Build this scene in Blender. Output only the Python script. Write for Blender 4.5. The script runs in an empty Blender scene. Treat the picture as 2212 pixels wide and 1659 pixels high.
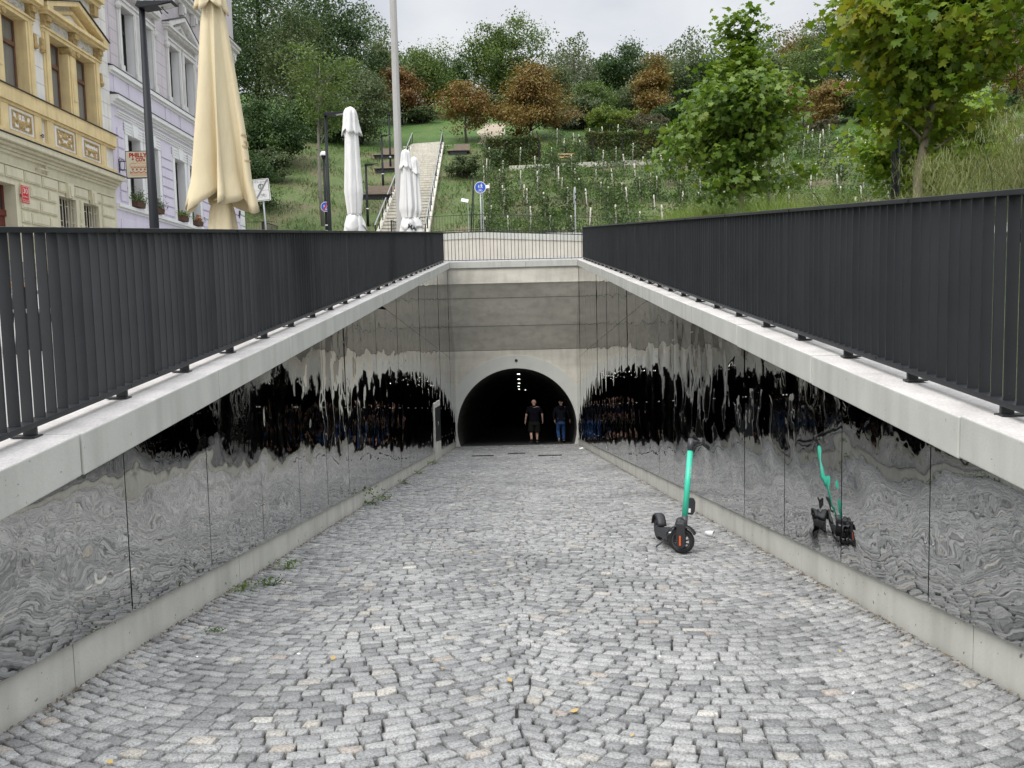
import bpy, math, random
import numpy as np
from mathutils import Vector, Matrix, Euler, noise as mnoise

C = bpy.context.scene.collection
R = math.radians
rng = np.random.default_rng(7)
random.seed(7)

# ------------------------------------------------------------------ camera model
FPX, PITCH, YAW, ROLL, EYEZ = 1662.0, R(4.47), R(0.31), R(1.3), 1.42
_f = Vector((-math.sin(YAW) * math.cos(PITCH), math.cos(YAW) * math.cos(PITCH), -math.sin(PITCH)))
_r0 = Vector((math.cos(YAW), math.sin(YAW), 0))
_u0 = _r0.cross(_f)
_r = _r0 * math.cos(ROLL) - _u0 * math.sin(ROLL)
_u = _r0 * math.sin(ROLL) + _u0 * math.cos(ROLL)

def ray(x, y):
    return _f + _r * ((x - 1106) / FPX) + _u * ((829.5 - y) / FPX)

def atY(x, y, Y):
    d = ray(x, y); t = Y / d.y
    return Vector((d.x * t, Y, EYEZ + d.z * t))

# ------------------------------------------------------------------ terrain
def ramp_z(y): return -0.1109 * y
def cop_z(y): return 0.419 + 0.1165 * y

def smooth(a, b, t):
    t = min(1, max(0, (t - a) / (b - a)))
    return t * t * (3 - 2 * t)

def ground_z(x, y):
    if y < 48:
        z = cop_z(max(y, -3)) - 0.13
        if y > 36.2: z = max(z, 5.6)
    else:
        z = cop_z(48) - 0.13
        z += 0.44 * (min(y, 79) - 48)
        if y > 79: z += 0.37 * (min(y, 122) - 79)
        if y > 122: z += 0.06 * (y - 122)
    if x > 3.2 and y < 46:
        z += 0.75 * smooth(3.4, 5.5, x) * smooth(-3, 4, y) * (1 - smooth(27, 33, y))
    if y > 46:
        n = mnoise.noise(Vector((x * 0.12, y * 0.12, 3.1)))
        z += 0.35 * n * smooth(47, 53, y)
        if x < -13: z += 0.10 * (min(-13 - x, 25)) * smooth(48, 58, y)
        if x > 30: z += 0.06 * min(x - 30, 60) * smooth(60, 80, y)
    elif x < -17.5:
        z += 0
    return z

def hit(x, y, y0=30):
    d = ray(x, y); t = y0 / d.y
    while t < 400:
        p = Vector((d.x * t, d.y * t, EYEZ + d.z * t))
        if p.z <= ground_z(p.x, p.y): return p
        t += 0.1
    return p

# ------------------------------------------------------------------ mesh builder
class MB:
    def __init__(s): s.v = []; s.f = []; s.m = []; s.mi = 0; s.cuts = []
    def new(s, name): s.cuts.append((name, len(s.v), len(s.f)))   # the next shapes are a piece of their own
    def pieces(s, mats, parent, **k):
        c = s.cuts + [(None, len(s.v), len(s.f))]; out = []
        for (nm, v0, f0), (_, v1, f1) in zip(c[:-1], c[1:]):
            if f1 > f0:
                q = MB(); q.v = s.v[v0:v1]; q.f = [tuple(i - v0 for i in f) for f in s.f[f0:f1]]; q.m = s.m[f0:f1]; out.append(q.build(nm, mats, parent, **k))
        return out
    def add(s, vs, fs):
        o = len(s.v); s.v += [tuple(p) for p in vs]
        for f in fs: s.f.append(tuple(i + o for i in f)); s.m.append(s.mi)
        return s
    def quad(s, a, b, c, d): return s.add([a, b, c, d], [(0, 1, 2, 3)])
    def box(s, x0, x1, y0, y1, z0, z1):
        return s.add([(x0, y0, z0), (x1, y0, z0), (x1, y1, z0), (x0, y1, z0), (x0, y0, z1), (x1, y0, z1), (x1, y1, z1), (x0, y1, z1)],
                     [(3, 2, 1, 0), (4, 5, 6, 7), (0, 1, 5, 4), (1, 2, 6, 5), (2, 3, 7, 6), (3, 0, 4, 7)])
    def obox(s, c, size, rot=None):
        M = rot.to_matrix() if isinstance(rot, Euler) else (rot or Matrix.Identity(3))
        c = Vector(c); h = [k / 2 for k in size]
        vs = [c + M @ Vector((sx * h[0], sy * h[1], sz * h[2])) for sz in (-1, 1) for sx, sy in ((-1, -1), (1, -1), (1, 1), (-1, 1))]
        return s.add(vs, [(3, 2, 1, 0), (4, 5, 6, 7), (0, 1, 5, 4), (1, 2, 6, 5), (2, 3, 7, 6), (3, 0, 4, 7)])
    def beam(s, a, b, w, h, up=(0, 0, 1)):
        a, b = Vector(a), Vector(b); d = (b - a); L = d.length; d.normalize()
        u = Vector(up); x = d.cross(u)
        if x.length < 1e-4: x = d.cross(Vector((1, 0, 0)))
        x.normalize(); z = x.cross(d)
        M = Matrix((x, d, z)).transposed()
        return s.obox((a + b) / 2, (w, L, h), M)
    def tube(s, pts, rad, n=8, cap=True, ell=1.0):
        pts = [Vector(p) for p in pts]
        if not hasattr(rad, '__len__'): rad = [rad] * len(pts)
        rings = []; prev = None
        for i, p in enumerate(pts):
            d = (pts[min(i + 1, len(pts) - 1)] - pts[max(i - 1, 0)]).normalized()
            if prev is None:
                a = d.cross(Vector((0, 0, 1)))
                if a.length < 1e-3: a = d.cross(Vector((0, 1, 0)))
            else: a = prev - d * prev.dot(d)
            a.normalize(); prev = a; b = d.cross(a)
            rings.append([p + (a * math.cos(2 * math.pi * k / n) + b * ell * math.sin(2 * math.pi * k / n)) * rad[i] for k in range(n)])
        vs = [q for r_ in rings for q in r_]; fs = []
        for i in range(len(pts) - 1):
            for k in range(n):
                fs.append((i * n + k, i * n + (k + 1) % n, (i + 1) * n + (k + 1) % n, (i + 1) * n + k))
        if cap:
            fs.append(tuple(range(n - 1, -1, -1))); fs.append(tuple(range((len(pts) - 1) * n, len(pts) * n)))
        return s.add(vs, fs)
    def lathe(s, prof, n=24, M=None, cap=False):
        M = M or Matrix.Identity(4); vs = []; fs = []
        for r_, z in prof:
            for k in range(n):
                a = 2 * math.pi * k / n; vs.append(M @ Vector((r_ * math.cos(a), r_ * math.sin(a), z)))
        for i in range(len(prof) - 1):
            for k in range(n): fs.append((i * n + k, i * n + (k + 1) % n, (i + 1) * n + (k + 1) % n, (i + 1) * n + k))
        if cap:
            fs.append(tuple(range(n - 1, -1, -1))); fs.append(tuple(range((len(prof) - 1) * n, len(prof) * n)))
        return s.add(vs, fs)
    def prism(s, pts, mp, t0, t1):
        n = len(pts); vs = [mp(a, b, t0) for a, b in pts] + [mp(a, b, t1) for a, b in pts]
        fs = [tuple(range(n - 1, -1, -1)), tuple(range(n, 2 * n))] + [(i, (i + 1) % n, n + (i + 1) % n, n + i) for i in range(n)]
        return s.add(vs, fs)
    def build(s, name, mats, parent=None, smooth=False, bevel=0, world=True, seg=2, fixn=False):
        me = bpy.data.meshes.new(name)
        off = Vector((0, 0, 0))
        if parent is not None and world:
            p = parent
            while p is not None: off += Vector(p.location); p = p.parent
        me.from_pydata([(x - off.x, y - off.y, z - off.z) for x, y, z in s.v], [], s.f)
        if not isinstance(mats, (list, tuple)): mats = [mats]
        for m in mats: me.materials.append(m)
        if len(mats) > 1: me.polygons.foreach_set('material_index', s.m)
        if smooth: me.polygons.foreach_set('use_smooth', [True] * len(me.polygons))
        if fixn:
            import bmesh
            bm = bmesh.new(); bm.from_mesh(me); bmesh.ops.recalc_face_normals(bm, faces=bm.faces); bm.to_mesh(me); bm.free()
        me.update()
        return link(name, me, parent, bevel, seg)

def link(name, me, parent=None, bevel=0, seg=2):
    o = bpy.data.objects.new(name, me); C.objects.link(o)
    if parent is not None: o.parent = parent
    if bevel:
        b = o.modifiers.new('bevel', 'BEVEL'); b.width = bevel; b.segments = seg; b.limit_method = 'ANGLE'; b.angle_limit = R(40)
    return o

def tag(o, label, cat, group=None, kind=None):
    o['label'] = label; o['category'] = cat
    if group: o['group'] = group
    if kind: o['kind'] = kind
    return o

def thing(name, label, cat, loc=(0, 0, 0), rot=(0, 0, 0), group=None):
    o = bpy.data.objects.new(name, None); C.objects.link(o)
    o.empty_display_size = 0.1
    o.location = loc; o.rotation_euler = rot
    return tag(o, label, cat, group)

def struct(o): o['kind'] = 'structure'; return o
def stuff(o, label=None, cat=None):
    if label: tag(o, label, cat)
    o['kind'] = 'stuff'; return o

def copy_tree(o, parent=None):
    c = o.copy(); C.objects.link(c)
    if parent is not None: c.parent = parent
    for ch in list(o.children): copy_tree(ch, c)
    return c

def np_mesh(name, V, F, mat, smooth=False):
    """V (n,3); F (m,k) equal-size faces."""
    me = bpy.data.meshes.new(name); V = np.asarray(V, np.float32); F = np.asarray(F, np.int32)
    me.vertices.add(len(V)); me.vertices.foreach_set('co', V.ravel())
    m, k = F.shape
    me.loops.add(m * k); me.loops.foreach_set('vertex_index', F.ravel())
    me.polygons.add(m); me.polygons.foreach_set('loop_start', np.arange(0, m * k, k, dtype=np.int32))
    me.polygons.foreach_set('loop_total', np.full(m, k, np.int32))
    for x in (mat if isinstance(mat, (list, tuple)) else [mat]): me.materials.append(x)
    if smooth: me.polygons.foreach_set('use_smooth', np.ones(m, bool))
    me.update(calc_edges=True)
    return me

def text_mesh(txt, size, font_extrude=0.0, bold=0.0):
    cu = bpy.data.curves.new('lettering', 'FONT'); cu.body = txt; cu.size = size; cu.extrude = font_extrude; cu.offset = bold
    cu.align_x = 'CENTER'; cu.align_y = 'CENTER'; cu.resolution_u = 4
    o = bpy.data.objects.new('lettering', cu); C.objects.link(o)
    bpy.context.view_layer.update()
    dg = bpy.context.evaluated_depsgraph_get()
    me = o.evaluated_get(dg).to_mesh()
    vs = [tuple(v.co) for v in me.vertices]; fs = [tuple(p.vertices) for p in me.polygons]
    o.evaluated_get(dg).to_mesh_clear()
    bpy.data.objects.remove(o); bpy.data.curves.remove(cu)
    return vs, fs

def subdivide_faces(vs, fs, n=0): return vs, fs

# ------------------------------------------------------------------ materials
def newmat(name):
    m = bpy.data.materials.new(name); m.use_nodes = True; nt = m.node_tree
    b = nt.nodes['Principled BSDF']; return m, nt, b

def N(nt, t, **k):
    n = nt.nodes.new(t)
    for a, v in k.items():
        if hasattr(n, a): setattr(n, a, v)
        else: n.inputs[a].default_value = v
    return n

def coords(nt, scale=(1, 1, 1)):
    tc = N(nt, 'ShaderNodeTexCoord'); mp = N(nt, 'ShaderNodeMapping'); mp.inputs['Scale'].default_value = scale
    nt.links.new(tc.outputs['Object'], mp.inputs['Vector']); return mp.outputs['Vector']

def ramp(nt, fac, stops):
    r_ = N(nt, 'ShaderNodeValToRGB'); e = r_.color_ramp.elements
    while len(e) < len(stops): e.new(0.5)
    for el, (p, c) in zip(e, stops): el.position = p; el.color = (*c, 1) if len(c) == 3 else c
    nt.links.new(fac, r_.inputs['Fac']); return r_.outputs['Color']

def mixc(nt, fac, a, b, mode='MIX'):
    m = N(nt, 'ShaderNodeMix'); m.data_type = 'RGBA'; m.blend_type = mode
    for s, k in ((fac, 0), (a, 6), (b, 7)):
        if hasattr(s, 'is_linked') or hasattr(s, 'links'): nt.links.new(s, m.inputs[k])
        else: m.inputs[k].default_value = s if not isinstance(s, tuple) else ((*s, 1) if len(s) == 3 else s)
    return m.outputs[2]

def mul(c, k): return tuple(min(1, x * k) for x in c)

def pm(name, col, rough=0.6, var=0.12, scale=4.0, bump=0.0, bscale=40.0, metal=0.0, spec=0.5, fine=0.0, fscale=90.0, stretch=(1, 1, 1), spots=None, stain=None):
    m, nt, b = newmat(name); v = coords(nt, stretch)
    n1 = N(nt, 'ShaderNodeTexNoise'); n1.inputs['Scale'].default_value = scale; n1.inputs['Detail'].default_value = 6; n1.inputs['Roughness'].default_value = 0.6
    nt.links.new(v, n1.inputs['Vector'])
    c = ramp(nt, n1.outputs['Fac'], [(0.25, mul(col, 1 - var)), (0.75, mul(col, 1 + var))])
    if fine:
        n2 = N(nt, 'ShaderNodeTexNoise'); n2.inputs['Scale'].default_value = fscale; n2.inputs['Detail'].default_value = 3
        nt.links.new(v, n2.inputs['Vector'])
        g = ramp(nt, n2.outputs['Fac'], [(0.3, (1 - fine,) * 3), (0.7, (1 + fine if fine < 0 else 1.0,) * 3)])
        c = mixc(nt, 1.0, c, g, 'MULTIPLY')
    if spots:  # (scale, threshold, colour)
        vo = N(nt, 'ShaderNodeTexNoise'); vo.inputs['Scale'].default_value = spots[0]; vo.inputs['Detail'].default_value = 2
        nt.links.new(v, vo.inputs['Vector'])
        mk = ramp(nt, vo.outputs['Fac'], [(spots[1], (0, 0, 0)), (spots[1] + 0.04, (1, 1, 1))])
        c = mixc(nt, mk, c, spots[2])
    if stain:  # vertical streaks (colour, amount)
        mp = N(nt, 'ShaderNodeMapping'); mp.inputs['Scale'].default_value = (3, 3, 0.25)
        nt.links.new(v, mp.inputs['Vector'])
        ns = N(nt, 'ShaderNodeTexNoise'); ns.inputs['Scale'].default_value = 2.2; ns.inputs['Detail'].default_value = 5
        nt.links.new(mp.outputs['Vector'], ns.inputs['Vector'])
        mk = ramp(nt, ns.outputs['Fac'], [(0.45, (0, 0, 0)), (0.8, (stain[1],) * 3)])
        c = mixc(nt, mk, c, stain[0])
    nt.links.new(c, b.inputs['Base Color'])
    b.inputs['Roughness'].default_value = rough; b.inputs['Metallic'].default_value = metal
    b.inputs['Specular IOR Level'].default_value = spec
    if bump:
        n3 = N(nt, 'ShaderNodeTexNoise'); n3.inputs['Scale'].default_value = bscale; n3.inputs['Detail'].default_value = 5
        nt.links.new(v, n3.inputs['Vector'])
        bp = N(nt, 'ShaderNodeBump'); bp.inputs['Distance'].default_value = bump; bp.inputs['Strength'].default_value = 1
        nt.links.new(n3.outputs['Fac'], bp.inputs['Height']); nt.links.new(bp.outputs['Normal'], b.inputs['Normal'])
    return m

def leafmat(name, cols, transl=0.3, rough=0.5, clump=0.0, cscale=0.6):
    """cols: list of colours picked per leaf; clump mixes by a larger noise."""
    m, nt, b = newmat(name)
    g = N(nt, 'ShaderNodeNewGeometry')
    stops = [(i / max(1, len(cols) - 1), c) for i, c in enumerate(cols)]
    v = coords(nt); n1 = N(nt, 'ShaderNodeTexNoise'); n1.inputs['Scale'].default_value = cscale; n1.inputs['Detail'].default_value = 2
    nt.links.new(v, n1.inputs['Vector'])
    a = N(nt, 'ShaderNodeMath', operation='MULTIPLY_ADD'); a.inputs[1].default_value = 0.55; 
    nt.links.new(g.outputs['Random Per Island'], a.inputs[0])
    b2 = N(nt, 'ShaderNodeMath', operation='MULTIPLY_ADD'); b2.inputs[1].default_value = 1.6; b2.inputs[2].default_value = -0.58
    nt.links.new(n1.outputs['Fac'], b2.inputs[0]); nt.links.new(b2.outputs[0], a.inputs[2])
    c = ramp(nt, a.outputs[0], stops)
    nt.links.new(c, b.inputs['Base Color']); b.inputs['Roughness'].default_value = rough
    b.inputs['Specular IOR Level'].default_value = 0.35
    t = N(nt, 'ShaderNodeBsdfTranslucent'); nt.links.new(mixc(nt, 1.0, c, (1.0, 1.0, 0.55), 'MULTIPLY'), t.inputs['Color'])
    mx = N(nt, 'ShaderNodeMixShader'); mx.inputs[0].default_value = transl
    nt.links.new(b.outputs[0], mx.inputs[1]); nt.links.new(t.outputs[0], mx.inputs[2])
    nt.links.new(mx.outputs[0], nt.nodes['Material Output'].inputs['Surface'])
    return m

M = {}
M['coping'] = pm('pale_concrete', (0.56, 0.56, 0.51), 0.75, 0.10, 2.2, 0.0012, 60, fine=0.06, fscale=160, stain=((0.36, 0.35, 0.32), 0.55), spots=(38, 0.72, (0.26, 0.26, 0.24)))
M['coping_top'] = pm('weathered_concrete_top', (0.62, 0.59, 0.56), 0.8, 0.22, 3.0, 0.0015, 70, fine=0.2, fscale=60)
M['plinth'] = pm('cast_concrete', (0.60, 0.59, 0.53), 0.8, 0.13, 2.6, 0.0015, 55, fine=0.08, fscale=120, spots=(26, 0.70, (0.17, 0.17, 0.15)), stain=((0.30, 0.29, 0.25), 0.5))
M['endwall'] = pm('board_marked_concrete', (0.71, 0.67, 0.575), 0.8, 0.20, 1.1, 0.002, 30, fine=0.12, fscale=45, stretch=(0.5, 1, 1.8), stain=((0.30, 0.27, 0.22), 0.4))
M['ring'] = pm('smooth_grey_render', (0.63, 0.63, 0.58), 0.75, 0.07, 1.5, 0.001, 50)
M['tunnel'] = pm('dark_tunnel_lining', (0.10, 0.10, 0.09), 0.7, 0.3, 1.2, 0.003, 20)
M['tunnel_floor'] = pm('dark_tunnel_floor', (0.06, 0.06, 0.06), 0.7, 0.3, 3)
M['black'] = pm('graphite_painted_steel', (0.021, 0.023, 0.026), 0.40, 0.25, 2.2, 0.0004, 120, spec=0.5, spots=(55, 0.78, (0.10, 0.10, 0.10)))
M['black2'] = pm('black_painted_metal', (0.014, 0.015, 0.017), 0.5, 0.2, 5)
M['joint'] = pm('dark_joint', (0.03, 0.03, 0.03), 0.9)
M['galv'] = pm('galvanised_steel', (0.42, 0.44, 0.44), 0.5, 0.15, 8, metal=0.35)
M['rivet'] = pm('rivet_steel', (0.30, 0.30, 0.30), 0.4, 0.1, 5, metal=0.9)
M['mortar'] = pm('dark_sand_joint', (0.05, 0.047, 0.042), 0.95, 0.4, 20, 0.004, 90)
M['street'] = pm('pale_street_paving', (0.34, 0.33, 0.31), 0.85, 0.12, 1.5, 0.002, 40, fine=0.1)
M['sand'] = pm('trodden_earth_path', (0.36, 0.30, 0.22), 0.95, 0.2, 0.8, 0.02, 6)

def steel():
    m, nt, b = newmat('dented_mirror_steel'); v = coords(nt, (1, 1, 1))
    n1 = N(nt, 'ShaderNodeTexNoise'); n1.inputs['Scale'].default_value = 2.3; n1.inputs['Detail'].default_value = 0.3; n1.inputs['Roughness'].default_value = 0.4
    n1.inputs['Distortion'].default_value = 0.25
    nt.links.new(v, n1.inputs['Vector'])
    n2 = N(nt, 'ShaderNodeTexNoise'); n2.inputs['Scale'].default_value = 11.0; n2.inputs['Detail'].default_value = 0.0
    nt.links.new(v, n2.inputs['Vector'])
    a = N(nt, 'ShaderNodeMath', operation='MULTIPLY_ADD'); a.inputs[1].default_value = 0.045
    nt.links.new(n2.outputs['Fac'], a.inputs[0]); nt.links.new(n1.outputs['Fac'], a.inputs[2])
    bp = N(nt, 'ShaderNodeBump'); bp.inputs['Distance'].default_value = 0.0205; bp.inputs['Strength'].default_value = 1
    nt.links.new(a.outputs[0], bp.inputs['Height']); nt.links.new(bp.outputs['Normal'], b.inputs['Normal'])
    b.inputs['Base Color'].default_value = (0.50, 0.505, 0.50, 1); b.inputs['Metallic'].default_value = 1
    b.inputs['Roughness'].default_value = 0.012
    return m
M['steel'] = steel()

def granite():
    m, nt, b = newmat('granite_setts'); g = N(nt, 'ShaderNodeNewGeometry'); v = coords(nt)
    c = ramp(nt, g.outputs['Random Per Island'], [(0.0, (0.175, 0.174, 0.172)), (0.10, (0.22, 0.219, 0.215)), (0.35, (0.272, 0.27, 0.264)), (0.7, (0.322, 0.319, 0.31)), (0.95, (0.365, 0.361, 0.348)),
                                              (0.98, (0.37, 0.345, 0.30)), (0.99, (0.33, 0.285, 0.25)), (1.0, (0.52, 0.51, 0.46))])
    n0 = N(nt, 'ShaderNodeTexNoise'); n0.inputs['Scale'].default_value = 0.8; n0.inputs['Detail'].default_value = 4
    nt.links.new(v, n0.inputs['Vector'])
    c = mixc(nt, 1.0, c, ramp(nt, n0.outputs['Fac'], [(0.28, (0.80, 0.80, 0.80)), (0.5, (1.02, 1.02, 1.02)), (0.72, (1.2, 1.2, 1.18))]), 'MULTIPLY')
    n1 = N(nt, 'ShaderNodeTexNoise'); n1.inputs['Scale'].default_value = 95; n1.inputs['Detail'].default_value = 4; n1.inputs['Roughness'].default_value = 0.7
    nt.links.new(v, n1.inputs['Vector'])
    c = mixc(nt, 1.0, c, ramp(nt, n1.outputs['Fac'], [(0.34, (0.45, 0.45, 0.46)), (0.5, (0.95, 0.95, 0.95)), (0.66, (1.3, 1.3, 1.3))]), 'MULTIPLY')
    nt.links.new(c, b.inputs['Base Color']); b.inputs['Roughness'].default_value = 0.72
    n3 = N(nt, 'ShaderNodeTexNoise'); n3.inputs['Scale'].default_value = 38; n3.inputs['Detail'].default_value = 6
    nt.links.new(v, n3.inputs['Vector'])
    bp = N(nt, 'ShaderNodeBump'); bp.inputs['Distance'].default_value = 0.008; nt.links.new(n3.outputs['Fac'], bp.inputs['Height'])
    nt.links.new(bp.outputs['Normal'], b.inputs['Normal'])
    return m
M['granite'] = granite()

def grassmat(name, c1, c2, c3, s=0.35):
    m, nt, b = newmat(name); v = coords(nt)
    n1 = N(nt, 'ShaderNodeTexNoise'); n1.inputs['Scale'].default_value = s; n1.inputs['Detail'].default_value = 8; n1.inputs['Roughness'].default_value = 0.65
    nt.links.new(v, n1.inputs['Vector'])
    c = ramp(nt, n1.outputs['Fac'], [(0.36, c1), (0.5, c2), (0.64, c3)])
    n2 = N(nt, 'ShaderNodeTexNoise'); n2.inputs['Scale'].default_value = 7; n2.inputs['Detail'].default_value = 5
    nt.links.new(v, n2.inputs['Vector'])
    c = mixc(nt, 1.0, c, ramp(nt, n2.outputs['Fac'], [(0.3, (0.6, 0.6, 0.6)), (0.65, (1, 1, 1))]), 'MULTIPLY')
    nt.links.new(c, b.inputs['Base Color']); b.inputs['Roughness'].default_value = 0.9
    bp = N(nt, 'ShaderNodeBump'); bp.inputs['Distance'].default_value = 0.12; nt.links.new(n2.outputs['Fac'], bp.inputs['Height'])
    nt.links.new(bp.outputs['Normal'], b.inputs['Normal'])
    return m
M['hill'] = grassmat('dry_hill_grass', (0.085, 0.14, 0.032), (0.115, 0.155, 0.045), (0.175, 0.145, 0.08), 0.22)
M['lawn'] = grassmat('fresh_lawn_grass', (0.06, 0.135, 0.022), (0.085, 0.165, 0.028), (0.12, 0.175, 0.045), 0.3)
M['soil'] = grassmat('planted_bank_soil', (0.05, 0.08, 0.02), (0.09, 0.11, 0.035), (0.12, 0.10, 0.06), 0.8)
# ------------------------------------------------------------------ ground sheets
def lines(*parts):
    a = np.unique(np.round(np.concatenate([np.atleast_1d(np.array(p, float)) for p in parts]), 3)); return a
XW, XC, XF = 2.34, 2.32, 2.52      # cladding face, coping face, fence plane
YP, YT = 29.65, 28.05               # tunnel portal, top of the end wall
gx = lines(np.linspace(-160, -40, 25), np.linspace(-40, -3, 38), [-2.72, 2.72, 0], np.linspace(3.2, 6, 9), np.linspace(6, 45, 40), np.linspace(45, 160, 24))
gy = lines(np.linspace(-14, 28, 22), [28.25, 36.1, 36.3], np.linspace(29, 47, 19), np.linspace(48, 125, 78), np.linspace(125, 300, 36))
Z = np.array([[ground_z(x, y) for x in gx] for y in gy])
sheets = {k: ([], []) for k in ('street', 'bank', 'hillside', 'lawn')}
for j in range(len(gy) - 1):
    for i in range(len(gx) - 1):
        cx, cy = (gx[i] + gx[i + 1]) / 2, (gy[j] + gy[j + 1]) / 2
        if abs(cx) < 2.72 and cy < 28.25: continue
        if cy < 47.5: k = 'bank' if (cx > 3.1 and cy < 36) else 'street'
        else: k = 'hillside' if cy < 79.0 + 2.5 * math.sin(cx * 0.13) else 'lawn'
        v, f = sheets[k]; o = len(v)
        for a, b in ((i, j), (i + 1, j), (i + 1, j + 1), (i, j + 1)): v.append((gx[a], gy[b], Z[b, a]))
        f.append((o, o + 1, o + 2, o + 3))
import bmesh
for k, nm, mt in (('street', 'street', 'street'), ('bank', 'planted_bank', 'soil'), ('hillside', 'hillside', 'hill'), ('lawn', 'hilltop_lawn', 'lawn')):
    me = np_mesh(nm, sheets[k][0], sheets[k][1], M[mt])
    bm = bmesh.new(); bm.from_mesh(me); bmesh.ops.remove_doubles(bm, verts=bm.verts, dist=0.001); bm.to_mesh(me); bm.free()
    me.polygons.foreach_set('use_smooth', np.ones(len(me.polygons), bool))
    struct(link(nm, me))

def drape(name, xs_left, xs_right, ys, mat, lift=0.05, nx=6):
    v = []; f = []
    for j, y in enumerate(ys):
        for i in range(nx + 1):
            x = xs_left[j] + (xs_right[j] - xs_left[j]) * i / nx
            v.append((x, y, ground_z(x, y) + lift))
    for j in range(len(ys) - 1):
        for i in range(nx): a = j * (nx + 1) + i; f.append((a, a + 1, a + nx + 2, a + nx + 1))
    return np_mesh(name, v, f, mat, True)
ph = [hit(*p) for p in ((1030, 312), (1098, 312), (1041, 268), (1086, 268))]
ys = np.linspace(ph[0].y, ph[2].y, 14); t = (ys - ys[0]) / (ys[-1] - ys[0])
wob = 0.35 * np.sin(t * 9)
struct(link('path', drape('path', ph[0].x + (ph[2].x - ph[0].x) * t + wob, ph[1].x + (ph[3].x - ph[1].x) * t + 0.3 * np.sin(t * 7 + 1), ys, M['sand'])))

# ------------------------------------------------------------------ cobbled ramp
mb = MB()
mb.quad((-2.4, -1.5, ramp_z(-1.5) - 0.036), (2.4, -1.5, ramp_z(-1.5) - 0.036), (2.4, 30.5, ramp_z(30.5) - 0.036), (-2.4, 30.5, ramp_z(30.5) - 0.036))
mb.quad((-2.72, -14, 0.05), (2.72, -14, 0.05), (2.72, -1.5, ramp_z(-1.5) - 0.036), (-2.72, -1.5, ramp_z(-1.5) - 0.036))
struct(mb.build('ramp_bed', M['mortar']))

def cobbles(y0, y1):
    quads = []
    W = 2.36; pitch = 0.080; rise = 0.44
    def off(x):
        u = ((x + 2.36) % W) / W * 2 - 1
        return -rise * (1 - u * u)
    def doff(x):
        u = ((x + 2.36) % W) / W * 2 - 1
        return rise * 2 * u * 2 / W
    def shift(x):
        d = doff(x); return -d * pitch / (1 + d * d) * min(1, abs(x) / 0.22)
    r = int(y0 / pitch) - 1
    while True:
        yb = r * pitch
        if yb - rise > y1: break
        x = -2.36 + rng.uniform(-0.08, 0)
        while x < 2.36:
            w = rng.uniform(0.080, 0.132) * (1 / math.sqrt(1 + doff(min(2.3, max(-2.3, x))) ** 2)) ** 0.8
            if rng.random() < 0.05: w *= 1.3
            xa, xb = max(x, -2.362), min(x + w, 2.362)
            if xb - xa > 0.03:
                g = 0.0058; jit = lambda s: rng.normal(0, s)
                q = []; clampx = lambda v: min(2.355, max(-2.355, v))
                for px, top in ((xa + g, 0), (xb - g, 0), (xb - g, 1), (xa + g, 1)):
                    p2 = clampx(px); sh = shift(p2)
                    if top: X_ = clampx(p2 + sh * 0.5); Y_ = yb + pitch - g + off(X_) + jit(0.0035)
                    else: X_ = clampx(p2 - sh * 0.5); Y_ = yb + g + off(X_) + jit(0.0035)
                    q.append((X_ + jit(0.0055), Y_ + jit(0.0032)))
                if y0 - 0.1 < q[0][1] < y1: quads.append(q)
            x += w
        r += 1
    Q = np.array(quads); n = len(Q)                       # n,4,2
    c = Q.mean(1, keepdims=True)
    d = Q - c; L = np.linalg.norm(d, axis=2, keepdims=True)
    inset = Q - d / L * 0.0055
    low = Q
    h = rng.normal(0, 0.003, n)[:, None]; tx = rng.normal(0, 0.025, n)[:, None]; ty = rng.normal(0, 0.035, n)[:, None]
    def zz(P, dz):
        rel = P - c
        return (-0.1109 * P[..., 1] + h + tx * rel[..., 0] + ty * rel[..., 1] + dz)
    V = np.concatenate([np.dstack([low, zz(low, -0.05)]), np.dstack([low, zz(low, -0.006)]), np.dstack([inset, zz(inset, 0.0)]),
                        np.dstack([c, zz(c, 0.002)])], 1)  # n,13,3
    base = (np.arange(n) * 13)[:, None, None]
    F = []
    for k in range(4):
        k2 = (k + 1) % 4
        F += [(k, k2, 4 + k2, 4 + k), (4 + k, 4 + k2, 8 + k2, 8 + k), (8 + k, 8 + k2, 12, 12)]
    F4 = np.array([f for f in F if f[2] != f[3]])[None] + base
    F3 = np.array([f[:3] for f in F if f[2] == f[3]])[None] + base
    me = bpy.data.meshes.new('ramp_paving'); V = V.reshape(-1, 3).astype(np.float32)
    me.vertices.add(len(V)); me.vertices.foreach_set('co', V.ravel())
    f4 = F4.reshape(-1, 4); f3 = F3.reshape(-1, 3)
    idx = np.concatenate([f4.ravel(), f3.ravel()]).astype(np.int32)
    me.loops.add(len(idx)); me.loops.foreach_set('vertex_index', idx)
    st = np.concatenate([np.arange(len(f4)) * 4, len(f4) * 4 + np.arange(len(f3)) * 3]).astype(np.int32)
    tot = np.concatenate([np.full(len(f4), 4), np.full(len(f3), 3)]).astype(np.int32)
    me.polygons.add(len(st)); me.polygons.foreach_set('loop_start', st); me.polygons.foreach_set('loop_total', tot)
    me.materials.append(M['granite']); me.update(calc_edges=True)
    return me
struct(link('ramp_paving', cobbles(-1.4, 29.6)))

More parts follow.
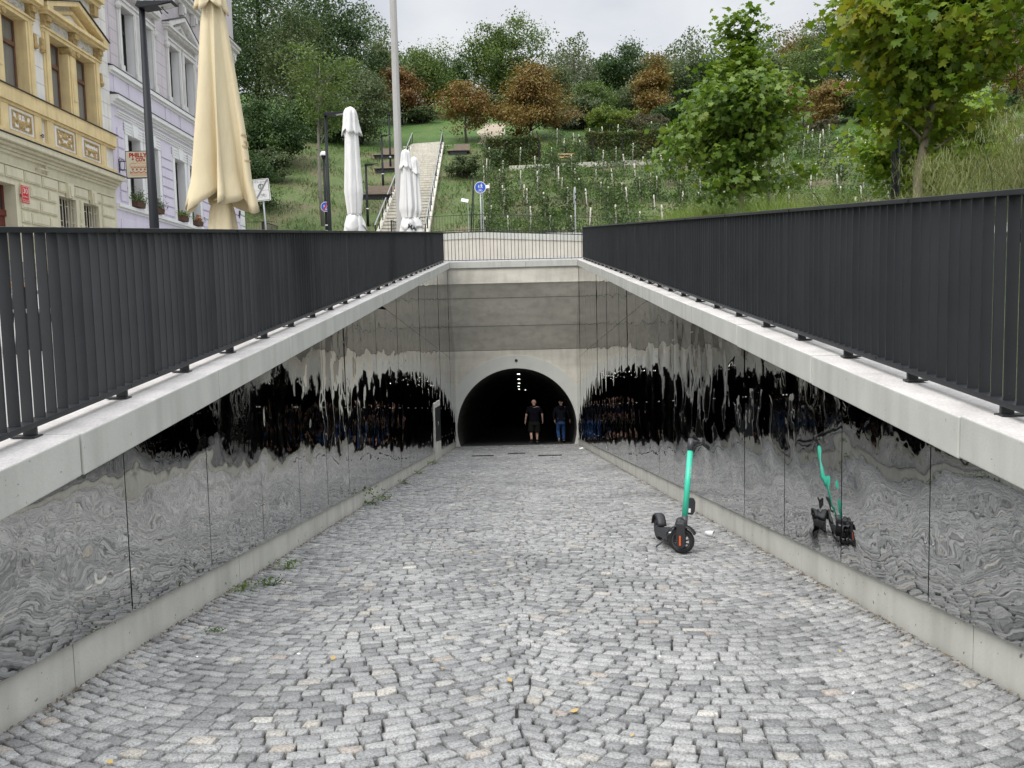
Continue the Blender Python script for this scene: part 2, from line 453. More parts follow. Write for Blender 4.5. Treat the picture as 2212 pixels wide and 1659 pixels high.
# ------------------------------------------------------------------ ramp side walls: plinth, mirror cladding, coping
M['dirtline'] = pm('brown_grey_joint_dirt', (0.13, 0.12, 0.10), 0.9, 0.4, 3)
CB = 0.225                                     # coping thickness
def side_wall(sd, label, seam0, pitch, cop0, copp):
    root = thing('ramp_wall', label, 'retaining wall', (sd * 2.5, 12, ramp_z(12)))
    X = lambda a: sd * a
    # plinth in cast lengths
    mb = MB(); y = -0.9
    while y < YP - 0.01:
        y2 = min(y + 2.42, YP)
        a, b = y + 0.004, y2 - 0.004
        def ztop(q): return min(ramp_z(q) + 0.245, cop_z(q) - CB - 0.005)
        vs = [(X(2.375), a, ramp_z(a) - 0.2), (X(2.375), b, ramp_z(b) - 0.2), (X(2.7), b, ramp_z(b) - 0.2), (X(2.7), a, ramp_z(a) - 0.2),
              (X(2.375), a, ztop(a)), (X(2.375), b, ztop(b)), (X(2.7), b, ztop(b)), (X(2.7), a, ztop(a))]
        mb.add(vs, [(3, 2, 1, 0), (4, 5, 6, 7), (0, 1, 5, 4), (1, 2, 6, 5), (2, 3, 7, 6), (3, 0, 4, 7)]); y = y2
    mb.build('plinth', M['plinth'], root, fixn=True)
    mb = MB()
    vs = []
    for q in (-0.8, YP): vs += [(X(2.41), q, ramp_z(q) - 0.2), (X(2.41), q, cop_z(q) - 0.05)]
    mb.quad(vs[0], vs[2], vs[3], vs[1]); mb.build('backing', M['joint'], root)
    # mirror sheets
    mb = MB(); rv = MB(); k0 = -int((seam0 - 0.4) / pitch) - 1
    ys = [seam0 + pitch * k for k in range(k0, 40)]
    lo = lambda q: ramp_z(q) + 0.24
    jn = lambda q: ramp_z(q) + 3.30 - 0.0 * q
    hi = lambda q: cop_z(q) - CB + 0.02
    def backx(q, z):    # the end wall leans: sheets stop against it
        return q
    for a, b in zip(ys[:-1], ys[1:]):
        a = max(a, 0.25); b = min(b, YP)
        if b - a < 0.05: continue
        a += 0.0065; b -= 0.0065
        tl, tr, tt = rng.normal(0, 0.0008), rng.normal(0, 0.0008), rng.normal(0, 0.003)
        def P(q, z, k): return (X(XW + 0.006 + (tl if k == 0 else tr) + (tt if z > 0 else 0)), q, z)
        z0a, z0b = lo(a), lo(b); z1a, z1b = min(jn(a), hi(a)), min(jn(b), hi(b))
        pts = [(a, z0a, 0), (b, z0b, 1), (b, z1b, 1), (a, z1a, 0)]
        fr = [P(*p) for p in pts]; bk = [(x + sd * 0.012, y_, z) for x, y_, z in fr]
        mb.add(fr if sd < 0 else fr[::-1], [(0, 1, 2, 3)])
        if hi(a) > jn(a) + 0.02 or hi(b) > jn(b) + 0.02:
            g = 0.007
            q0 = a
            if hi(a) <= jn(a) + g:
                lo_, hi_ = a, b
                for _ in range(30):
                    mid = (lo_ + hi_) / 2
                    if hi(mid) > jn(mid) + g: hi_ = mid
                    else: lo_ = mid
                q0 = hi_
            pts = [(q0, jn(q0) + g, 0), (b, jn(b) + g, 1), (b, hi(b), 1), (q0, max(hi(q0), jn(q0) + g + 0.002), 0)]
            fr = [P(*p) for p in pts]; bk = [(x + sd * 0.012, y_, z) for x, y_, z in fr]
            mb.add(fr if sd < 0 else fr[::-1], [(0, 1, 2, 3)])
        h = 0.35
        while h < 3.2:
            for q in (a + 0.035, b - 0.035):
                if lo(q) + h < hi(q) - 0.05:
                    T = Matrix.Translation((X(XW + 0.001), q, lo(q) + h)) @ Matrix.Rotation(R(90) * -sd, 4, 'Y')
                    rv.lathe([(0.008, -0.004), (0.007, 0.002), (0.0, 0.003)], 8, T)
            h += 0.9
    o = mb.build('mirror_cladding', M['steel'], root)
    rv.build('rivets', M['rivet'], root, True, fixn=True)
    # coping stones
    mb = MB(); q = cop0
    while q > -1.4: q -= copp
    mb.mi = 0
    while q < YT + 0.3:
        a, b = max(q, -1.5) + 0.006, min(q + copp, YT + 0.28) - 0.006; q += copp
        if b - a < 0.05: continue
        dx = rng.normal(0, 0.003); dz = rng.normal(0, 0.003)
        vs = [(X(XC + dx), a, cop_z(a) - CB + dz), (X(XC + dx), b, cop_z(b) - CB + dz), (X(2.78), b, cop_z(b) - CB + dz), (X(2.78), a, cop_z(a) - CB + dz),
              (X(XC + dx), a, cop_z(a) + dz), (X(XC + dx), b, cop_z(b) + dz), (X(2.78), b, cop_z(b) + dz), (X(2.78), a, cop_z(a) + dz)]
        mb.mi = 0; mb.add(vs, [(3, 2, 1, 0), (0, 1, 5, 4), (1, 2, 6, 5), (2, 3, 7, 6), (3, 0, 4, 7)])
        mb.mi = 1; mb.add(vs[4:], [(0, 1, 2, 3)])
    o = mb.build('coping', [M['coping'], M['coping_top']], root, fixn=False)
    bm = bmesh.new(); bm.from_mesh(o.data); bmesh.ops.remove_doubles(bm, verts=bm.verts, dist=0.0005); bmesh.ops.recalc_face_normals(bm, faces=bm.faces); bm.to_mesh(o.data); bm.free()
    b = o.modifiers.new('bevel', 'BEVEL'); b.width = 0.008; b.segments = 2; b.limit_method = 'ANGLE'
    mb = MB()
    vs = [(X(2.345), -1.4, cop_z(-1.4) - 0.2), (X(2.345), YT + .2, cop_z(YT + .2) - 0.2), (X(2.345), YT + .2, cop_z(YT + .2) - 0.03), (X(2.345), -1.4, cop_z(-1.4) - 0.03)]
    mb.quad(*vs); mb.build('coping_joint_filler', M['joint'], root)
    return root
side_wall(-1, 'mirror-polished dented steel ramp wall with concrete coping, below the beige parasol and the old houses', 4.52, 1.205, 4.05, 1.93)
side_wall(1, 'mirror-polished dented steel ramp wall with concrete coping, beside the green scooter and below the young maples', 4.33, 1.185, 4.02, 2.03)

# ------------------------------------------------------------------ end wall with tunnel mouth
zc0 = ramp_z(YP) + 0.68; RI, RO = 2.32, 2.82
root = thing('tunnel_portal', 'concrete end wall with a round dark tunnel mouth under the cross railing', 'tunnel portal', (0, YP, ramp_z(YP)))
mb = MB()
zt = cop_z(YT) - CB
mb.mi = 0
prof = [(YT + 0.06, zt + 0.02), (YT + 0.06, 2.92), (YT + 0.10, 2.90)]
XE = 2.40
def strip(y0, z0, y1, z1): mb.quad((-XE, y0, z0), (XE, y0, z0), (XE, y1, z1), (-XE, y1, z1))
strip(YT + 0.06, 2.90, YT + 0.06, zt + 0.05)
strip(YT + 0.09, 2.90, YT + 0.06, 2.90)
# leaning panels with fine joints
zs = [2.90, 2.38, 1.35, 0.42]; ysl = [YT + 0.09 + (YP - YT - 0.09) * k for k in (0, 0.22, 0.62, 1.0)]
for i in range(3):
    strip(ysl[i + 1], zs[i + 1], ysl[i], zs[i])
mb.build('upper_wall', M['endwall'], root)
for i in range(3):
    mb = MB(); mb.quad((-XE, ysl[i + 1] - 0.006, zs[i + 1] - 0.007), (XE, ysl[i + 1] - 0.006, zs[i + 1] - 0.007), (XE, ysl[i + 1] - 0.013, zs[i + 1] + 0.007), (-XE, ysl[i + 1] - 0.013, zs[i + 1] + 0.007)); mb.build('formwork_joint', M['dirtline'], root)
# spandrel around the ring
mb = MB(); n = 40
a0 = math.asin((XE) / RO) if XE < RO else math.pi / 2
angs = [math.pi / 2 + a0 - 2 * a0 * i / n for i in range(n + 1)]
top = 0.414
for i in range(n):
    p = [(RO * math.cos(a), zc0 + RO * math.sin(a)) for a in (angs[i], angs[i + 1])]
    mb.quad((p[0][0], YP, p[0][1]), (p[1][0], YP, p[1][1]), (p[1][0], YP, max(top, p[1][1])), (p[0][0], YP, max(top, p[0][1])))
mb.build('spandrel', M['endwall'], root)
mb = MB(); n = 72; zf = ramp_z(YP) - 0.05
ab = math.asin((zf - zc0) / RI)
angs = [ab + (math.pi - 2 * ab) * i / n for i in range(n + 1)]
def outer(a):
    x, z = RO * math.cos(a), zc0 + RO * math.sin(a)
    if abs(x) > 2.37 or z < zc0:
        x = 2.37 * (1 if math.cos(a) > 0 else -1); z = max(zf, zc0 + min(RO * math.sin(a), 2.37 * math.tan(a) * (1 if math.cos(a) > 0 else -1)))
    return x, z
def inner(a): return RI * math.cos(a), zc0 + RI * math.sin(a)
for i in range(n):
    a, b = angs[i], angs[i + 1]; (x0, z0), (x1, z1) = inner(a), inner(b); (u0, w0), (u1, w1) = outer(a), outer(b)
    mb.quad((x0, YP - 0.06, z0), (u0, YP - 0.06, w0), (u1, YP - 0.06, w1), (x1, YP - 0.06, z1))
    mb.quad((u0, YP - 0.06, w0), (u0, YP, w0), (u1, YP, w1), (u1, YP - 0.06, w1))
    mb.quad((x0, YP + 0.03, z0), (x0, YP - 0.06, z0), (x1, YP - 0.06, z1), (x1, YP + 0.03, z1))
mb.build('mouth_ring', M['ring'], root, fixn=True)
mb = MB(); T = Matrix.Translation((0.02, YP - 0.06, zc0 + 2.62)) @ Matrix.Rotation(R(90), 4, 'X')
mb.lathe([(0.055, 0), (0.055, 0.03), (0.03, 0.035), (0.0, 0.02)], 14, T); mb.build('portal_lamp', M['black2'], root, True)
# tube
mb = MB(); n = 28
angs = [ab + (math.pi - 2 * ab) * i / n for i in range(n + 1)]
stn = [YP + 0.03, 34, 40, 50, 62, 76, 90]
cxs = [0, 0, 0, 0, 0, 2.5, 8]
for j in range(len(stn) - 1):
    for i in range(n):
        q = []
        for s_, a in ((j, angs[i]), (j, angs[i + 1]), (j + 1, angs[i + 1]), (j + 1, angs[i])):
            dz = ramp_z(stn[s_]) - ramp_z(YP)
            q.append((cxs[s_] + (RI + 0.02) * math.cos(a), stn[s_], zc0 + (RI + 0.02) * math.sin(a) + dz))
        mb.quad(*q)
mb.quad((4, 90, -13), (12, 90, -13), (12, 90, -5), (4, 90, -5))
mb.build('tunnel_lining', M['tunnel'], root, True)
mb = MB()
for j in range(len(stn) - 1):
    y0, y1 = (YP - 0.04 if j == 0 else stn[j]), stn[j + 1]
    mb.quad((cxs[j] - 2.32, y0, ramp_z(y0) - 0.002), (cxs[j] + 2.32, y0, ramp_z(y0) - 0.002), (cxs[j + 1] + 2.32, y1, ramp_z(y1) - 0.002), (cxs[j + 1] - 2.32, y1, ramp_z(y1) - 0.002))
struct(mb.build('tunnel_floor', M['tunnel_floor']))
em, nt, b = newmat('tunnel_lamp_glow'); b.inputs['Emission Color'].default_value = (1, 0.97, 0.9, 1); b.inputs['Emission Strength'].default_value = 6.0; M['lampglow'] = em
lab = ['nearest of the small white lamps on the tunnel crown', 'second small white lamp down the tunnel crown', 'third small white lamp down the tunnel crown', 'fourth small white lamp down the tunnel crown', 'lowest lamp of the row on the tunnel crown', 'faint lamp at the bend deep in the tunnel', 'farthest lamp right of the bend deep in the tunnel']
for k, (x, y, Y) in enumerate(((1120, 799, 32.5), (1120.5, 808, 38), (1121, 816, 44), (1120, 823, 50), (1121, 829, 57), (1135, 829.5, 60), (1147, 830, 61))):
    p = atY(x, y, Y)
    p.z = min(p.z, ramp_z(Y) + 0.68 + RI - 0.10)
    t_ = thing('tunnel_lamp', lab[k], 'lamp', p, group='lamps along the tunnel crown')
    s_ = 0.05 + 0.0008 * Y
    mb = MB(); mb.box(p.x - 0.09, p.x + 0.09, p.y - 0.12, p.y + 0.12, p.z + 0.012, p.z + 0.05); mb.build('housing', M['black2'], t_)
    mb = MB(); mb.obox(p, (0.12, 0.16, 0.02)); mb.build('diffuser', em, t_, bevel=0.004)
# end coping
mb = MB()
for a, b_ in ((-2.32, -0.42), (-0.42, 0.45), (0.45, 2.32)):
    mb.box(a + 0.004, b_ - 0.004, YT, YT + 0.45, cop_z(YT) - CB, cop_z(YT) + 0.002)
o = mb.build('end_coping', M['coping'], root, bevel=0.008)

# drain grates before the portal
for k, (xa, xb, y) in enumerate(((1020, 1066, 985.5), (1098, 1134, 982), (1163, 1213, 988))):
    Y = 1.42 * 1662 / (y - 883.5); a = atY(xa, y, Y); b_ = atY(xb, y, Y); zz = ramp_z(Y) + 0.012
    t_ = thing('drain_grate', ['narrow iron drain slot in the cobbles nearest the grey cabinet', 'shortest iron drain slot in the middle of the cobbles', 'longest iron drain slot in the cobbles before the two walkers'][k], 'drain', ((a.x + b_.x) / 2, Y, zz), group='drain slots before the tunnel')
    mb = MB()
    for q in (-0.075, 0.075): mb.obox(((a.x + b_.x) / 2, Y + q, zz - 0.1109 * q), (b_.x - a.x, 0.02, 0.02))
    for q in (a.x, b_.x): mb.obox((q, Y, zz), (0.02, 0.17, 0.02))
    mb.build('frame', M['black2'], t_)
    mb = MB(); nb = 16
    for i in range(nb): mb.obox((a.x + (b_.x - a.x) * (i + 0.5) / nb, Y, zz - 0.006), (0.012, 0.13, 0.014))
    mb.build('grating', M['black2'], t_)

# ------------------------------------------------------------------ slatted railings
def fence(sd, H, label):
    y0, y1 = -1.4, YT + 0.25
    root = thing('slatted_railing', label, 'railing', (sd * XF, y0, cop_z(y0)))
    X = lambda a: sd * a
    sl = 0.1165
    mb = MB(); y = y0 + 0.05; d = 0.058
    while y < y1 - 0.03:
        zb, ztp = cop_z(y) + 0.085, cop_z(y) + H - 0.03
        rot = Matrix.Rotation(rng.normal(0, 0.06), 3, 'Z')
        mb.obox((X(XF + 0.03), y, (zb + ztp) / 2), (d, 0.009, ztp - zb), rot)
        y += 0.1065
    mb.build('slats', M['black'], root)
    def rail(name, x0, x1, h0, h1):
        mb = MB(); q = y0
        while q < y1 - 0.1:
            q2 = min(q + 2.13, y1)
            a, b = q + 0.002, q2 - 0.002
            vs = [(X(x0), a, cop_z(a) + h0), (X(x1), a, cop_z(a) + h0), (X(x1), b, cop_z(b) + h0), (X(x0), b, cop_z(b) + h0),
                  (X(x0), a, cop_z(a) + h1), (X(x1), a, cop_z(a) + h1), (X(x1), b, cop_z(b) + h1), (X(x0), b, cop_z(b) + h1)]
            mb.add(vs, [(3, 2, 1, 0), (4, 5, 6, 7), (0, 1, 5, 4), (1, 2, 6, 5), (2, 3, 7, 6), (3, 0, 4, 7)])
            q = q2
        return mb.build(name, M['black'], root, fixn=True, bevel=0.003)
    rail('top_rail', XF - 0.012, XF + 0.072, H - 0.03, H)
    rail('bottom_rail', XF - 0.012, XF + 0.072, 0.055, 0.085)
    q = y0 + 0.6; br = None
    while q < y1:
        mb = MB()
        mb.obox((X(XF + 0.03), q, cop_z(q) + 0.028), (0.07, 0.018, 0.06))
        mb.obox((X(XF + 0.05), q, cop_z(q) + 0.006), (0.13, 0.075, 0.012))
        mb.build('foot', M['black'], root, bevel=0.002)
        q += 0.958
    q = y0 + 2.13
    while q < y1 - 0.5:
        mb = MB(); mb.obox((X(XF - 0.016), q, cop_z(q) + H - 0.016), (0.008, 0.07, 0.022), Euler((math.atan(sl), 0, 0))); mb.build('splice_clip', M['black'], root); mb = MB()
        mb.obox((X(XF - 0.016), q + 0.4, cop_z(q + 0.4) + 0.088), (0.008, 0.07, 0.02), Euler((math.atan(sl), 0, 0))); mb.build('splice_clip', M['black'], root)
        q += 2.13
    return root
fence(-1, 1.09, 'long black slatted railing on the ramp wall below the beige parasol and the houses')
fence(1, 1.16, 'long black slatted railing on the ramp wall below the young maples and tall grasses')

def bar_railing(label, a, b, za, zb, H, pitch, post_every, bar=0.007, group=None, name='bar_railing', low=0.06):
    a = Vector((a[0], a[1], za)); b = Vector((b[0], b[1], zb))
    root = thing(name, label, 'railing', a, group=group)
    up = Vector((0, 0, 1)); L = (b - a).length; n = max(1, int(L / pitch))
    mb = MB(); mb.beam(a + up * H, b + up * H, 0.045, 0.02); mb.build('top_rail', M['black2'], root)
    mb = MB(); mb.beam(a + up * low, b + up * low, 0.04, 0.02); mb.build('bottom_rail', M['black2'], root)
    mb = MB()
    for i in range(n + 1):
        p = a + (b - a) * i / n
        if i % post_every: mb.tube([p + up * low, p + up * H], bar, 5, False)
    mb.build('bars', M['black2'], root)
    for i in range(0, n + 1, post_every):
        p = a + (b - a) * i / n; mb = MB(); mb.beam(p - up * 0.05, p + up * H, 0.035, 0.012, (1, 0, 0)); mb.build('post', M['black2'], root)
    return root
zE = cop_z(YT)
bar_railing('thin black bar railing across the top of the tunnel end wall', (-2.5, YT + 0.3), (2.5, YT + 0.3), zE + 0.02, zE + 0.02, 1.07, 0.128, 6, bar=0.0105)

# upper retaining wall behind
root = thing('parapet_wall', 'pale concrete wall with a white kinked coping behind the thin cross railing', 'wall', (0, 36, 4.3))
mb = MB(); pts = [(-9, 36.25, 5.50), (-1.62, 36.0, 5.68), (6.2, 36.0, 5.28), (12, 36.0, 5.1)]
w = MB()
for (xa, ya, za), (xb, yb, zb) in zip(pts[:-1], pts[1:]):
    def seg(mbx, z0a, z0b, z1a, z1b, yo, th):
        vs = [(xa, ya + yo, z0a), (xb, yb + yo, z0b), (xb, yb + yo + th, z0b), (xa, ya + yo + th, z0a), (xa, ya + yo, z1a), (xb, yb + yo, z1b), (xb, yb + yo + th, z1b), (xa, ya + yo + th, z1a)]
        mbx.add(vs, [(3, 2, 1, 0), (4, 5, 6, 7), (0, 1, 5, 4), (1, 2, 6, 5), (2, 3, 7, 6), (3, 0, 4, 7)])
    seg(w, 4.0, 4.0, za - 0.28, zb - 0.28, 0, 0.3)
    seg(mb, za - 0.28, zb - 0.28, za, zb, -0.04, 0.4)
w.build('wall_face', pm('pale_beige_concrete', (0.62, 0.58, 0.51), 0.8, 0.1, 1.5, stain=((0.4, 0.37, 0.32), 0.4)), root); mb.build('coping', M['coping'], root, bevel=0.01)
mb = MB()
for (xa, ya, za), (xb, yb, zb) in zip(pts[:-1], pts[1:]): mb.beam((xa, ya + .05, za + 0.02), (xb, yb + .05, zb + 0.02), 0.06, 0.05); mb.beam((xa, ya + .05, za + 0.13), (xb, yb + .05, zb + 0.13), 0.03, 0.02)
mb.build('base_rail', M['black2'], root)
for x in np.arange(-8.5, 11.5, 1.25):
    zz = np.interp(x, [p[0] for p in pts], [p[2] for p in pts]); mb = MB(); mb.box(x - .015, x + .015, 36.04, 36.07, zz, zz + 0.13); mb.build('stub', M['black2'], root)
p0, p1, p2 = atY(838, 472, 38.5), atY(1042, 463, 38.5), atY(1420, 475, 38.5)
bar_railing('black bar railing on the upper terrace below the stairs', (p0.x, 38.5), (p1.x - 0.02, 38.5), p0.z - 1.15, p1.z - 1.15, 1.15, 0.14, 11)
bar_railing('black bar railing on the upper terrace below the vineyard', (p1.x + 0.02, 38.5), (p2.x, 38.5), p1.z - 1.15, p2.z - 1.15, 1.15, 0.14, 11)
p3, p4 = atY(532, 480, 44), atY(592, 478, 44)
bar_railing('short black bar railing beside the corner of the lilac house', (p3.x, 44), (p4.x, 44), p3.z - 1.1, p4.z - 1.1, 1.1, 0.14, 8)
for lb, (xa, ya), (xb, yb), Y in (('black slatted stair guard left of the small white parasols', (845, 476), (868, 486), 37.0), ('black slatted stair guard beside the pedestrian zone sign', (567, 479), (600, 489), 37.4)):
    a, b_ = atY(xa, ya, Y), atY(xb, yb, Y)
    t_ = thing('stair_guard', lb, 'railing', (a.x, Y, 4.6), group='dark stair guards')
    mb = MB(); n = 14
    for i in range(n + 1):
        f = i / n; p = a.lerp(b_, f); mb.box(p.x - 0.004, p.x + 0.004, Y - 0.03, Y + 0.03, 4.6, p.z - 0.02)
    mb.build('slats', M['black'], t_)
    mb = MB(); mb.beam(a, b_, 0.07, 0.04); mb.build('top_rail', M['black'], t_)
    mb = MB(); mb.box(a.x - 0.03, a.x + 0.03, Y - .03, Y + .03, 4.6, a.z); mb.build('post', M['black'], t_)

# small cabinet on the wall
Yc = 2.34 * 1662 / (1112 - 938)
a = Vector((-XW, 0, 0))
Y0, Y1 = 2.34 * 1662 / (1112 - 931.8), 2.34 * 1662 / (1112 - 944.5)
t_ = thing('wall_cabinet', 'grey concrete-framed steel cabinet door set in the mirror wall near the tunnel', 'cabinet', (-XW, Y0, ramp_z(Y0)))
mb = MB()
zb0, zb1 = ramp_z(Y0), ramp_z(Y1)
tp0, tp1 = ramp_z(Y0) + 1.62, ramp_z(Y1) + 1.75
def slab(mbx, ya, yb, za0, zb0_, za1, zb1_, x0, x1):
    vs = [(x0, ya, za0), (x1, ya, za0), (x1, yb, zb0_), (x0, yb, zb0_), (x0, ya, za1), (x1, ya, za1), (x1, yb, zb1_), (x0, yb, zb1_)]
    mbx.add(vs, [(3, 2, 1, 0), (4, 5, 6, 7), (0, 1, 5, 4), (1, 2, 6, 5), (2, 3, 7, 6), (3, 0, 4, 7)])
slab(mb, Y0, Y1, zb0 - 0.05, zb1 - 0.05, tp0, tp1, -2.40, -2.322)
mb.build('frame', M['plinth'], t_, bevel=0.006)
mb = MB(); slab(mb, Y0 + 0.12, Y1 - 0.06, zb0 + 0.52, zb1 + 0.52, tp0 - 0.14, tp1 - 0.16, -2.33, -2.314); mb.build('door', M['black'], t_, bevel=0.004)
mb = MB(); ym = (Y0 + Y1) / 2; mb.obox((-2.308, ym, ramp_z(ym) + 1.05), (0.02, 0.05, 0.09)); mb.build('latch', M['galv'], t_, bevel=0.004)
# ------------------------------------------------------------------ houses
M['yel'] = pm('ochre_yellow_stucco', (0.74, 0.585, 0.31), 0.8, 0.14, 1.6, 0.002, 40, stain=((0.38, 0.28, 0.14), 0.45))
M['cream'] = pm('grey_green_cream_stucco', (0.66, 0.62, 0.46), 0.8, 0.08, 1.2, 0.002, 40, stain=((0.38, 0.34, 0.24), 0.35))
M['white'] = pm('weathered_white_plaster', (0.76, 0.74, 0.70), 0.85, 0.10, 1.0, 0.002, 30, stain=((0.42, 0.41, 0.38), 0.6))
M['lilac'] = pm('lilac_stucco', (0.71, 0.66, 0.765), 0.8, 0.06, 1.0, 0.002, 40, stain=((0.48, 0.42, 0.54), 0.3))
M['mauve'] = pm('dusty_mauve_plaster', (0.58, 0.53, 0.56), 0.85, 0.08, 1.0, 0.002, 40, stain=((0.36, 0.33, 0.33), 0.5))
M['trim'] = pm('white_painted_trim', (0.80, 0.80, 0.79), 0.7, 0.05, 1.5, 0.001, 40)
M['trim2'] = pm('greyed_white_trim', (0.68, 0.67, 0.65), 0.75, 0.08, 1.5, 0.001, 40, stain=((0.36, 0.34, 0.32), 0.5))
M['relief'] = pm('ochre_relief_plaster', (0.42, 0.30, 0.13), 0.85, 0.45, 9, 0.01, 26)
M['reliefw'] = pm('grey_white_relief_plaster', (0.55, 0.53, 0.49), 0.85, 0.45, 9, 0.01, 26)
M['flash'] = pm('dark_metal_flashing', (0.05, 0.04, 0.04), 0.5, 0.3, 2)
M['brown'] = pm('brown_window_wood', (0.15, 0.075, 0.045), 0.5, 0.25, 4)
M['darkwood'] = pm('dark_window_wood', (0.022, 0.014, 0.014), 0.45, 0.2, 4)
M['pane'] = pm('window_glass', (0.055, 0.06, 0.062), 0.08, 0.5, 0.7, spec=0.6)
M['curtain'] = pm('net_curtain_behind_glass', (0.20, 0.20, 0.19), 0.25, 0.22, 3, stretch=(1, 6, 0.3), spec=0.7)
M['door'] = pm('red_brown_door_wood', (0.13, 0.028, 0.018), 0.45, 0.2, 3)
M['grille'] = pm('cream_painted_iron', (0.62, 0.57, 0.45), 0.5, 0.1, 4)
M['pot'] = pm('brown_planter_wood', (0.10, 0.05, 0.03), 0.7, 0.3, 9)
M['redsign'] = pm('red_enamel', (0.62, 0.03, 0.035), 0.3, 0.08, 4)
M['whitep'] = pm('white_enamel', (0.78, 0.78, 0.76), 0.35, 0.05, 4)
XB = -16.0

def fb(mb, ya, yb, za, zb, o0, o1): return mb.box(XB + o0, XB + o1, ya, yb, za, zb)

def holed(mb, y0, y1, z0, z1, holes, xo, reveal):
    """wall sheet at offset xo with rectangular holes and reveals going back"""
    ys = sorted({y0, y1, *[h[0] for h in holes], *[h[1] for h in holes]}); zs = sorted({z0, z1, *[h[2] for h in holes], *[h[3] for h in holes]})
    ys = [q for q in ys if y0 <= q <= y1]; zs = [q for q in zs if z0 <= q <= z1]
    x = XB + xo
    for a, b in zip(ys[:-1], ys[1:]):
        for c, d in zip(zs[:-1], zs[1:]):
            cy, cz = (a + b) / 2, (c + d) / 2
            if any(h[0] < cy < h[1] and h[2] < cz < h[3] for h in holes): continue
            mb.quad((x, a, c), (x, b, c), (x, b, d), (x, a, d))
    for h in holes:
        a, b, c, d = h[:4]; xi = x - reveal
        mb.quad((x, a, c), (xi, a, c), (xi, a, d), (x, a, d)); mb.quad((x, b, d), (xi, b, d), (xi, b, c), (x, b, c))
        mb.quad((x, a, d), (xi, a, d), (xi, b, d), (x, b, d)); mb.quad((x, b, c), (xi, b, c), (xi, a, c), (x, a, c))

def relief(mb, ya, yb, za, zb, o, depth, seed):
    ny, nz = 20, 14; v = []; f = []
    for j in range(nz + 1):
        for i in range(ny + 1):
            y = ya + (yb - ya) * i / ny; z = za + (zb - za) * j / nz
            u = abs((i / ny) - 0.5) * 2
            n = mnoise.noise(Vector((u * 2.6 + seed, j / nz * 3.2, seed))) + 0.6 * mnoise.noise(Vector((u * 6 + seed, j / nz * 7, 3 + seed)))
            e = min(i, ny - i, j, nz - j)
            v.append((XB + o + (max(-0.25, n) * depth if e else 0), y, z))
    for j in range(nz):
        for i in range(ny): a = j * (ny + 1) + i; f.append((a, a + 1, a + ny + 2, a + ny + 1))
    mb.add(v, f)

def window(root, ya, yb, za, zb, depth, fm, transom, leaves=2, curtain=False):
    x0, x1 = XB - depth - 0.06, XB - depth + 0.02; t = 0.07
    mb = MB()
    mb.box(x0, x1, ya, ya + t, za, zb); mb.box(x0, x1, yb - t, yb, za, zb); mb.box(x0, x1, ya + t, yb - t, za, za + t); mb.box(x0, x1, ya + t, yb - t, zb - t, zb)
    zt_ = za + (zb - za) * transom
    mb.box(x0, x1 + 0.03, ya + t, yb - t, zt_ - 0.07, zt_ + 0.07)
    if leaves == 2: mb.box(x0, x1 + 0.01, (ya + yb) / 2 - 0.045, (ya + yb) / 2 + 0.045, za + t, zt_ - 0.07)
    w = mb.build('window', fm, root, bevel=0.008)
    mb = MB(); xp = x0 + 0.025
    mb.quad((xp, ya + t, za + t), (xp, yb - t, za + t), (xp, yb - t, zb - t), (xp, ya + t, zb - t))
    mb.build('pane', M['curtain'] if curtain else M['pane'], w)
    return w

# ---------- yellow house
Y0, Y1, ZT = 17.0, 31.52, 20.0
hy = thing('ochre_house', 'cream and ochre-yellow old house with a pedimented double window and carved panels', 'house', (XB, (Y0 + Y1) / 2, 2.4))
bays = [28.93, 24.78, 20.63]
holes_g = [(27.55, 28.62, 4.55, 6.30), (29.12, 30.16, 4.55, 6.30), (23.35, 25.16, 2.2, 6.24), (20.0, 21.0, 4.2, 6.3)]
mb = MB(); holed(mb, Y0, Y1, 1.5, 7.3, holes_g, 0, 0.42)
# rusticated blocks, raised, staggered
for k in range(9):
    zt_ = 6.80 - 0.445 * k; zb_ = zt_ - 0.385
    iv = [(Y0, Y1 - 0.22)]
    for h in holes_g:
        if zb_ < h[3] + 0.02 and zt_ > h[2]:
            mg = 0.18; ni = []
            for a, b in iv:
                if h[1] + mg <= a or h[0] - mg >= b: ni.append((a, b)); continue
                if h[0] - mg > a: ni.append((a, h[0] - mg))
                if h[1] + mg < b: ni.append((h[1] + mg, b))
            iv = ni
    for a, b in iv:
        L = b - a
        if L < 0.12: continue
        nb = max(1, round(L / 0.95)); cut = [a + L * i / nb for i in range(nb + 1)]
        if nb > 1 and k % 2: cut = [a] + [c + L / nb * 0.5 for c in cut[:-1]] + [b]
        for p, q in zip(cut[:-1], cut[1:]):
            if q - p > 0.1:
                fb(mb, p + 0.03, q - 0.03, zb_ + 0.02, zt_ - 0.02, 0.001, 0.05); fb(mb, p + 0.075, q - 0.075, zb_ + 0.065, zt_ - 0.065, 0.05, 0.068)
for h in holes_g[:2]:                                            # carved keystones
    c = (h[0] + h[1]) / 2
    mb.prism([(-0.13, 0), (0.13, 0), (0.19, 0.52), (-0.19, 0.52)], lambda a, b, t, c=c: (XB + t, c + a, 6.28 + b), 0.03, 0.16)
    mb.prism([(-0.08, 0.06), (0.08, 0.06), (0.11, 0.42), (-0.11, 0.42)], lambda a, b, t, c=c: (XB + t, c + a, 6.28 + b), 0.16, 0.20)
fb(mb, Y0, Y1 - 0.2, 6.81, 6.86, 0.002, 0.075)
mb.build('ground_floor_wall', M['cream'], hy)
mb = MB()
for za, zb, o in ((7.16, 7.26, 0.10), (7.26, 7.36, 0.17), (7.36, 7.46, 0.30), (7.46, 7.66, 0.44)): fb(mb, Y0, Y1 - 0.03, za, zb - 0.002, -0.05, o)
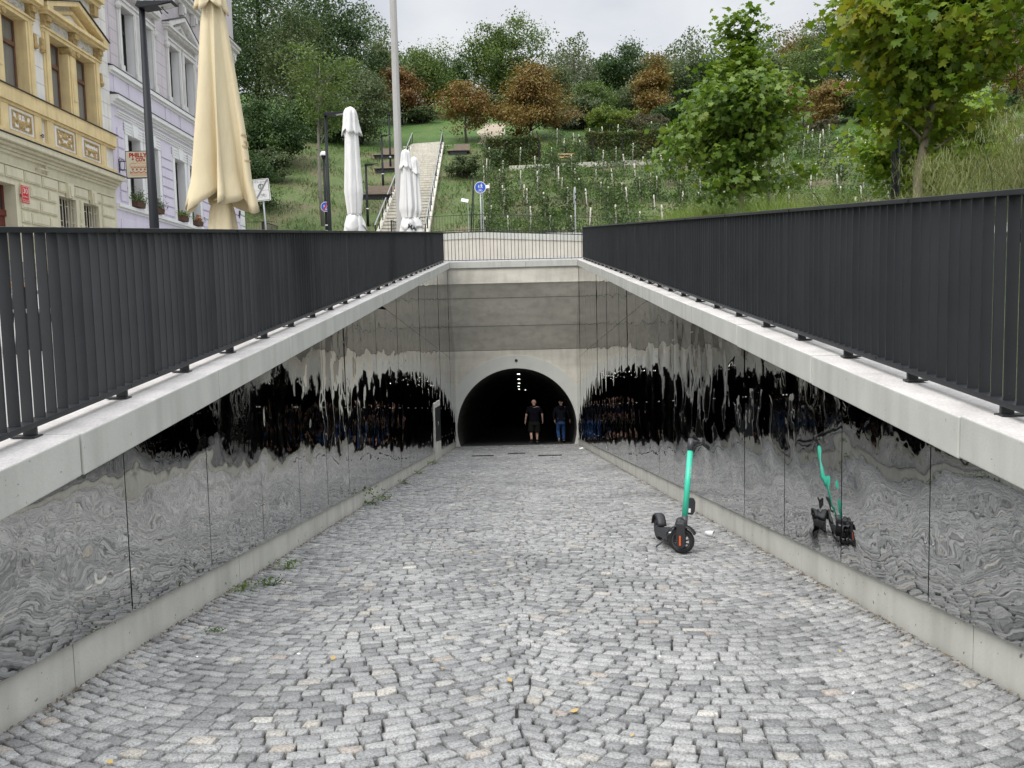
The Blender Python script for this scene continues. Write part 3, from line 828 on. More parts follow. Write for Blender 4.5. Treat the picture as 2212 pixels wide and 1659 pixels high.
mb.build('cornice', M['cream'], hy, bevel=0.025)
mb = MB(); mb.prism([(0.48, 7.665), (0.48, 7.685), (0.0, 7.80), (0, 7.665)], lambda a, b, t: (XB + a, t, b), Y0, Y1 + 0.1); mb.build('flashing', M['flash'], hy)
# upper wall in plaster courses
holes_u = []
for c in bays: holes_u += [(c - 1.42, c - 0.26, 9.44, 11.76), (c + 0.26, c + 1.42, 9.44, 11.76), (c - 1.40, c - 0.26, 14.5, 16.9), (c + 0.26, c + 1.40, 14.5, 16.9)]
mb = MB(); holed(mb, Y0, Y1, 7.3, ZT, holes_u, -0.012, 0.40)
z = 9.4
while z < 19:
    iv = [(Y0, Y1)]
    for h in holes_u:
        if z < h[3] + 0.3 and z + 0.5 > h[2]:
            iv = [s for a, b in iv for s in ((a, min(b, h[0] - 0.32)), (max(a, h[1] + 0.32), b)) if s[1] - s[0] > 0.12]
    for a, b in iv: fb(mb, a, b, z + 0.009, z + 0.531, -0.01, 0.012)
    z += 0.54
mb.box(-27, XB - 0.45, Y0, Y1, 1.5, ZT)
mb.build('upper_wall', M['white'], hy)
# ochre dressings of each bay
yl = MB(); rl = MB(); rw = MB(); wh = MB(); fl = MB()
fb(yl, Y0, Y1 - 0.02, 8.83, 9.30, -0.05, 0.19); fb(yl, Y0, Y1 - 0.02, 8.74, 8.83, -0.05, 0.12); fb(yl, Y0, Y1, 7.70, 7.93, -0.05, 0.13)
fl.prism([(0.24, 9.302), (0.24, 9.325), (0.0, 9.37), (0, 9.302)], lambda a, b, t: (XB + a, t, b), Y0, Y1 + 0.06)
for bi, c in enumerate(bays):
    # panel zone under the windows
    fb(yl, c - 1.95, c + 1.95, 7.93, 8.74, -0.05, 0.05)
    for s in (-1.75, -0.02, 1.70): fb(yl, c + s - 0.19, c + s + 0.19, 7.931, 8.739, 0.05, 0.10)
    for s in (-0.88, 0.84):
        wh.new('white_panel'); rl.new('relief_panel')
        fb(wh, c + s - 0.62, c + s + 0.62, 7.98, 8.70, 0.05, 0.075)
        for a, b, e, d in ((-0.5, 0.5, 8.58, 8.62), (-0.5, 0.5, 8.06, 8.10), (-0.5, -0.45, 8.10, 8.58), (0.45, 0.5, 8.10, 8.58)): fb(rl, c + s + a, c + s + b, e, d, 0.07, 0.10)
        relief(rl, c + s - 0.45, c + s + 0.45, 8.10, 8.58, 0.082, 0.055, 3.3 * bi + s)
    # jambs and mullion pier
    for a, b in ((c - 1.80, c - 1.42), (c + 1.42, c + 1.80)):
        fb(yl, a, b, 9.37, 11.76, -0.05, 0.07); fb(yl, a + 0.08, b - 0.1, 9.372, 11.759, 0.07, 0.11)
    fb(yl, c - 0.26, c + 0.26, 9.37, 11.52, -0.30, 0.02); fb(yl, c - 0.17, c + 0.17, 9.372, 11.52, 0.02, 0.06); fb(yl, c - 0.10, c + 0.10, 9.9, 10.75, 0.06, 0.08)
    rl.new('pier_capital')
    fb(rl, c - 0.27, c + 0.27, 11.52, 11.76, -0.28, 0.10)
    for s in (-0.24, 0.24):
        T = Matrix.Translation((XB - 0.1, c + s, 11.66)) @ Matrix.Rotation(R(90), 4, 'Y'); rl.lathe([(0.0, 0.24), (0.11, 0.24), (0.12, -0.1), (0.0, -0.1)], 12, T)
    # lintel mouldings, frieze, consoles, pediment
    fb(yl, c - 1.82, c + 1.82, 11.762, 11.88, -0.05, 0.10); fb(yl, c - 1.86, c + 1.86, 11.88, 11.96, -0.05, 0.15)
    for s in (-0.82, 0.82): rw.new('frieze_relief'); relief(rw, c + s - 0.60, c + s + 0.60, 11.97, 12.33, 0.05, 0.06, 9.1 + s)
    for s in (-1.66, 0.0, 1.66):
        rl.new('console')
        fb(rl, c + s - 0.15, c + s + 0.15, 11.962, 12.34, 0.0, 0.18); fb(rl, c + s - 0.12, c + s + 0.12, 12.12, 12.30, 0.18, 0.27)
    for s in (-1.88, 1.88):
        rl.new('carved_drop')
        fb(rl, c + s - 0.07, c + s + 0.07, 11.05, 11.5, 0.0, 0.10); T = Matrix.Translation((XB + 0.08, c + s, 11.12)); rl.lathe([(0, -0.12), (0.08, -0.08), (0.10, 0), (0.06, 0.1), (0, 0.13)], 10, T)
    fb(yl, c - 1.9, c + 1.9, 12.34, 12.42, 0, 0.28); fb(yl, c - 1.96, c + 1.96, 12.42, 12.55, 0, 0.40)
    for s in (-1, 1):
        mpf = lambda a, b, t, c=c, s=s: (XB + t, c + s * a, b)
        yl.prism([(1.98, 12.552), (1.98, 12.70), (0, 13.46), (0, 13.28), (1.62, 12.66), (1.62, 12.552)], mpf, 0.0, 0.40)
        yl.prism([(1.45, 12.56), (0, 13.12), (0, 13.0), (1.15, 12.56)], mpf, 0.0, 0.16)
        fl.prism([(2.04, 12.70), (2.04, 12.72), (0, 13.50), (0, 13.465)], mpf, 0.0, 0.45)
    wh.new('tympanum')
    wh.prism([(-1.1, 12.56), (1.1, 12.56), (0, 12.98)], lambda a, b, t, c=c: (XB + t, c + a, b), 0.0, 0.05)
    fb(yl, c - 1.9, c + 1.9, 13.95, 14.12, 0, 0.22); fb(yl, c - 1.95, c + 1.95, 14.12, 14.36, 0, 0.36)
    for s in (-1.6, 1.6): rl.new('console'); fb(rl, c + s - 0.14, c + s + 0.14, 13.55, 13.95, 0, 0.2)
    for a, b in ((c - 1.75, c - 1.40), (c - 0.26, c + 0.26), (c + 1.40, c + 1.75)): fb(yl, a, b, 14.36, 16.9, -0.05, 0.08)
    fb(yl, c - 1.8, c + 1.8, 16.902, 17.2, -0.05, 0.15)
yl.build('window_dressings', M['yel'], hy, bevel=0.012); rl.pieces(M['relief'], hy); rw.pieces(M['reliefw'], hy); wh.pieces(M['white'], hy); fl.build('sill_flashing', M['flash'], hy)
mb = MB()
for c in bays:      # ochre reveals lining the window niches
    for a, b in ((c - 1.419, c - 0.261), (c + 0.261, c + 1.419)):
        mb.new('window_reveal'); mb.quad((XB - 0.0, a, 9.44), (XB - 0.4, a, 9.44), (XB - 0.4, a, 11.755), (XB, a, 11.755)); mb.quad((XB, b, 11.755), (XB - 0.4, b, 11.755), (XB - 0.4, b, 9.44), (XB, b, 9.44)); mb.quad((XB, a, 11.755), (XB - 0.4, a, 11.755), (XB - 0.4, b, 11.755), (XB, b, 11.755))
mb.pieces(M['yel'], hy)
for c in bays:
    for a, b in ((c - 1.41, c - 0.27), (c + 0.27, c + 1.41)):
        window(hy, a, b, 9.44, 11.75, 0.34, M['brown'], 0.66, 1, True); window(hy, a, b, 14.5, 16.9, 0.34, M['brown'], 0.66, 1, True)
for h in (holes_g[0], holes_g[1], holes_g[3]):
    w_ = window(hy, h[0], h[1], h[2], h[3], 0.38, M['darkwood'], 0.5, 2)
    mb = MB(); ny = 6
    for i in range(ny + 1):
        y = h[0] + (h[1] - h[0]) * (i + 0.0) / ny; mb.box(XB - 0.12, XB - 0.10, y - 0.012, y + 0.012, h[2], h[3])
    for z in (4.9, 5.25, 5.45, 6.0):
        for i in range(ny):
            if (i + int(z * 10)) % 2: mb.box(XB - 0.121, XB - 0.099, h[0] + (h[1] - h[0]) * i / ny, h[0] + (h[1] - h[0]) * (i + 1) / ny, z, z + 0.02)
    mb.build('window_grille', M['grille'], hy)
mb = MB(); h = holes_g[2]; x = XB - 0.40
mb.box(x - 0.06, x, h[0], h[1], h[2], 5.25); mb.box(x - 0.06, x + 0.06, h[0], h[1], 5.25, 5.45); mb.box(x - 0.04, x + 0.02, h[0], h[0] + 0.1, 5.45, h[3]); mb.box(x - 0.04, x + 0.02, h[1] - 0.1, h[1], 5.45, h[3])
for a, b in ((h[0] + 0.1, h[0] + 0.8), (h[1] - 0.8, h[1] - 0.1)):
    for c_, d_ in ((2.6, 3.5), (3.65, 5.1)): mb.box(x, x + 0.03, a, b, c_, d_)
dr = mb.build('door', M['door'], hy, bevel=0.01)
mb = MB(); mb.quad((x - 0.03, h[0], 5.45), (x - 0.03, h[1], 5.45), (x - 0.03, h[1], h[3]), (x - 0.03, h[0], h[3])); mb.build('door_light', M['pane'], dr)
# small iron bracket and hook
t_ = thing('wall_bracket', 'small cream pipe bracket on the cream wall under the cornice', 'bracket', (XB, 26.6, 6.9))
mb = MB(); mb.tube([(XB, 26.3, 6.98), (XB + .18, 26.3, 6.98), (XB + .18, 26.75, 6.98), (XB + .05, 26.75, 7.0)], 0.03, 8); mb.tube([(XB + .1, 26.75, 6.85), (XB + .1, 26.75, 7.2)], 0.04, 8); mb.build('pipe', M['cream'], t_, True)
t_ = thing('wall_hook', 'small dark iron ring hook on the white wall between two carved panels', 'hook', (XB, 26.62, 8.1))
mb = MB(); mb.tube([(XB + 0.02, 26.55, 8.13), (XB + .15, 26.55, 8.13)], 0.02, 6); mb.tube([(XB + .15, 26.6 + 0.05 * math.cos(a), 8.13 + 0.05 * math.sin(a)) for a in np.linspace(0, 6.0, 12)], 0.015, 6); mb.build('ring', M['black2'], t_, True)

def lettering(vs, fs, mapf): return [mapf(x, y) for x, y, z in vs], fs

def plaque(label, yc, zc, w, h, rows, out=0.03, mat='redsign', name='house_number_plate', tmat='whitep', border=True):
    t_ = thing(name, label, 'number plate', (XB, yc, zc))
    mb = MB(); fb(mb, yc - w / 2, yc + w / 2, zc - h / 2, zc + h / 2, out - 0.02, out); mb.build('plate', M[mat], t_, bevel=0.01)
    mb = MB()
    if border:
        e = 0.03
        for a, b, c, d in ((-w / 2 + e, w / 2 - e, h / 2 - e - 0.012, h / 2 - e), (-w / 2 + e, w / 2 - e, -h / 2 + e, -h / 2 + e + 0.012), (-w / 2 + e, -w / 2 + e + 0.012, -h / 2 + e, h / 2 - e), (w / 2 - e - 0.012, w / 2 - e, -h / 2 + e, h / 2 - e)):
            mb.quad((XB + out + .003, yc + a, zc + c), (XB + out + .003, yc + b, zc + c), (XB + out + .003, yc + b, zc + d), (XB + out + .003, yc + a, zc + d))
    for txt, size, dz in rows:
        vs, fs = text_mesh(txt, size); mb.add([(XB + out + 0.004, yc + x, zc + dz + y) for x, y, z in vs], fs)
    mb.build('lettering', M[tmat], t_)
    return t_
plaque('red enamel house number plate with 30 beside the red-brown door', 25.52, 6.0, 0.40, 0.56, (('30', 0.25, 0.10), ('KARLÍN', 0.07, -0.08), ('PRAHA 8', 0.07, -0.19)), 0.09)

# ---------- lilac house
P0, P1 = 31.52, 46.15
hp = thing('lilac_house', 'lilac old house with white trim, grey-mauve upper floor and triangular window pediments', 'house', (XB, (P0 + P1) / 2, 3.2))
gw = [(32.70, 33.78), (34.36, 35.44), (37.15, 38.22), (38.85, 39.92), (41.6, 42.68), (43.26, 44.34)]
holes_g = [(a, b, 6.86, 9.62) for a, b in gw]
holes_u = [(a, b, 12.32, 14.86) for a, b in gw] + [(a, b, 18.6, 20.8) for a, b in gw]
mb = MB(); holed(mb, P0, P1, 2.0, 12.0, holes_g, 0, 0.40)
for k in range(8):                                                # lilac rusticated blocks between the windows
    zb_ = 6.80 + 0.43 * k; zt_ = zb_ + 0.37
    if zt_ > 10.1: break
    for a, b in ((P0 + 0.35, 32.42), (35.74, 36.88), (40.22, 41.32), (44.66, P1 - 0.1)):
        if b - a > 0.1: fb(mb, a + 0.02, b - 0.02, zb_ + 0.015, zt_ - 0.005, 0.001, 0.055)
for a, b in ((P0 + 0.35, 32.9), (33.1, 34.5), (34.7, 36.3), (36.5, 37.9), (38.1, 39.6), (39.8, 41.2), (41.4, 43.4), (43.6, P1 - 0.2)): fb(mb, a, b, 11.15, 11.80, 0.001, 0.03)
for a, b in ((P0 + 0.3, 36.2), (36.5, 40.6), (40.9, P1 - 0.2)): fb(mb, a, b, 3.0, 6.1, 0.001, 0.03)
mb.box(-27, XB - 0.45, P0, P1, 2.0, 21.5)
mb.build('ground_floor_wall', M['lilac'], hp, bevel=0.01)
mb = MB(); holed(mb, P0, P1, 12.0, 21.5, holes_u, -0.012, 0.40)
z = 12.15
while z < 16.6:
    iv = [(P0 + 0.25, P1)]
    for h in holes_u:
        if z < h[3] + 0.25 and z + 0.5 > h[2]:
            iv = [s for a, b in iv for s in ((a, min(b, h[0] - 0.3)), (max(a, h[1] + 0.3), b)) if s[1] - s[0] > 0.12]
    for a, b in iv: fb(mb, a, b, z + 0.008, z + 0.492, -0.01, 0.012)
    z += 0.50
mb.build('upper_wall', M['mauve'], hp)
tr = MB(); fl = MB(); t2 = MB(); orn = MB()
def band(mb_, prof, a=P0 + 0.02, b=P1 + 0.02):
    for za, zb, o in prof: fb(mb_, a, b, za, zb - 0.002, -0.05, o)
band(tr, ((6.42, 6.52, 0.06), (6.52, 6.66, 0.15)))
band(tr, ((10.20, 10.28, 0.06), (10.28, 10.36, 0.10), (10.36, 10.42, 0.15)), P0 + 0.3)
band(tr, ((10.58, 10.68, 0.10), (10.68, 10.78, 0.20), (10.78, 10.96, 0.34)))
fl.prism([(0.37, 10.962), (0.37, 10.98), (0, 11.07), (0, 10.962)], lambda a, b, t: (XB + a, t, b), P0, P1 + 0.05)
band(tr, ((11.80, 11.90, 0.08), (11.90, 12.08, 0.19)))
fl.prism([(0.21, 12.082), (0.21, 12.10), (0, 12.16), (0, 12.082)], lambda a, b, t: (XB + a, t, b), P0, P1 + 0.05)
for a, b in gw:                                                   # ground floor window surrounds
    for s, e in ((a - 0.24, a), (b, b + 0.24)):
        fb(tr, s, e, 6.662, 9.62, -0.05, 0.06)
    for k in range(4): fb(tr, a - 0.24, b + 0.24, 9.622 + 0.12 * k, 9.622 + 0.12 * k + 0.09, -0.05, 0.085)
    fb(tr, a - 0.24, b + 0.24, 9.62, 10.11, -0.05, 0.05)
    c = (a + b) / 2
    tr.prism([(-0.17, 0), (0.17, 0), (0.24, 0.52), (-0.24, 0.52)], lambda p, q, t, c=c: (XB + t, c + p, 9.60 + q), -0.05, 0.15)
    for s, e in ((a - 0.27, a), (b, b + 0.27)):                   # first floor
        fb(t2, s, e, 12.162, 14.86, -0.05, 0.08); fb(t2, s + 0.05, e - 0.07, 12.3, 14.859, 0.08, 0.11); fb(t2, s - 0.03, e + 0.03, 12.161, 12.42, 0.08, 0.13)
    fb(t2, a - 0.27, b + 0.27, 14.862, 15.05, -0.05, 0.10); fb(t2, a - 0.30, b + 0.30, 15.05, 15.15, -0.05, 0.15)
    fb(t2, a - 0.2, b + 0.2, 18.3, 18.6, -0.05, 0.12)
    for s, e in ((a - 0.2, a), (b, b + 0.2)): fb(t2, s, e, 18.602, 20.8, -0.05, 0.08)
for a, b in ((32.4, 35.75), (36.85, 40.22), (41.3, 44.65)):       # pediments over each pair
    c = (a + b) / 2; hw = (b - a) / 2
    fb(t2, a - 0.1, b + 0.1, 15.42, 15.52, 0, 0.24); fb(t2, a - 0.14, b + 0.14, 15.52, 15.62, 0, 0.34)
    for s in (-1, 1):
        mpf = lambda p, q, t, c=c, s=s: (XB + t, c + s * p, q)
        t2.prism([(hw + 0.16, 15.622), (hw + 0.16, 15.74), (0, 16.58), (0, 16.40), (hw - 0.28, 15.70), (hw - 0.28, 15.622)], mpf, 0.0, 0.34)
        t2.prism([(hw - 0.45, 15.63), (0, 16.22), (0, 16.06), (hw - 0.85, 15.63)], mpf, 0.0, 0.10)
        fl.prism([(hw + 0.2, 15.742), (hw + 0.2, 15.76), (0, 16.61), (0, 16.585)], mpf, 0.0, 0.37)
        orn.new('carved_drop'); orn.lathe([(0, -0.16), (0.1, -0.1), (0.13, 0), (0.1, 0.12), (0, 0.17)], 10, Matrix.Translation((XB + 0.1, c + s * (hw - 0.05), 14.75)))
        fb(orn, c + s * (hw - 0.05) - 0.06, c + s * (hw - 0.05) + 0.06, 14.9, 15.42, 0, 0.14)
band(t2, ((17.3, 17.45, 0.16), (17.45, 17.62, 0.32), (17.62, 17.75, 0.42)))
fl.prism([(0.45, 17.752), (0.45, 17.77), (0, 17.88), (0, 17.752)], lambda a, b, t: (XB + a, t, b), P0, P1 + 0.05)
y = P0 + 0.5
while y < P1:
    orn.new('console'); fb(orn, y - 0.13, y + 0.13, 16.75, 17.3, 0, 0.22); fb(orn, y - 0.1, y + 0.1, 16.85, 17.15, 0.22, 0.30); y += 1.35
# rounded white quoins on the far corner
for k in range(9): fb(tr, P1 - 0.5 - 0.12 * (k % 2), P1 + 0.12, 3.2 + 0.62 * k, 3.2 + 0.62 * k + 0.56, 0.0, 0.12)
tr.build('white_trim', M['trim'], hp, bevel=0.012); t2.build('upper_window_dressings', M['trim2'], hp, bevel=0.012); fl.build('flashing', M['flash'], hp); orn.pieces(M['trim2'], hp, bevel=0.02)
for a, b in gw:
    window(hp, a + 0.01, b - 0.01, 6.86, 9.61, 0.33, M['darkwood'], 0.66, 1, False)
    window(hp, a + 0.01, b - 0.01, 12.32, 14.85, 0.33, M['darkwood'], 0.68, 1, a > 37)
    window(hp, a + 0.01, b - 0.01, 18.6, 20.79, 0.33, M['darkwood'], 0.68, 1)
mb = MB()
for a, b in gw:
    for a_, b_, c_, d_ in ((a + .001, b - .001, 6.861, 9.619),):
        mb.new('window_reveal'); mb.quad((XB, a_, c_), (XB - 0.33, a_, c_), (XB - 0.33, a_, d_), (XB, a_, d_)); mb.quad((XB, b_, d_), (XB - 0.33, b_, d_), (XB - 0.33, b_, c_), (XB, b_, c_)); mb.quad((XB, a_, d_), (XB - 0.33, a_, d_), (XB - 0.33, b_, d_), (XB, b_, d_))
    a_, b_, c_, d_ = a + .001, b - .001, 12.321, 14.859
    mb.new('window_reveal'); mb.quad((XB, a_, c_), (XB - 0.33, a_, c_), (XB - 0.33, a_, d_), (XB, a_, d_)); mb.quad((XB, b_, d_), (XB - 0.33, b_, d_), (XB - 0.33, b_, c_), (XB, b_, c_))
mb.pieces(M['trim'], hp)
plaque('small red plate on the far corner of the lilac house', 45.55, 8.95, 0.34, 0.55, (('12', 0.2, 0.1), ('PRAHA', 0.07, -0.12)), 0.10)
plaque('small black plate with a white mark on the far corner of the lilac house', 45.6, 8.15, 0.34, 0.42, (('i', 0.34, 0.0),), 0.10, 'black2', 'info_plate', 'whitep', False)
t_ = thing('menu_board', 'black framed menu board on the lilac wall behind the beige parasol', 'menu board', (XB, 44.4, 6.7))
mb = MB(); fb(mb, 44.05, 44.85, 6.15, 7.35, 0.04, 0.10); mb.build('frame', M['black2'], t_, bevel=0.01)
mb = MB(); 
for k, (dz, hh) in enumerate(((7.05, 0.09), (6.75, 0.2), (6.45, 0.16))): fb(mb, 44.25, 44.65, dz - hh / 2, dz + hh / 2, 0.10, 0.105)
mb.build('notice', pm('menu_paper', (0.55, 0.30, 0.22), 0.6, 0.3, 12), t_)

# hanging sign board of the diner
ps = atY(0, 0, 1)
def onX(x, y, X):
    d = ray(x, y); t = X / d.x; return Vector((X, d.y * t, EYEZ + d.z * t))
Ys = 31.9
ca = atY(271, 327, Ys); cb = atY(271, 386, Ys); sw = 1.06
sx0 = ca.x; z1, z0 = ca.z, cb.z
t_ = thing('diner_sign', 'cream hanging sign board with PHILLY & CO\'s and a drawn sandwich beside the lamp post', 'shop sign', (sx0, Ys, (z0 + z1) / 2))
mb = MB(); mb.box(sx0, sx0 + sw, Ys - 0.05, Ys + 0.05, z0, z1); mb.build('frame', M['black2'], t_, bevel=0.006)
M['signcream'] = pm('cream_sign_face', (0.74, 0.69, 0.54), 0.4, 0.03, 3); M['signred'] = pm('deep_red_sign_paint', (0.45, 0.03, 0.03), 0.5, 0.05, 3); M['signora'] = pm('orange_sign_paint', (0.78, 0.33, 0.09), 0.5, 0.05, 3)
mb = MB(); mb.box(sx0 + 0.03, sx0 + sw - 0.03, Ys - 0.056, Ys + 0.056, z0 + 0.03, z1 - 0.03); mb.build('face', M['signcream'], t_)
H_ = z1 - z0; cxm = sx0 + sw / 2
def put(mb_, txt, size, cx, cz, bold=0.008):
    vs, fs = text_mesh(txt, size, 0, bold); mb_.add([(cx + x, Ys - 0.060, cz + y) for x, y, z in vs], fs)
mb = MB(); put(mb, 'PHILLY', 0.235, cxm - 0.01, z0 + H_ * 0.83, 0.012); put(mb, "& CO's", 0.18, cxm, z0 + H_ * 0.665, 0.010)
def pl(mb_, pts, w=0.016):
    for a, b in zip(pts[:-1], pts[1:]): mb_.beam((a[0], Ys - 0.060, a[1]), (b[0], Ys - 0.060, b[1]), w, 0.006, (0, 1, 0))
U = lambda u, v: (sx0 + sw * u, z0 + H_ * v)
pl(mb, [U(0.2 + 0.6 * i / 8, 0.40 - 0.035 * (i % 2)) for i in range(9)], 0.02)
pl(mb, [U(0.17 + 0.66 * i / 10, 0.215 + 0.028 * ((i * 7) % 3 - 1)) for i in range(11)] + [U(0.83, 0.26)], 0.022); pl(mb, [U(0.17, 0.21), U(0.18, 0.26)], 0.022)
for k in range(4):
    c_ = U(0.27 + 0.153 * k, 0.31)
    pts = [(c_[0] + (0.055 if i % 2 == 0 else 0.024) * math.sin(i * math.pi / 6), c_[1] + (0.055 if i % 2 == 0 else 0.024) * math.cos(i * math.pi / 6)) for i in range(12)]
    mb.add([(x, Ys - 0.0605, z) for x, z in pts], [tuple(range(12))])
mb.build('lettering', M['signred'], t_)
mb = MB()
pl(mb, [U(0.16, 0.46), U(0.17, 0.50), U(0.25, 0.555), U(0.35, 0.56), U(0.37, 0.53), U(0.42, 0.56), U(0.5, 0.56), U(0.52, 0.53), U(0.58, 0.56), U(0.66, 0.56), U(0.68, 0.53), U(0.76, 0.55), U(0.84, 0.49), U(0.84, 0.455), U(0.8, 0.44), U(0.2, 0.44), U(0.16, 0.46)], 0.02)
pl(mb, [U(0.17, 0.18), U(0.2, 0.13), U(0.25, 0.115), U(0.75, 0.115), U(0.82, 0.14), U(0.84, 0.18), U(0.17, 0.18)], 0.018)
mb.build('sandwich_drawing', M['signora'], t_)
mb = MB(); zc = (z0 + z1) / 2
for q in (z0 + 0.35, z1 - 0.4): mb.tube([(XB + 0.02, Ys, q), (sx0, Ys, q)], 0.02, 6)
mb.tube([(XB + 0.03, Ys, z0 + 0.25), (XB + 0.03, Ys, z1 - 0.3)], 0.025, 6)
w_ = sx0 - XB
mb.tube([(XB + 0.05 + (w_ - 0.1) * (0.5 + 0.45 * math.cos(a)), Ys, zc + 0.22 * math.sin(a)) for a in np.linspace(0, 2 * math.pi, 18)], 0.012, 5)
mb.build('bracket', M['black2'], t_)
# ------------------------------------------------------------------ parasols
M['beige'] = pm('beige_canvas', (0.67, 0.57, 0.37), 0.85, 0.06, 3, 0.014, 9, fine=0.05, fscale=240, stretch=(1, 1, 0.35))
M['canvasw'] = pm('white_canvas', (0.72, 0.71, 0.69), 0.85, 0.05, 3, 0.016, 10, stretch=(1, 1, 0.4))
M['tan'] = pm('faded_tan_print', (0.44, 0.33, 0.18), 0.85, 0.1, 6)
M['blackprint'] = pm('black_print', (0.015, 0.015, 0.015), 0.7, 0.1, 6)

def cloth(prof, nf, amp, seed, hem=None, n=144, twist=0.0, shear=0.0):
    """closed pleated cloth: prof list of (z, r); returns function point(theta,z) and mesh arrays"""
    rs = random.Random(seed); ph = [rs.uniform(0, 6.28) for _ in range(6)]
    zs = [p[0] for p in prof]; rr = [p[1] for p in prof]
    zs_a, rr_a = np.array(zs), np.array(rr)
    o = np.argsort(zs_a); zs_s, rr_s = zs_a[o], rr_a[o]
    z_lo, z_hi = zs_s[0], zs_s[-1]
    def pt(th, z):
        r = np.interp(z, zs_s, rr_s); k = (z_hi - z) / (z_hi - z_lo)
        a = amp * (0.45 + 0.75 * k)
        t2 = th + twist * k
        w = 2 * abs(math.sin((nf * t2 + ph[0] + 0.5 * math.sin(t2 * 2 + ph[1])) / 2)) ** 0.85 - 1 if nf % 2 == 0 else 2 * abs(math.sin((nf * t2 + ph[0]) / 2)) ** 0.85 - 1
        r = r * (1 + a * w + 0.4 * a * math.sin((2 * nf - 3) * t2 + ph[2] + 2.2 * k) + 0.10 * math.sin(t2 * 2 + ph[3]) + 0.05 * math.sin(3 * t2 + ph[4] + 3 * k))
        zz = z
        if hem: zz = z + hem * (k ** 6) * (0.9 * w + 0.5 * math.sin(3 * t2 + ph[5]))
        tho = th + shear * (0.25 + 0.75 * k) * math.sin(nf * t2 + ph[0] + 1.2)
        return r * math.cos(tho), r * math.sin(tho), zz
    return pt

def cloth_mesh(mb, pt, z0, z1, base, nz=30, n=144, thick=0.0):
    vs = []; fs = []
    for j in range(nz + 1):
        z = z1 + (z0 - z1) * j / nz
        for i in range(n):
            x, y, zz = pt(2 * math.pi * i / n, z); vs.append((base[0] + x, base[1] + y, base[2] + zz))
    for j in range(nz):
        for i in range(n): fs.append((j * n + i, (j + 1) * n + i, (j + 1) * n + (i + 1) % n, j * n + (i + 1) % n))
    mb.add(vs, fs); return mb

def solid(o, t=0.004):
    s = o.modifiers.new('thickness', 'SOLIDIFY'); s.thickness = t; s.offset = -1

def print_on(mb, pt, base, txt, size, th0, zc, eps=0.006, tilt=0.0, bold=0.0, flip=1):
    vs, fs = text_mesh(txt, size, 0, bold); out = []
    bm = bmesh.new(); bv = [bm.verts.new(v) for v in vs]
    for f in fs:
        try: bm.faces.new([bv[i] for i in f])
        except ValueError: pass
    bmesh.ops.triangulate(bm, faces=bm.faces)
    for _ in range(3):
        ed = [e for e in bm.edges if e.calc_length() > size * 0.09]
        if not ed: break
        bmesh.ops.subdivide_edges(bm, edges=ed, cuts=1); bmesh.ops.triangulate(bm, faces=bm.faces)
    bm.verts.index_update(); vs = [tuple(v.co) for v in bm.verts]; fs = [tuple(v.index for v in f.verts) for f in bm.faces]; bm.free()
    for x, y, z in vs:
        xx = x * math.cos(tilt) - y * math.sin(tilt); yy = x * math.sin(tilt) + y * math.cos(tilt)
        zz = zc + yy; px, py, _ = pt(th0, zz); r0 = math.hypot(px, py)
        th = th0 + flip * xx / max(r0, 0.05)
        px, py, pz = pt(th, zz); r = math.hypot(px, py); k = (r + eps) / r
        out.append((base[0] + px * k, base[1] + py * k, base[2] + pz))
    mb.add(out, fs)

def parasol(label, base, H, prof, low, mat, nf, amp, seed, cap, hem, cat='parasol', group=None, pole=0.03, shear=0.0):
    root = thing('closed_parasol', label, cat, base, group=group)
    pt = cloth(prof, nf, amp, seed, hem, shear=shear)
    mb = cloth_mesh(MB(), pt, prof[-1][0], prof[0][0], base); o = mb.build('canopy', mat, root, True); solid(o)
    cp = cloth(cap, nf, 0.16, seed + 1, -0.05); mb = cloth_mesh(MB(), cp, cap[-1][0], cap[0][0], base, 12); o = mb.build('top_cap', mat, root, True); solid(o)
    lp = None
    if low:
        lp = cloth(low, max(4, nf - 2), 0.22, seed + 2, 0.05); mb = cloth_mesh(MB(), lp, low[-1][0], low[0][0], base, 16, 120); o = mb.build('tied_skirt', mat, root, True); solid(o)
        zt_ = low[0][0]; mb = MB(); r0 = low[0][1] * 1.1
        mb.tube([(base[0] + r0 * math.cos(a), base[1] + r0 * math.sin(a), base[2] + zt_ + 0.012 * math.sin(3 * a)) for a in np.linspace(0, 6.283, 25)], 0.012, 6, False); mb.build('tie_cord', mat, root, True)
    mb = MB(); mb.tube([base, (base[0], base[1], base[2] + H - 0.1)], pole, 10); mb.build('pole', M['black2'] if mat is M['canvasw'] else M['darkwood'], root, True)
    mb = MB(); b = Vector(base); mb.box(b.x - 0.4, b.x + 0.4, b.y - 0.4, b.y + 0.4, b.z, b.z + 0.08); mb.box(b.x - 0.07, b.x + 0.07, b.y - 0.07, b.y + 0.07, b.z + 0.08, b.z + 0.3); mb.build('foot', M['black2'], root, bevel=0.01)
    return root, pt, lp

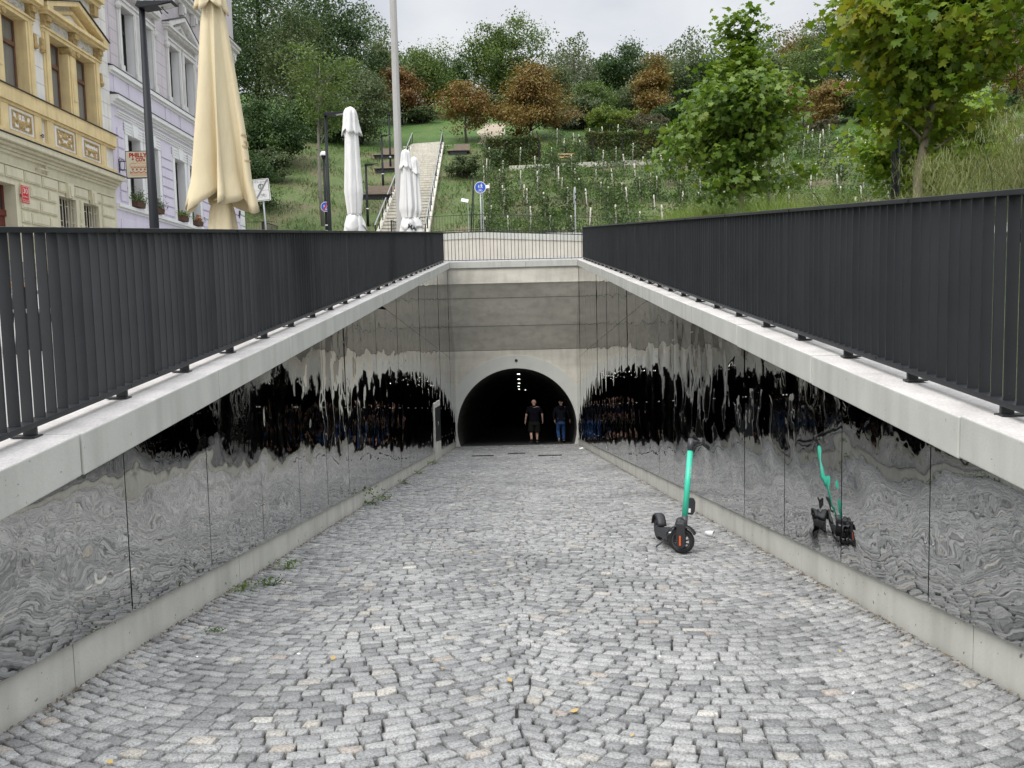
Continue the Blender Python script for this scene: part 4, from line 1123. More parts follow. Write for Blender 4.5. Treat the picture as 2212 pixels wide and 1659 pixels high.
Yb = 8.6
hemL = atY(405, 415, Yb); topc = atY(457, -30, Yb); bc = atY(479, 430, Yb)
bx = bc.x; gz = ground_z(bx, Yb)
zh = bc.z - gz                                 # hem height over ground
zt = topc.z - gz
root, pt, lp = parasol('large beige closed parasol with wavy open hem behind the slatted railing', (bx, Yb, gz), zt + 0.1,
    [(zt - 0.02, 0.06), (zt - 0.2, 0.09), (zt - 0.42, 0.115), (zt - 0.9, 0.155), (zt - 1.5, 0.205), (zt - 2.05, 0.24), (zh + 0.12, 0.262), (zh - 0.04, 0.288)],
    [(zh - 0.02, 0.085), (zh - 0.12, 0.115), (zh - 0.5, 0.15), (zh - 0.85, 0.12), (zh - 1.0, 0.09)], M['beige'], 6, 0.25, 12,
    [(zt + 0.1, 0.015), (zt + 0.07, 0.07), (zt - 0.05, 0.115), (zt - 0.2, 0.145), (zt - 0.24, 0.15)], -0.12, pole=0.04, shear=0.34)
mb = MB(); print_on(mb, pt, (bx, Yb, gz), 'Gel', 0.20, R(14), zh + 0.62, 0.012); print_on(mb, pt, (bx, Yb, gz), '—', 0.20, R(18), zh + 0.44, 0.012)
mb.build('faded_lettering', M['tan'], root)

def white_parasol(label, x, ytop, Yd, seed, letters=(), wide=0.21, ytie=470, flare=1.28):
    p = atY(x, ytop, Yd); g = ground_z(p.x, Yd); H = p.z - g
    zt_ = H - 1.95 * wide / 0.21
    zt_ = atY(x, ytie, Yd).z - g
    prof = [(H - 0.02, 0.05), (H - 0.25, 0.10), (H - 0.5, 0.135), (H - 1.0, wide * 0.86), (H - 1.6, wide), (zt_ + 0.45, wide * 0.98), (zt_ + 0.15, wide * 0.80), (zt_, wide * 0.70)]
    low = [(zt_ + 0.02, wide * 0.70), (zt_ - 0.15, wide * 0.9), (zt_ - 0.4, wide * 1.05), (zt_ - 0.62, wide * flare)]
    cap = [(H + 0.06, 0.01), (H + 0.05, 0.07), (H - 0.05, 0.12), (H - 0.3, wide * 0.80), (H - 0.46, wide * 0.98)]
    root, pt, lp = parasol(label, (p.x, Yd, g), H, prof, low, M['canvasw'], 6, 0.17, seed, cap, 0.0, group='white closed parasols')
    # loose flap over the tie
    fp = cloth([(zt_ + 0.03, wide * 0.72), (zt_ - 0.1, wide * 1.0), (zt_ - 0.22, wide * 1.14)], 3, 0.10, seed + 5, -0.10)
    mb = cloth_mesh(MB(), fp, zt_ - 0.22, zt_ + 0.03, (p.x, Yd, g), 8, 96); o = mb.build('flap', M['canvasw'], root, True); solid(o)
    if letters:
        mb = MB()
        for txt, size, th, dz, tl in letters: print_on(mb, lp, (p.x, Yd, g), txt, size, R(th), zt_ + dz, 0.012, tl, 0.004)
        mb.build('lettering', M['blackprint'], root)
    return root, zt_, H
def zof(y, Yd, x): p = atY(x, y, Yd); return p.z - ground_z(p.x, Yd)
white_parasol('tall white closed parasol beside the black street lamp, black letters at its foot', 757, 237, 15.6, 31, (('TO', 0.26, -128, -0.46, 0.6),), 0.175, 468, 1.75)
white_parasol('nearer of the two small white closed parasols in front of the stairs', 876, 327, 22.0, 45, (('RIMA', 0.19, -70, -0.24, -0.25), ('ROMA', 0.15, -88, -0.52, -0.2)), 0.175, 473, 1.2)
white_parasol('farther of the two small white closed parasols, half hidden by its twin', 894, 343, 23.6, 52, (), 0.175, 473, 1.2)

# ------------------------------------------------------------------ cafe furniture glimpsed between the slats
M['orangewood'] = pm('orange_brown_table_wood', (0.42, 0.20, 0.10), 0.5, 0.15, 4, stretch=(6, 1, 1))
M['rattan'] = pm('black_white_wicker', (0.16, 0.16, 0.15), 0.7, 0.9, 45)
for k, (x, y, lb) in enumerate(((-5.6, 8.0, 'wooden cafe table behind the railing nearest the camera'), (-6.2, 11.2, 'wooden cafe table behind the railing below the red number plate'))):
    g = ground_z(x, y); t_ = thing('cafe_table', lb, 'table', (x, y, g), group='cafe terrace tables')
    mb = MB(); mb.box(x - 0.4, x + 0.4, y - 0.4, y + 0.4, g + 0.71, g + 0.75); mb.build('tabletop', M['orangewood'], t_, bevel=0.006)
    for sx in (-1, 1):
        for sy in (-1, 1): mb = MB(); mb.tube([(x + sx * .34, y + sy * .34, g), (x + sx * .32, y + sy * .32, g + 0.71)], 0.02, 8); mb.build('leg', M['black2'], t_)
    for s in (-1, 1):
        cx = x + s * 0.75; gc = ground_z(cx, y)
        c_ = thing('wicker_chair', 'dark wicker cafe chair %s the %s terrace table' % ('left of' if s < 0 else 'right of', 'nearer' if k == 0 else 'farther'), 'chair', (cx, y, gc), group='cafe terrace chairs')
        mb = MB(); mb.box(cx - 0.22, cx + 0.22, y - 0.22, y + 0.22, gc + 0.42, gc + 0.46); mb.build('seat', M['rattan'], c_, bevel=0.01)
        mb = MB(); mb.obox((cx + s * 0.23, y, gc + 0.68), (0.03, 0.42, 0.44), Euler((0, s * 0.15, 0))); mb.build('backrest', M['rattan'], c_, bevel=0.01)
        for sx in (-1, 1):
            for sy in (-1, 1): mb = MB(); mb.tube([(cx + sx * .21, y + sy * .21, gc), (cx + sx * .19, y + sy * .19, gc + 0.43)], 0.014, 6); mb.build('leg', M['black2'], c_)

# ------------------------------------------------------------------ lamps and posts
M['lens'] = pm('pale_lamp_lens', (0.45, 0.45, 0.43), 0.3, 0.1, 8)
M['lamppost'] = pm('black_lamp_post_paint', (0.013, 0.015, 0.018), 0.5, 0.15, 3, spec=0.25)
def street_lamp(label, x, y, H, head_dir=1, head=0.62, r0=0.085, r1=0.045, g=None, spikes=False, group=None, sticker=False):
    g = ground_z(x, y) if g is None else g
    root = thing('street_lamp', label, 'street lamp', (x, y, g), group=group)
    mb = MB(); mb.tube([(x, y, g - 0.1), (x, y, g + 1.0), (x, y, g + H)], [r0, r0 * 0.9, r1], 16); mb.build('post', M['lamppost'], root, True)
    mb = MB(); s = head_dir
    mb.prism([(-0.07, 0.0), (0.06, -0.03), (head * 0.6, 0.01), (head, 0.06), (head, 0.085), (-0.03, 0.085)], lambda a, b, t: (x + s * a, y + t, g + H + b), -0.13, 0.13)
    mb.build('lamp_head', M['lamppost'], root, bevel=0.006)
    mb = MB(); mb.quad((x + s * head * 0.55, y - 0.10, g + H - 0.002), (x + s * head * 0.93, y - 0.10, g + H + 0.042), (x + s * head * 0.93, y + 0.10, g + H + 0.042), (x + s * head * 0.55, y + 0.10, g + H - 0.002)); mb.build('lens', M['lens'], root)
    if spikes:
        mb = MB()
        for i in range(11):
            q = x + s * (0.02 + 0.045 * i); mb.tube([(q, y - 0.04, g + H + 0.08), (q + rng.normal(0, 0.012), y - 0.07, g + H + 0.16)], 0.0025, 4); mb.tube([(q, y + 0.04, g + H + 0.08), (q + rng.normal(0, 0.012), y + 0.07, g + H + 0.16)], 0.0025, 4)
        mb.build('bird_spikes', M['galv'], root)
        mb = MB(); mb.prism([(head * 0.62, 0.0), (head * 0.7, -0.06), (head * 0.78, -0.10), (head * 0.74, -0.11), (head * 0.58, -0.0)], lambda a, b, t: (x + s * a, y + t, g + H + b), -0.02, 0.02); mb.build('sensor_arm', M['lamppost'], root)
    if sticker:
        mb = MB(); mb.tube([(x, y, g + 1.15), (x, y, g + 1.22)], r0 * 0.9 + 0.003, 14); mb.build('sticker', M['whitep'], root, True)
    return root
p = atY(308, 14, 15); pb = atY(333, 480, 15)
street_lamp('nearest tall black street lamp with bird spikes in front of the lilac house', pb.x, 15, p.z - ground_z(pb.x, 15) - 0.03, 1, 0.64, 0.10, 0.052, spikes=True)
pb = atY(712, 480, 30); p = atY(702, 249, 30)
street_lamp('black street lamp left of the tall white parasol', pb.x, 30, p.z - ground_z(pb.x, 30), 1, 0.75, 0.085, 0.05)
pb = atY(1934, 420, 15)
street_lamp('black street lamp post rising into the nearest maple', pb.x, 15, 5.85, -1, 0.64, 0.085, 0.05)
pb = atY(1660, 420, 30)
street_lamp('slim dark street lamp post half hidden by the bushy maple', pb.x, 30, 4.7, -1, 0.6, 0.075, 0.045)
for x, yt, yb_, hd, lb in ((795, 357, 489, 1, 'lowest short black lamp left of the stairs'), (828, 294, 408, 1, 'middle black lamp left of the stairs'), (844, 249, 369, 1, 'uppermost black lamp left of the stairs, beside the concrete mast')):
    b = hit(x, yb_); t = atY(x, yt, b.y)
    street_lamp(lb, b.x, b.y, t.z - b.z, hd, 0.85, 0.10, 0.07, g=b.z, group='lamps along the stairs', sticker=True)
# tall concrete mast
pb = atY(865, 480, 27); g = ground_z(pb.x, 27)
root = thing('concrete_mast', 'tall pale concrete mast rising out of the picture before the stairs', 'mast', (pb.x, 27, g))
mb = MB(); mb.tube([(pb.x, 27, g), (pb.x, 27, g + 14.5)], [0.145, 0.10], 10); mb.build('shaft', pm('pale_mast_concrete', (0.42, 0.41, 0.39), 0.8, 0.12, 2, 0.002, 30, stretch=(3, 3, 0.5)), root)
mb = MB(); mb.tube([(pb.x, 27, g), (pb.x, 27, g + 0.35)], 0.2, 12); mb.build('collar', M['plinth'], root)
# dome-topped post with the blue end-of-path sign
def dome_post(label, x, y, ztop, sticker=True, r=0.06):
    g = ground_z(x, y); root = thing('dome_lamp', label, 'lamp', (x, y, g), group='white domed lamps')
    mb = MB(); mb.tube([(x, y, g), (x, y, ztop - 0.2)], r, 12); mb.build('post', M['lamppost'], root, True)
    mb = MB(); T = Matrix.Translation((x, y, ztop - 0.2))
    mb.lathe([(0.17, 0.0), (0.175, 0.04), (0.15, 0.13), (0.09, 0.19), (0.0, 0.21)], 20, T); mb.lathe([(0.17, 0.0), (0.0, -0.005)], 20, T); mb.build('dome', M['whitep'], root, True)
    mb = MB(); mb.tube([(x, y, ztop - 0.34), (x, y, ztop - 0.2)], [0.06, 0.12], 12); mb.build('neck', M['lamppost'], root, True)
    if sticker:
        mb = MB()
        for dz, h in ((1.0, 0.05), (1.3, 0.14), (1.65, 0.05)): mb.tube([(x, y, g + dz), (x, y, g + dz + h)], r + 0.003, 10)
        mb.build('sticker', M['whitep'], root)
    return root
pt_ = atY(697, 327, 36); pb = atY(705, 480, 36)
dome_post('slim black post with a white dome top, behind the second street lamp', pb.x, 36, pt_.z)
pt_ = atY(2212, 290, 14)
dome_post('white domed lamp at the right edge of the view above the wispy grasses', pt_.x, 14, pt_.z, False)

# ------------------------------------------------------------------ traffic signs
M['blue'] = pm('blue_sign_face', (0.02, 0.09, 0.50), 0.35, 0.04, 3); M['greysign'] = pm('grey_sign_ink', (0.17, 0.17, 0.175), 0.5, 0.05, 3); M['red'] = pm('red_sign_ink', (0.55, 0.02, 0.03), 0.4, 0.05, 3)
def figure(mb, cx, cz, h, y, adult=True):
    """walking figure pictogram of height h as flat shapes"""
    s = h
    T = lambda pts: mb.add([(cx + a * s, y, cz + b * s) for a, b in pts], [tuple(range(len(pts)))])
    T([(0.07 * math.cos(t), 0.90 + 0.08 * math.sin(t)) for t in np.linspace(0, 2 * math.pi, 11)[:-1]])
    T([(-0.11, 0.78), (0.11, 0.78), (0.12, 0.42), (-0.10, 0.42)])
    T([(0.11, 0.78), (0.24, 0.50), (0.20, 0.47), (0.08, 0.68)]); T([(-0.11, 0.78), (-0.26, 0.52), (-0.22, 0.48), (-0.07, 0.66)])
    T([(0.0, 0.44), (0.12, 0.44), (0.25, 0.03), (0.16, 0.0)]); T([(-0.10, 0.44), (0.03, 0.44), (-0.09, 0.0), (-0.20, 0.02)])
def bicycle(mb, cx, cz, w, y, t=0.008):
    r = w * 0.2
    for s in (-1, 1):
        c = (cx + s * w * 0.29, cz)
        ring = [(c[0] + r * math.cos(a), c[1] + r * math.sin(a)) for a in np.linspace(0, 2 * math.pi, 19)]
        for a, b in zip(ring[:-1], ring[1:]): mb.beam((a[0], y, a[1]), (b[0], y, b[1]), t, 0.004, (0, 1, 0))
    P = lambda u, v: (cx + u * w, y, cz + v * w)
    for a, b in ((P(-.29, 0), P(-.13, .22)), (P(-.13, .22), P(.12, .24)), (P(.12, .24), P(0, -.02)), (P(0, -.02), P(-.13, .22)), (P(0, -.02), P(.29, 0)), (P(.29, 0), P(.10, .22)), (P(.12, .24), P(.13, .32)), (P(.07, .32), P(.2, .31)), (P(-.13, .22), P(-.16, .32)), (P(-.16, .32), P(-.24, .28))):
        mb.beam(a, b, t, 0.004, (0, 1, 0))
def disc(mb, cx, cz, r, y, n=32): mb.add([(cx + r * math.cos(a), y, cz + r * math.sin(a)) for a in np.linspace(0, 2 * math.pi, n + 1)[:-1]], [tuple(range(n))])
def coin(mb, cx, cz, r, y0, y1): mb.lathe([(0, 0), (r, 0), (r, y1 - y0), (0, y1 - y0)], 32, Matrix.Translation((cx, y0, cz)) @ Matrix.Rotation(R(-90), 4, 'X'))
# shared path sign
p = atY(1037.5, 405, 41); rr = 12.3 * 41 / 1662; g = ground_z(p.x, 41)
root = thing('shared_path_sign', 'round blue pedestrian and bicycle sign on a grey pole before the vineyard', 'traffic sign', (p.x + 0.08, 41, g))
mb = MB(); mb.tube([(p.x + 0.0, 41.04, g), (p.x, 41.04, p.z + 0.1)], 0.035, 10); mb.build('pole', M['galv'], root, True)
mb = MB(); coin(mb, p.x, p.z, rr, 40.98, 41.0); mb.build('rim', M['whitep'], root)
mb = MB(); disc(mb, p.x, p.z, rr * 0.90, 40.976); mb.build('face', M['blue'], root)
mb = MB(); figure(mb, p.x + 0.06, p.z - 0.04, rr * 0.82, 40.972); figure(mb, p.x - 0.08, p.z - 0.04, rr * 0.6, 40.972); bicycle(mb, p.x - 0.01, p.z - 0.17, rr * 0.78, 40.971, 0.012); mb.build('pictogram', M['whitep'], root)
# end of shared path sign on the domed post
p = atY(702.5, 446, 35.8); rr = 10.5 * 35.8 / 1662
root = thing('end_of_path_sign', 'round blue path sign crossed out in red, fixed to the dome-topped post', 'traffic sign', (p.x, 35.9, p.z))
mb = MB(); coin(mb, p.x, p.z, rr, 35.88, 35.9); mb.build('rim', M['whitep'], root)
mb = MB(); disc(mb, p.x, p.z, rr * 0.90, 35.876); mb.build('face', M['blue'], root)
mb = MB(); figure(mb, p.x + 0.05, p.z - 0.05, rr * 0.75, 35.872); figure(mb, p.x - 0.07, p.z - 0.03, rr * 0.55, 35.872); bicycle(mb, p.x + 0.03, p.z - 0.13, rr * 0.7, 35.871, 0.011); mb.build('pictogram', M['whitep'], root)
mb = MB()
for d in (-0.022, 0.022): mb.beam((p.x - rr * 0.45 + d, 35.868, p.z - rr * 0.72), (p.x + rr * 0.45 + d, 35.868, p.z + rr * 0.72), 0.028, 0.004, (0, 1, 0))
mb.build('red_bar', M['red'], root)
# pedestrian zone end sign (leans with its pole)
Yz = 30.0; c = atY(565, 410.5, Yz); g = ground_z(c.x, Yz); w_, h_ = 35.5 * Yz / 1662, 46.5 * Yz / 1662
base = Vector((c.x + 0.16, Yz + 0.05, g)); tilt = math.atan2(0.16 - 0.03, c.z - g)
root = thing('pedestrian_zone_sign', 'white rectangular PĚŠÍ ZÓNA sign crossed out in grey, on a leaning pole', 'traffic sign', base)
RM = Matrix.Rotation(-0.075, 4, 'Y'); TM = Matrix.Translation((c.x, Yz, c.z)) @ RM
class MBT(MB):
    def add(s, vs, fs): return MB.add(s, [TM @ Vector(v) for v in vs], fs)
mb = MB(); mb.tube([base, (c.x, Yz + 0.05, c.z + 0.25)], 0.032, 10); mb.build('pole', M['galv'], root, True)
def rrect(w, h, r, n=5): return [(sx * (w / 2 - r) + r * math.cos(a0 + R(90) * i / n), sz * (h / 2 - r) + r * math.sin(a0 + R(90) * i / n)) for sx, sz, a0 in ((1, 1, 0), (-1, 1, R(90)), (-1, -1, R(180)), (1, -1, R(270))) for i in range(n + 1)]
mb = MBT(); mb.prism(rrect(w_, h_, 0.05), lambda a, b, t: (a, t, b), -0.02, 0.01); mb.build('plate', M['whitep'], root, fixn=True)
mb = MBT(); q = rrect(w_ - 0.04, h_ - 0.04, 0.04); mb.add([(a, -0.022, b) for a, b in q], [tuple(range(len(q)))]); mb.build('black_border', M['black2'], root)
mb = MBT(); q = rrect(w_ - 0.075, h_ - 0.075, 0.03); mb.add([(a, -0.024, b) for a, b in q], [tuple(range(len(q)))]); mb.build('face', M['whitep'], root)
mb = MBT(); 
vs, fs = text_mesh('PĚŠÍ ZÓNA', 0.105); mb.add([(x, -0.0262, y + h_ * 0.36) for x, y, z in vs], fs)
disc(mb, 0.0, h_ * 0.15, 0.115, -0.0262); mb.beam((-w_ / 2 + .045, -0.0262, -0.02), (w_ / 2 - .045, -0.0262, -0.02), 0.008, 0.002, (0, 1, 0)); bicycle(mb, 0.04, -h_ * 0.27, 0.26, -0.0262, 0.008)
mb.build('lettering', M['greysign'], root)
mb = MBT(); figure(mb, 0.035, h_ * 0.15 - 0.07, 0.16, -0.0285); figure(mb, -0.045, h_ * 0.15 - 0.07, 0.12, -0.0285); mb.build('pictogram', M['whitep'], root)
mb = MBT(); a = (-w_ / 2 + 0.075, -h_ / 2 + 0.06); b = (w_ / 2 - 0.06, h_ / 2 - 0.06); mb.beam((a[0], -0.0315, a[1]), (b[0], -0.0315, b[1]), 0.06, 0.002, (0, 1, 0)); mb.build('grey_bar', pm('mid_grey_sign_ink', (0.24, 0.235, 0.24), 0.5, 0.05, 3), root)
# edge-on sign pole
p = atY(1240.5, 404, 41); g = ground_z(p.x, 41)
root = thing('edge_on_sign', 'grey steel sign pole with its plate seen edge-on, before the vineyard', 'traffic sign', (p.x, 41, g))
mb = MB(); mb.tube([(p.x + 0.03, 41, g), (p.x + 0.03, 41, p.z)], 0.036, 10); mb.build('pole', M['galv'], root, True)
mb = MB(); mb.box(p.x - 0.035, p.x - 0.01, 40.7, 41.3, p.z - 0.85, p.z - 0.12); mb.build('plate', M['galv'], root, bevel=0.004)
mb = MB(); mb.box(p.x - 0.01, p.x + 0.06, 40.95, 41.05, p.z - 0.7, p.z - 0.62); mb.box(p.x - 0.01, p.x + 0.06, 40.95, 41.05, p.z - 0.4, p.z - 0.32); mb.build('clamp', M['black2'], root)
# info boards along the vineyard fence
for x, y, sx, lb in ((1004, 433, 1, 'small tilted white info board on a thin stake left of the blue sign'), (1049, 404, -1, 'small tilted white info board just behind the blue sign')):
    b = atY(x, y, 46); g = ground_z(b.x, 46)
    t_ = thing('info_board', lb, 'info board', (b.x, 46, g), group='small tilted info boards')
    mb = MB(); mb.tube([(b.x + sx * 0.18, 46.02, g), (b.x + sx * 0.18, 46.02, b.z)], 0.02, 6); mb.build('stake', M['galv'], t_)
    mb = MB(); mb.obox((b.x, 46, b.z), (0.42, 0.02, 0.26), Euler((R(-40), R(12 * sx), 0))); mb.build('panel', M['whitep'], t_, bevel=0.004)
a = atY(1023, 382, 47); g = ground_z(a.x, 47); b = atY(1014, 500, 47)
t_ = thing('fence_end_post', 'thin dark leaning end post of the vineyard fence left of the blue sign', 'post', (b.x, 47, g))
mb = MB(); mb.tube([(b.x, 47, g - 0.05), a], 0.04, 8); mb.build('post', M['lamppost'], t_, True)
mb = MB(); mb.tube([(b.x + 0.15, 47.1, g), (a.x, 47.05, a.z - 0.8)], 0.02, 6); mb.build('brace', M['lamppost'], t_, True)
# ------------------------------------------------------------------ stairs on the hillside
M['stair'] = pm('pale_stair_concrete', (0.58, 0.55, 0.47), 0.85, 0.14, 1.4, 0.003, 30, stain=((0.26, 0.24, 0.20), 0.6))
M['railgrey'] = pm('grey_rail_steel', (0.28, 0.29, 0.29), 0.5, 0.15, 8, metal=0.2)
M['deck'] = pm('weathered_bench_wood', (0.24, 0.19, 0.145), 0.75, 0.25, 3, 0.002, 40, stretch=(1, 6, 6))
TL, TR, BL, BR = hit(893, 318), hit(953, 318), hit(829, 496), hit(921, 496)
up = 0.22
def ext(B, T, k): return B + (B - T) * k
BL, BR = ext(BL, TL, 0.16), ext(BR, TR, 0.16)
for v in (TL, TR, BL, BR): v.z = ground_z(v.x, v.y) + up
zt_, zb_ = (TL.z + TR.z) / 2, (BL.z + BR.z) / 2
ns = int((zt_ - zb_) / 0.33)
root = thing('hillside_stairs', 'long pale concrete staircase climbing the grass slope', 'stairs', (BL + BR) / 2)
mb = MB()
for i in range(ns):
    f0, f1 = i / ns, (i + 1) / ns; za, zb2 = zb_ + (zt_ - zb_) * f0, zb_ + (zt_ - zb_) * f1
    a, b, c, d = BL.lerp(TL, f0), BR.lerp(TR, f0), BR.lerp(TR, f1), BL.lerp(TL, f1)
    mb.quad((a.x, a.y, za - .3), (b.x, b.y, za - .3), (b.x, b.y, zb2), (a.x, a.y, zb2))
    mb.quad((a.x, a.y - 0.16, zb2), (b.x, b.y - 0.16, zb2), (c.x, c.y, zb2), (d.x, d.y, zb2))
    zl = zb2 - 0.16; mb.quad((a.x, a.y - 0.16, zl), (b.x, b.y - 0.16, zl), (b.x, b.y - 0.16, zb2), (a.x, a.y - 0.16, zb2)); mb.quad((a.x, a.y, zl), (b.x, b.y, zl), (b.x, b.y - 0.16, zl), (a.x, a.y - 0.16, zl))
mb.build('steps', M['stair'], root)
for B_, T_, s in ((BL, TL, -1), (BR, TR, 1)):
    mb = MB(); vs = []
    for p, z in ((B_, zb_), (T_, zt_)): vs += [(p.x + s * 0.01, p.y, z - 0.7), (p.x + s * 0.30, p.y, z - 0.7), (p.x + s * 0.30, p.y, z + 0.14), (p.x + s * 0.01, p.y, z + 0.14)]
    mb.add(vs, [(0, 1, 2, 3), (7, 6, 5, 4), (0, 4, 5, 1), (1, 5, 6, 2), (2, 6, 7, 3), (3, 7, 4, 0)]); mb.build('stringer', M['stair'], root, fixn=True)
mb = MB(); mb.box(TL.x - 1.0, TR.x + 1.0, TL.y, TL.y + 1.6, zt_ - 0.6, zt_ + 0.005); mb.build('landing', M['stair'], root)
lbs = ('lowest', 'second', 'third', 'topmost')
for B_, T_, s, nm in ((BL, TL, -0.15, 'left'), (BR, TR, 0.15, 'right')):
    for k, (f0, f1) in enumerate(((0.03, 0.24), (0.27, 0.52), (0.55, 0.80), (0.83, 1.04))):
        a, b = B_.lerp(T_, f0), B_.lerp(T_, f1)
        za, zb2 = zb_ + (zt_ - zb_) * f0 + 0.12, zb_ + (zt_ - zb_) * f1 + 0.12
        h_ = thing('handrail', '%s stretch of the steel handrail on the %s side of the hillside stairs' % (lbs[k], nm), 'handrail', (a.x + s, a.y, za), group='stair handrails')
        mb = MB(); mb.beam((a.x + s, a.y, za + 0.95), (b.x + s, b.y, zb2 + 0.95), 0.08, 0.045); mb.build('rail', M['railgrey'], h_, bevel=0.006)
        for q in np.linspace(0.04, 0.96, 4):
            p = a.lerp(b, q); z = za + (zb2 - za) * q; mb = MB(); mb.box(p.x + s - 0.03, p.x + s + 0.03, p.y - 0.035, p.y + 0.035, z - 0.1, z + 0.93); mb.build('post', M['lamppost'], h_)

# ------------------------------------------------------------------ benches
def deck_bench(label, x0, x1, y, Hs=0.45):
    a, b = hit(x0, y), hit(x1, y); Y = (a.y + b.y) / 2; xa, xb = a.x, b.x; g = ground_z((xa + xb) / 2, Y)
    r_ = thing('deck_bench', label, 'bench', ((xa + xb) / 2, Y, g), group='wooden platform benches beside the stairs')
    mb = MB()
    for k in range(5): mb.box(xa, xb, Y + 0.02 + 0.26 * k, Y + 0.24 + 0.26 * k, g + Hs, g + Hs + 0.12)
    mb.build('seat', M['deck'], r_, bevel=0.008)
    mb = MB(); mb.box(xa + 0.6, xb, Y + 1.25, Y + 1.33, g + Hs + 0.13, g + Hs + 0.85); mb.build('backrest', M['deck'], r_, bevel=0.008)
    mb = MB(); mb.box(xa + 0.25, xb - 0.25, Y + 0.15, Y + 1.2, g - 0.6, g + Hs - 0.002); mb.build('dark_void_support', M['black2'], r_)  # support box coloured black to stand in for the shaded void under the deck
deck_bench('lowest wooden platform bench left of the stairs, behind the tall white parasol', 768, 846, 433)
deck_bench('middle wooden platform bench left of the stairs', 808, 858, 375)
deck_bench('upper wooden platform bench left of the stairs, beside the concrete mast', 806, 858, 345)
deck_bench('wooden platform bench at the right of the stair top below the rusty tree', 966, 1014, 336)
M['palewood'] = pm('pale_fresh_wood', (0.50, 0.33, 0.18), 0.7, 0.15, 5, stretch=(1, 8, 8))
b = hit(1217, 357); w2 = 25 * b.y / 1662
r_ = thing('park_bench', 'pale slatted wooden bench in the gap between the two hedges', 'bench', b)
mb = MB()
for z in (0.72, 0.98): mb.box(b.x - w2, b.x + w2, b.y + 0.42, b.y + 0.46, b.z + z, b.z + z + 0.14)
mb.build('backrest', M['palewood'], r_, bevel=0.01)
mb = MB()
for k in range(3): mb.box(b.x - w2, b.x + w2, b.y + 0.15 * k, b.y + 0.12 + 0.15 * k, b.z + 0.43, b.z + 0.47)
mb.build('seat', M['palewood'], r_, bevel=0.01)
for s in (-1, 1): mb = MB(); mb.box(b.x + s * w2 * 0.8 - 0.04, b.x + s * w2 * 0.8 + 0.04, b.y, b.y + 0.4, b.z - 0.1, b.z + 0.43); mb.box(b.x + s * w2 * 0.8 - 0.03, b.x + s * w2 * 0.8 + 0.03, b.y + 0.46, b.y + 0.5, b.z, b.z + 1.1); mb.build('leg', M['lamppost'], r_)
# low concrete wall along the top of the vineyard
pts = [hit(x, y) for x, y in ((1100, 369), (1164, 366), (1260, 361), (1330, 358), (1420, 355), (1560, 350))]
r_ = thing('terrace_wall', 'low pale concrete wall along the top of the vineyard below the hedges', 'wall', pts[0])
mb = MB()
for a, b in zip(pts[:-1], pts[1:]): mb.beam((a.x, a.y + 0.15, a.z + 0.12), (b.x, b.y + 0.15, b.z + 0.12), 0.3, 0.62)
mb.build('wall_face', M['stair'], r_)
# rail fence far right
a, b = hit(2120, 312), hit(2250, 312)
r_ = thing('rail_fence', 'rustic wooden rail fence at the upper right behind the wispy grasses', 'fence', a)
mb = MB()
for h in (0.5, 0.95): mb.tube([(a.x, a.y, a.z + h), (b.x, b.y, b.z + h)], 0.06, 7)
mb.build('rail', M['palewood'], r_, True)
for q in np.linspace(0, 1, 5): p = a.lerp(b, q); mb = MB(); mb.tube([(p.x, p.y, p.z - 0.1), (p.x, p.y, p.z + 1.5)], 0.07, 7); mb.build('post', M['palewood'], r_, True)

# ------------------------------------------------------------------ scooter
M['mint'] = pm('mint_green_paint', (0.06, 0.60, 0.40), 0.32, 0.05, 5); M['rubber'] = pm('black_tyre_rubber', (0.015, 0.015, 0.016), 0.75, 0.2, 30, 0.001, 120)
M['plast'] = pm('black_scooter_plastic', (0.028, 0.028, 0.031), 0.5, 0.15, 8, 0.0006, 200); M['dkgrey'] = pm('dark_grey_scooter_metal', (0.055, 0.055, 0.06), 0.4, 0.15, 8)
M['orange'] = pm('orange_reflector', (0.80, 0.12, 0.02), 0.25, 0.1, 20)
Yf = 7.22; Fc = atY(1472.5, 1209.5, Yf); Fc.z = ramp_z(Yf)
Rc = atY(1424, 1178, 8.02); Rc.z = ramp_z(8.02)
S0, S1, S2, S3 = atY(1476.5, 1146, 7.29), atY(1479.3, 1114.4, 7.32), atY(1491.3, 973.6, 7.46), atY(1493.6, 948, 7.49)
sc_ = thing('electric_scooter', 'mint-green and black electric kick scooter parked on the cobbles by the mirror wall', 'scooter', (Fc.x, Fc.y, Fc.z))
